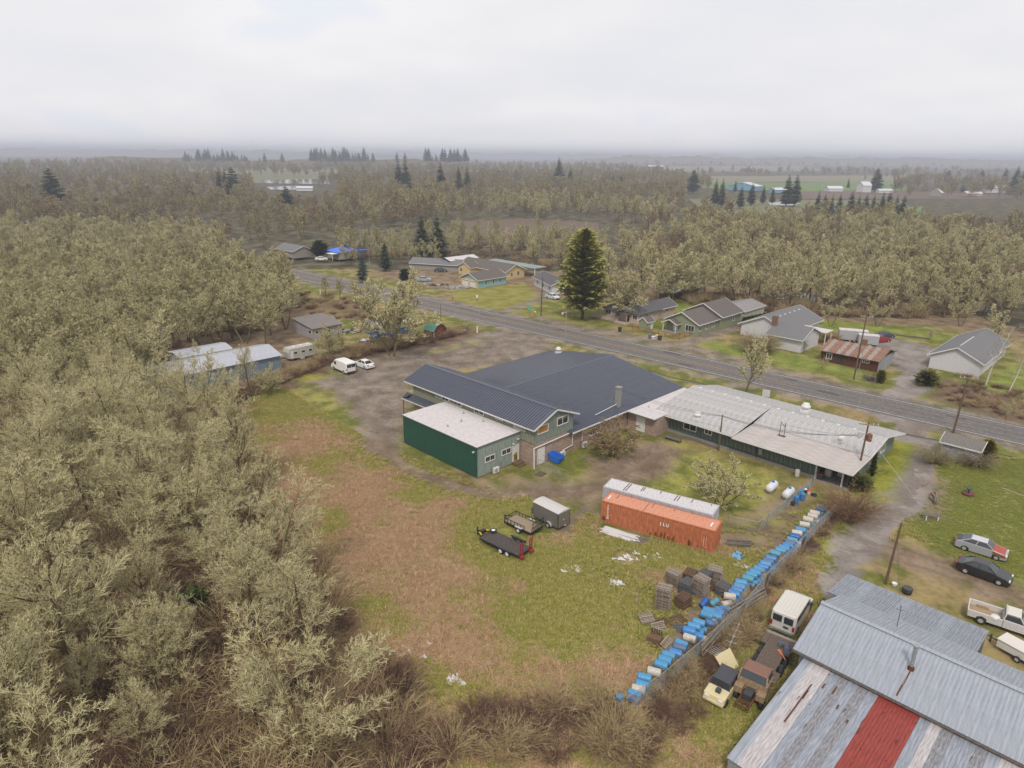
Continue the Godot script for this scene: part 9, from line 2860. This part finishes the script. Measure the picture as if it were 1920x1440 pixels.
func make_distance() -> void:
	var wood := mat("far_wood", 0.25, 0.205, 0.125, 1.0, 0.45, Vector3(0.006, 0.006, 0.006), 0.0, 191, true)
	wood.metallic_specular = 0.0
	rise("hills", -6500, 7500, -7600, 46.0, 900.0, 3, wood, 14.0)
	rise("hills", -5200, -600, -5200, 36.0, 700.0, 5, wood, 12.0)
	rise("hills", 200, 5200, -4300, 30.0, 500.0, 6, wood, 12.0)
	rise("hills", -1150, -560, -1780, 19.0, 300.0, 8, wood, 2.0)
	rise("hills", -660, -60, -1780, 19.0, 300.0, 9, wood, 2.0)
	var tan_f := mat("field_tan", 0.27, 0.235, 0.14, 1.0, 0.3, Vector3(0.01, 0.01, 0.01), 0.0, 192, true)
	var green_f := mat("field_green", 0.15, 0.225, 0.055, 1.0, 0.2, Vector3(0.01, 0.01, 0.01), 0.0, 193, true)
	var dull_f := mat("field_dull", 0.21, 0.21, 0.10, 1.0, 0.25, Vector3(0.01, 0.01, 0.01), 0.0, 194, true)
	var brown_f := mat("field_brown", 0.21, 0.145, 0.10, 1.0, 0.4, Vector3(0.05, 0.05, 0.05), 0.0, 195, true)
	sheet("field", PackedVector2Array([Vector2(-821.11, -1735.55), Vector2(-487.51, -2017.49), Vector2(-260.26, -1071.98), Vector2(-336.41, -926.01), Vector2(-502.41, -1148.89)]), -0.6, dull_f)
	sheet("field", PackedVector2Array([Vector2(330, -1444.11), Vector2(964.81, -1757.83), Vector2(659.71, -1197.72), Vector2(479.35, -1194.99), Vector2(248.9, -1085.67)]), -0.6, tan_f)
	sheet("field", PackedVector2Array([Vector2(505.27, -2882.07), Vector2(1383.97, -3475.98), Vector2(996.16, -2245.15), Vector2(361.23, -1822.41)]), -0.6, tan_f)
	sheet("field", PackedVector2Array([Vector2(277.74, -1137.8), Vector2(439.58, -1137.68), Vector2(725.23, -1318), Vector2(492.81, -891.32), Vector2(341.09, -846.38), Vector2(242.54, -907)]), -0.55, green_f)
	sheet("field", PackedVector2Array([Vector2(327.27, -843.5), Vector2(455.49, -897), Vector2(570, -809.47), Vector2(514.74, -729.71), Vector2(267.5, -686.95)]), -0.5, brown_f)
	sheet("field", PackedVector2Array([Vector2(164.78, -669.18), Vector2(378.09, -680.7), Vector2(205.52, -363.9), Vector2(191.35, -420.29), Vector2(137.02, -492.01)]), -0.52, dull_f)
	sheet("field", PackedVector2Array([Vector2(282.83, -551.88), Vector2(349.7, -603.46), Vector2(245.98, -426.25), Vector2(193.79, -362.79)]), -0.45, green_f)
	sheet("field", PackedVector2Array([Vector2(-179.27, -2308.73), Vector2(-7.72, -2419.4), Vector2(-5.18, -1659.95), Vector2(-124.94, -1606.85)]), -0.6, tan_f)
	sheet("meadow", PackedVector2Array([Vector2(-35.87, -415.26), Vector2(5.63, -442.01), Vector2(50.02, -418.13), Vector2(43.26, -336.9), Vector2(6.83, -327), Vector2(-21.81, -342.41)]), -0.4, brown_f)
	for pg in [PackedVector2Array([Vector2(-361.86, -1018.23), Vector2(-280.83, -1089.62), Vector2(-231.56, -901.83), Vector2(-318.09, -913.19)]), PackedVector2Array([Vector2(-283.71, -813.26), Vector2(-260.48, -862.53), Vector2(-228.16, -761.83), Vector2(-259.15, -755.07)]), PackedVector2Array([Vector2(-137.44, -560.94), Vector2(-130.64, -568.47), Vector2(-123.11, -538.69), Vector2(-129.65, -531.91)]), PackedVector2Array([Vector2(225.01, -625.14), Vector2(240.43, -634.88), Vector2(252.24, -622.34), Vector2(236.07, -592.88), Vector2(214.75, -589.66)]), PackedVector2Array([Vector2(251.91, -582.6), Vector2(295.26, -576.72), Vector2(284.33, -546.6), Vector2(247.19, -546.92)]), PackedVector2Array([Vector2(246.06, -389.16), Vector2(269.22, -397.25), Vector2(260.52, -379.56), Vector2(238.51, -372.15)])]:
		sheet("pond_water", pg, -0.35, M.pond_water)
	# farm buildings
	var blue := mat("barn_blue", 0.15, 0.33, 0.44, 0.7)
	var pale := mat("barn_roof", 0.55, 0.56, 0.62, 0.5)
	var white: Material = M.wall_white
	var t := house("farm_building", "big blue farm building with wide pale roof in the distance", Vector3(284.32, 0, -834.54), 0.1, 22.0, 34.0, 5.0, 9.0, blue, pale, 0.5, 0.5)
	t.rotation.y = 0.9
	house("farm_shed", "small blue-grey shed right of the big blue farm building", Vector3(289.66, 0, -788.51), 0.3, 16.0, 10.0, 3.5, 5.5, blue, pale)
	house("red_barn", "long red barn with pale roof far off in the fields", Vector3(410.36, 0, -2188.36), 0.05, 48.0, 14.0, 7.0, 11.0, mat("barn_far_red", 0.30, 0.05, 0.045, 0.8), pale)
	house("white_barn", "white long-roofed barn on the far plain", Vector3(631.37, 0, -4459.8), 0.0, 60.0, 14.0, 5.0, 9.0, white, pale)
	house("farm_house", "white two-storey farmhouse beside the big round conifer", Vector3(404.06, 0, -822.65), 0.3, 12.0, 10.0, 8.0, 12.0, white, pale)
	house("farm_house", "low white farmhouse left of the two-storey one", Vector3(372.17, 0, -840.31), 0.1, 18.0, 9.0, 3.5, 6.0, white, pale)
	house("farm_shed", "long white shed right of the big round conifer", Vector3(418.84, 0, -813.96), 0.1, 16.0, 7.0, 3.0, 4.5, white, pale)
	house("farm_house", "grey gabled house among the right-hand trees", Vector3(449.76, 0, -746.24), 0.9, 12.0, 10.0, 4.0, 8.0, M.wall_drab, pale)
	house("farm_shed", "tan shed beside the right-hand trees", Vector3(487.1, 0, -762.77), 0.1, 18.0, 8.0, 3.0, 5.0, mat("wall_tan", 0.5, 0.35, 0.22, 0.8), pale)
	house("farm_building", "pale blue-roofed building behind trees at far right", Vector3(555.04, 0, -840.78), 0.0, 30.0, 14.0, 6.0, 9.0, white, pale)
	house("farm_shed", "white shed far off behind the conifers at centre", Vector3(730.48, 0, -2271.91), 0.2, 24.0, 10.0, 4.0, 7.0, white, pale)
	house("farm_shed", "low white building beside the left pond", Vector3(-223.83, 0, -728.55), 0.1, 16.0, 7.0, 3.0, 4.5, white, pale)
	# the far woods as masses
	rng.seed = 900
	var grey := {"twig_a": Color(0.30, 0.24, 0.135), "twig_b": Color(0.54, 0.46, 0.275), "bare": 0.3, "thin": 0.075, "kids": [12, 8, 5, 3, 0], "levels": 4}
	var fk := [bare_tree(201, 15.0, grey), bare_tree(202, 14.0, {"stems": 2, "lean": 0.3}.merged(grey)), bare_tree(203, 16.0, grey.merged({"twig_a": Color(0.37, 0.335, 0.16), "twig_b": Color(0.66, 0.61, 0.36)}, true))]
	var fm := []
	for p in fk:
		fm.append(two(p, M.bark, M.lichen))
	rng.seed = 901
	var clump := FastNoiseLite.new()
	clump.seed = 17
	clump.frequency = 0.012
	var places := []
	for a in [
		[PackedVector2Array([Vector2(-299.16, -334.72), Vector2(-167.54, -328.63), Vector2(-118.47, -282.16), Vector2(-78.38, -315.2), Vector2(-130.43, -531.79), Vector2(-201.47, -538.6), Vector2(-262.74, -595.25), Vector2(-393.73, -444.37)]), 420, 7.0, 0.85],
		[PackedVector2Array([Vector2(-423.78, -440.31), Vector2(-197.6, -539.19), Vector2(-291.64, -784.8), Vector2(-421.56, -979.1), Vector2(-563.46, -1187.27), Vector2(-941.53, -993.16)]), 620, 10.0, 1.1],
		[PackedVector2Array([Vector2(-78.38, -315.2), Vector2(-33.27, -422.57), Vector2(13.26, -476.06), Vector2(119.99, -499.13), Vector2(213.75, -900.41), Vector2(-196.47, -806.57)]), 760, 8.0, 1.0],
		[PackedVector2Array([Vector2(-226.22, -826.85), Vector2(221.28, -932.64), Vector2(324.11, -1372.71), Vector2(139.82, -1376.66), Vector2(-271.26, -1117.76)]), 520, 13.0, 1.15],
		[PackedVector2Array([Vector2(-978.28, -1032.4), Vector2(-589.91, -1243.55), Vector2(-878.48, -1857.63), Vector2(-1422.46, -1506.69)]), 420, 22.0, 1.3],
		[PackedVector2Array([Vector2(-407.97, -1125.45), Vector2(-296.31, -1221.99), Vector2(227.08, -1407.61), Vector2(394.09, -2454.13), Vector2(-506.73, -2097.47), Vector2(-618.32, -1711.63)]), 620, 20.0, 1.3],
		[PackedVector2Array([Vector2(-604.08, -1273.72), Vector2(-426.1, -1175.96), Vector2(-660.9, -1830.29), Vector2(-878.48, -1857.63)]), 160, 14.0, 1.2],
		[PackedVector2Array([Vector2(221.81, -1442.13), Vector2(303.28, -1471.77), Vector2(376.17, -1829.04), Vector2(273.78, -1783.64)]), 60, 14.0, 1.2],
		[PackedVector2Array([Vector2(402.16, -767.33), Vector2(513.02, -711.74), Vector2(766.87, -1026.94), Vector2(605.06, -1097.39)]), 130, 9.0, 1.15],
		[PackedVector2Array([Vector2(213.75, -900.41), Vector2(226.47, -822.47), Vector2(283.93, -1034.77), Vector2(257.59, -1088.04)]), 40, 9.0, 1.0],
		[PackedVector2Array([Vector2(355.75, -1417.47), Vector2(722.3, -1624.19), Vector2(852.49, -1919.39), Vector2(423.53, -1690.27)]), 70, 20.0, 1.1],
		[PackedVector2Array([Vector2(566.58, -1271.12), Vector2(867.89, -1163.96), Vector2(1835.18, -2475.94), Vector2(918.74, -2069.61)]), 200, 18.0, 1.2],
		[PackedVector2Array([Vector2(434.03, -2704.39), Vector2(2254, -3044), Vector2(4633.61, -6271.59), Vector2(623.75, -3893.15)]), 330, 34.0, 1.4],
		[PackedVector2Array([Vector2(88.52, -352.84), Vector2(181.61, -349.56), Vector2(218.51, -302.16), Vector2(233.37, -303.33), Vector2(283.45, -371.26), Vector2(223.09, -407.59), Vector2(174.03, -425.14), Vector2(114.7, -447.32)]), 150, 7.0, 0.9],
	]:
		for p in scatter(a[0], a[1], a[2]):
			var k := clump.get_noise_2d(p.x, p.y)
			if k > -0.22 + rr(-0.08, 0.08):
				places.append([flat(p) + Vector3(0, -0.75, 0), rng.randf() * TAU, a[3] * rr(0.6, 1.3) * (1.0 + 0.5 * k)])
	many("far_woodland", fm, places, "hazy bare woodland filling the far plain", "woodland")

# ---------------------------------------------------------------- grass
func tuft(seed_: int, blades: int, h: float, spread: float, wide: float, ca: Color, cb: Color) -> ArrayMesh:
	rng.seed = seed_
	var b := MB.new()
	for k in blades:
		var a := rng.randf() * TAU
		var out := Vector3(cos(a), 0, sin(a))
		var p := out * rng.randf() * spread * 0.4
		var s := Vector3(-out.z, 0, out.x) * wide * rr(0.6, 1.2)
		var l := rr(0.5, 1.0)
		var m := p + out * spread * l * 0.5 + Vector3(0, h * l, 0)
		var e := p + out * spread * l * 1.2 + Vector3(0, h * l * rr(0.3, 1.0), 0)
		b.col = ca.lerp(cb, rng.randf())
		b.quad(p - s, p + s, m + s * 0.8, m - s * 0.8)
		b.tri(m - s * 0.8, m + s * 0.8, e)
	return b.mesh()

func weight(key: String, p: Vector2) -> float:
	var c := cell(p)
	if c.x < 0 or c.y < 0 or c.x >= MASK_N or c.y >= MASK_N:
		return 0.0
	return mask[key][int(c.y) * MASK_N + int(c.x)]

func make_grass() -> void:
	var dry := [tuft(301, 30, 0.24, 0.42, 0.013, Color(0.26, 0.15, 0.08), Color(0.56, 0.38, 0.23)), tuft(302, 30, 0.18, 0.5, 0.013, Color(0.32, 0.20, 0.11), Color(0.60, 0.43, 0.27))]
	var green := [tuft(303, 18, 0.13, 0.2, 0.014, Color(0.18, 0.19, 0.035), Color(0.38, 0.355, 0.10)), tuft(304, 18, 0.11, 0.24, 0.014, Color(0.22, 0.20, 0.05), Color(0.44, 0.36, 0.15))]
	rng.seed = 707
	var fn := FastNoiseLite.new()
	fn.seed = 3
	fn.frequency = 0.09
	fn.fractal_octaves = 3
	var d_at := []
	var g_at := []
	var l_at := []
	var area: PackedVector2Array = PackedVector2Array([Vector2(-43.25, -97.67), Vector2(-40.15, -110.6), Vector2(-18.92, -86.06), Vector2(-3.71, -73.67), Vector2(8.46, -67.49), Vector2(18.99, -62.13), Vector2(32.39, -67.99), Vector2(48.86, -76.31), Vector2(57.62, -84.47), Vector2(68.11, -83.03), Vector2(89.31, -77.25), Vector2(63.04, -50.68), Vector2(51.19, -53.57), Vector2(44.54, -58.67), Vector2(41.96, -63.64), Vector2(30.18, -54.85), Vector2(17.77, -37.71), Vector2(11.45, -31.77), Vector2(-8.24, -31.53), Vector2(-22.05, -62.36)])
	var clear := [Vector3(10.39, 1.2, -64.09), Vector3(11.4, 1.2, -63.24), Vector3(12.39, 1.2, -62.42), Vector3(13.33, 1.2, -62.02), Vector3(11.71, 1, -48.98), Vector3(4.16, 2, -64.52), Vector3(1.58, 2, -64.13), Vector3(-0.65, 2.6, -61.23), Vector3(22.69, 0.7, -58.73), Vector3(11.34, 1.3, -58.43), Vector3(23.18, 1.6, -61.7)]   # (x, radius, z) of things laid on the ground
	for p in scatter(area, 110000, 0.0):
		var bare: float = weight("gravel", p) + weight("mud", p) * 0.95 + weight("litter", p) * 0.7 + weight("lane", p) * 1.2 + weight("rut", p)
		if rng.randf() < bare:
			continue
		if absf(p.x * SQ + p.y * SQ + 63.6) < 7.6 and absf(p.x * SQ - p.y * SQ - 54.1) < 3.9:
			continue
		var near_thing := false
		for c in clear:
			if Vector2(c.x, c.z).distance_to(p) < c.y:
				near_thing = true
		if near_thing:
			continue
		var k := weight("dry", p) + fn.get_noise_2d(p.x, p.y) * 1.3
		var gr := weight("green", p) + weight("lawn", p)
		if k - gr * 0.7 > rr(0.0, 1.0):
			if rng.randf() < 0.85:
				d_at.append([flat(p), rng.randf() * TAU, Vector3(1, rr(0.5, 1.2), 1) * (0.6 + 1.3 * rng.randf() * rng.randf())])
		else:
			(l_at if weight("lawn", p) > rr(0.2, 0.9) else g_at).append([flat(p), rng.randf() * TAU, Vector3(1, rr(0.6, 1.3), 1) * rr(0.8, 1.7) * (0.7 if weight("lawn", p) > 0.5 else 1.0)])
	many("dry_grass", dry, d_at, "tussocks of dead tan grass in the field", "grass", M.twigs)
	many("lawn_grass", [tuft(305, 18, 0.1, 0.2, 0.014, Color(0.15, 0.175, 0.035), Color(0.31, 0.31, 0.09))], l_at, "bright green mown grass on the lawn at right", "grass", M.twigs)
	many("green_grass", green, g_at, "short green grass in the field and lawns", "grass", M.twigs)
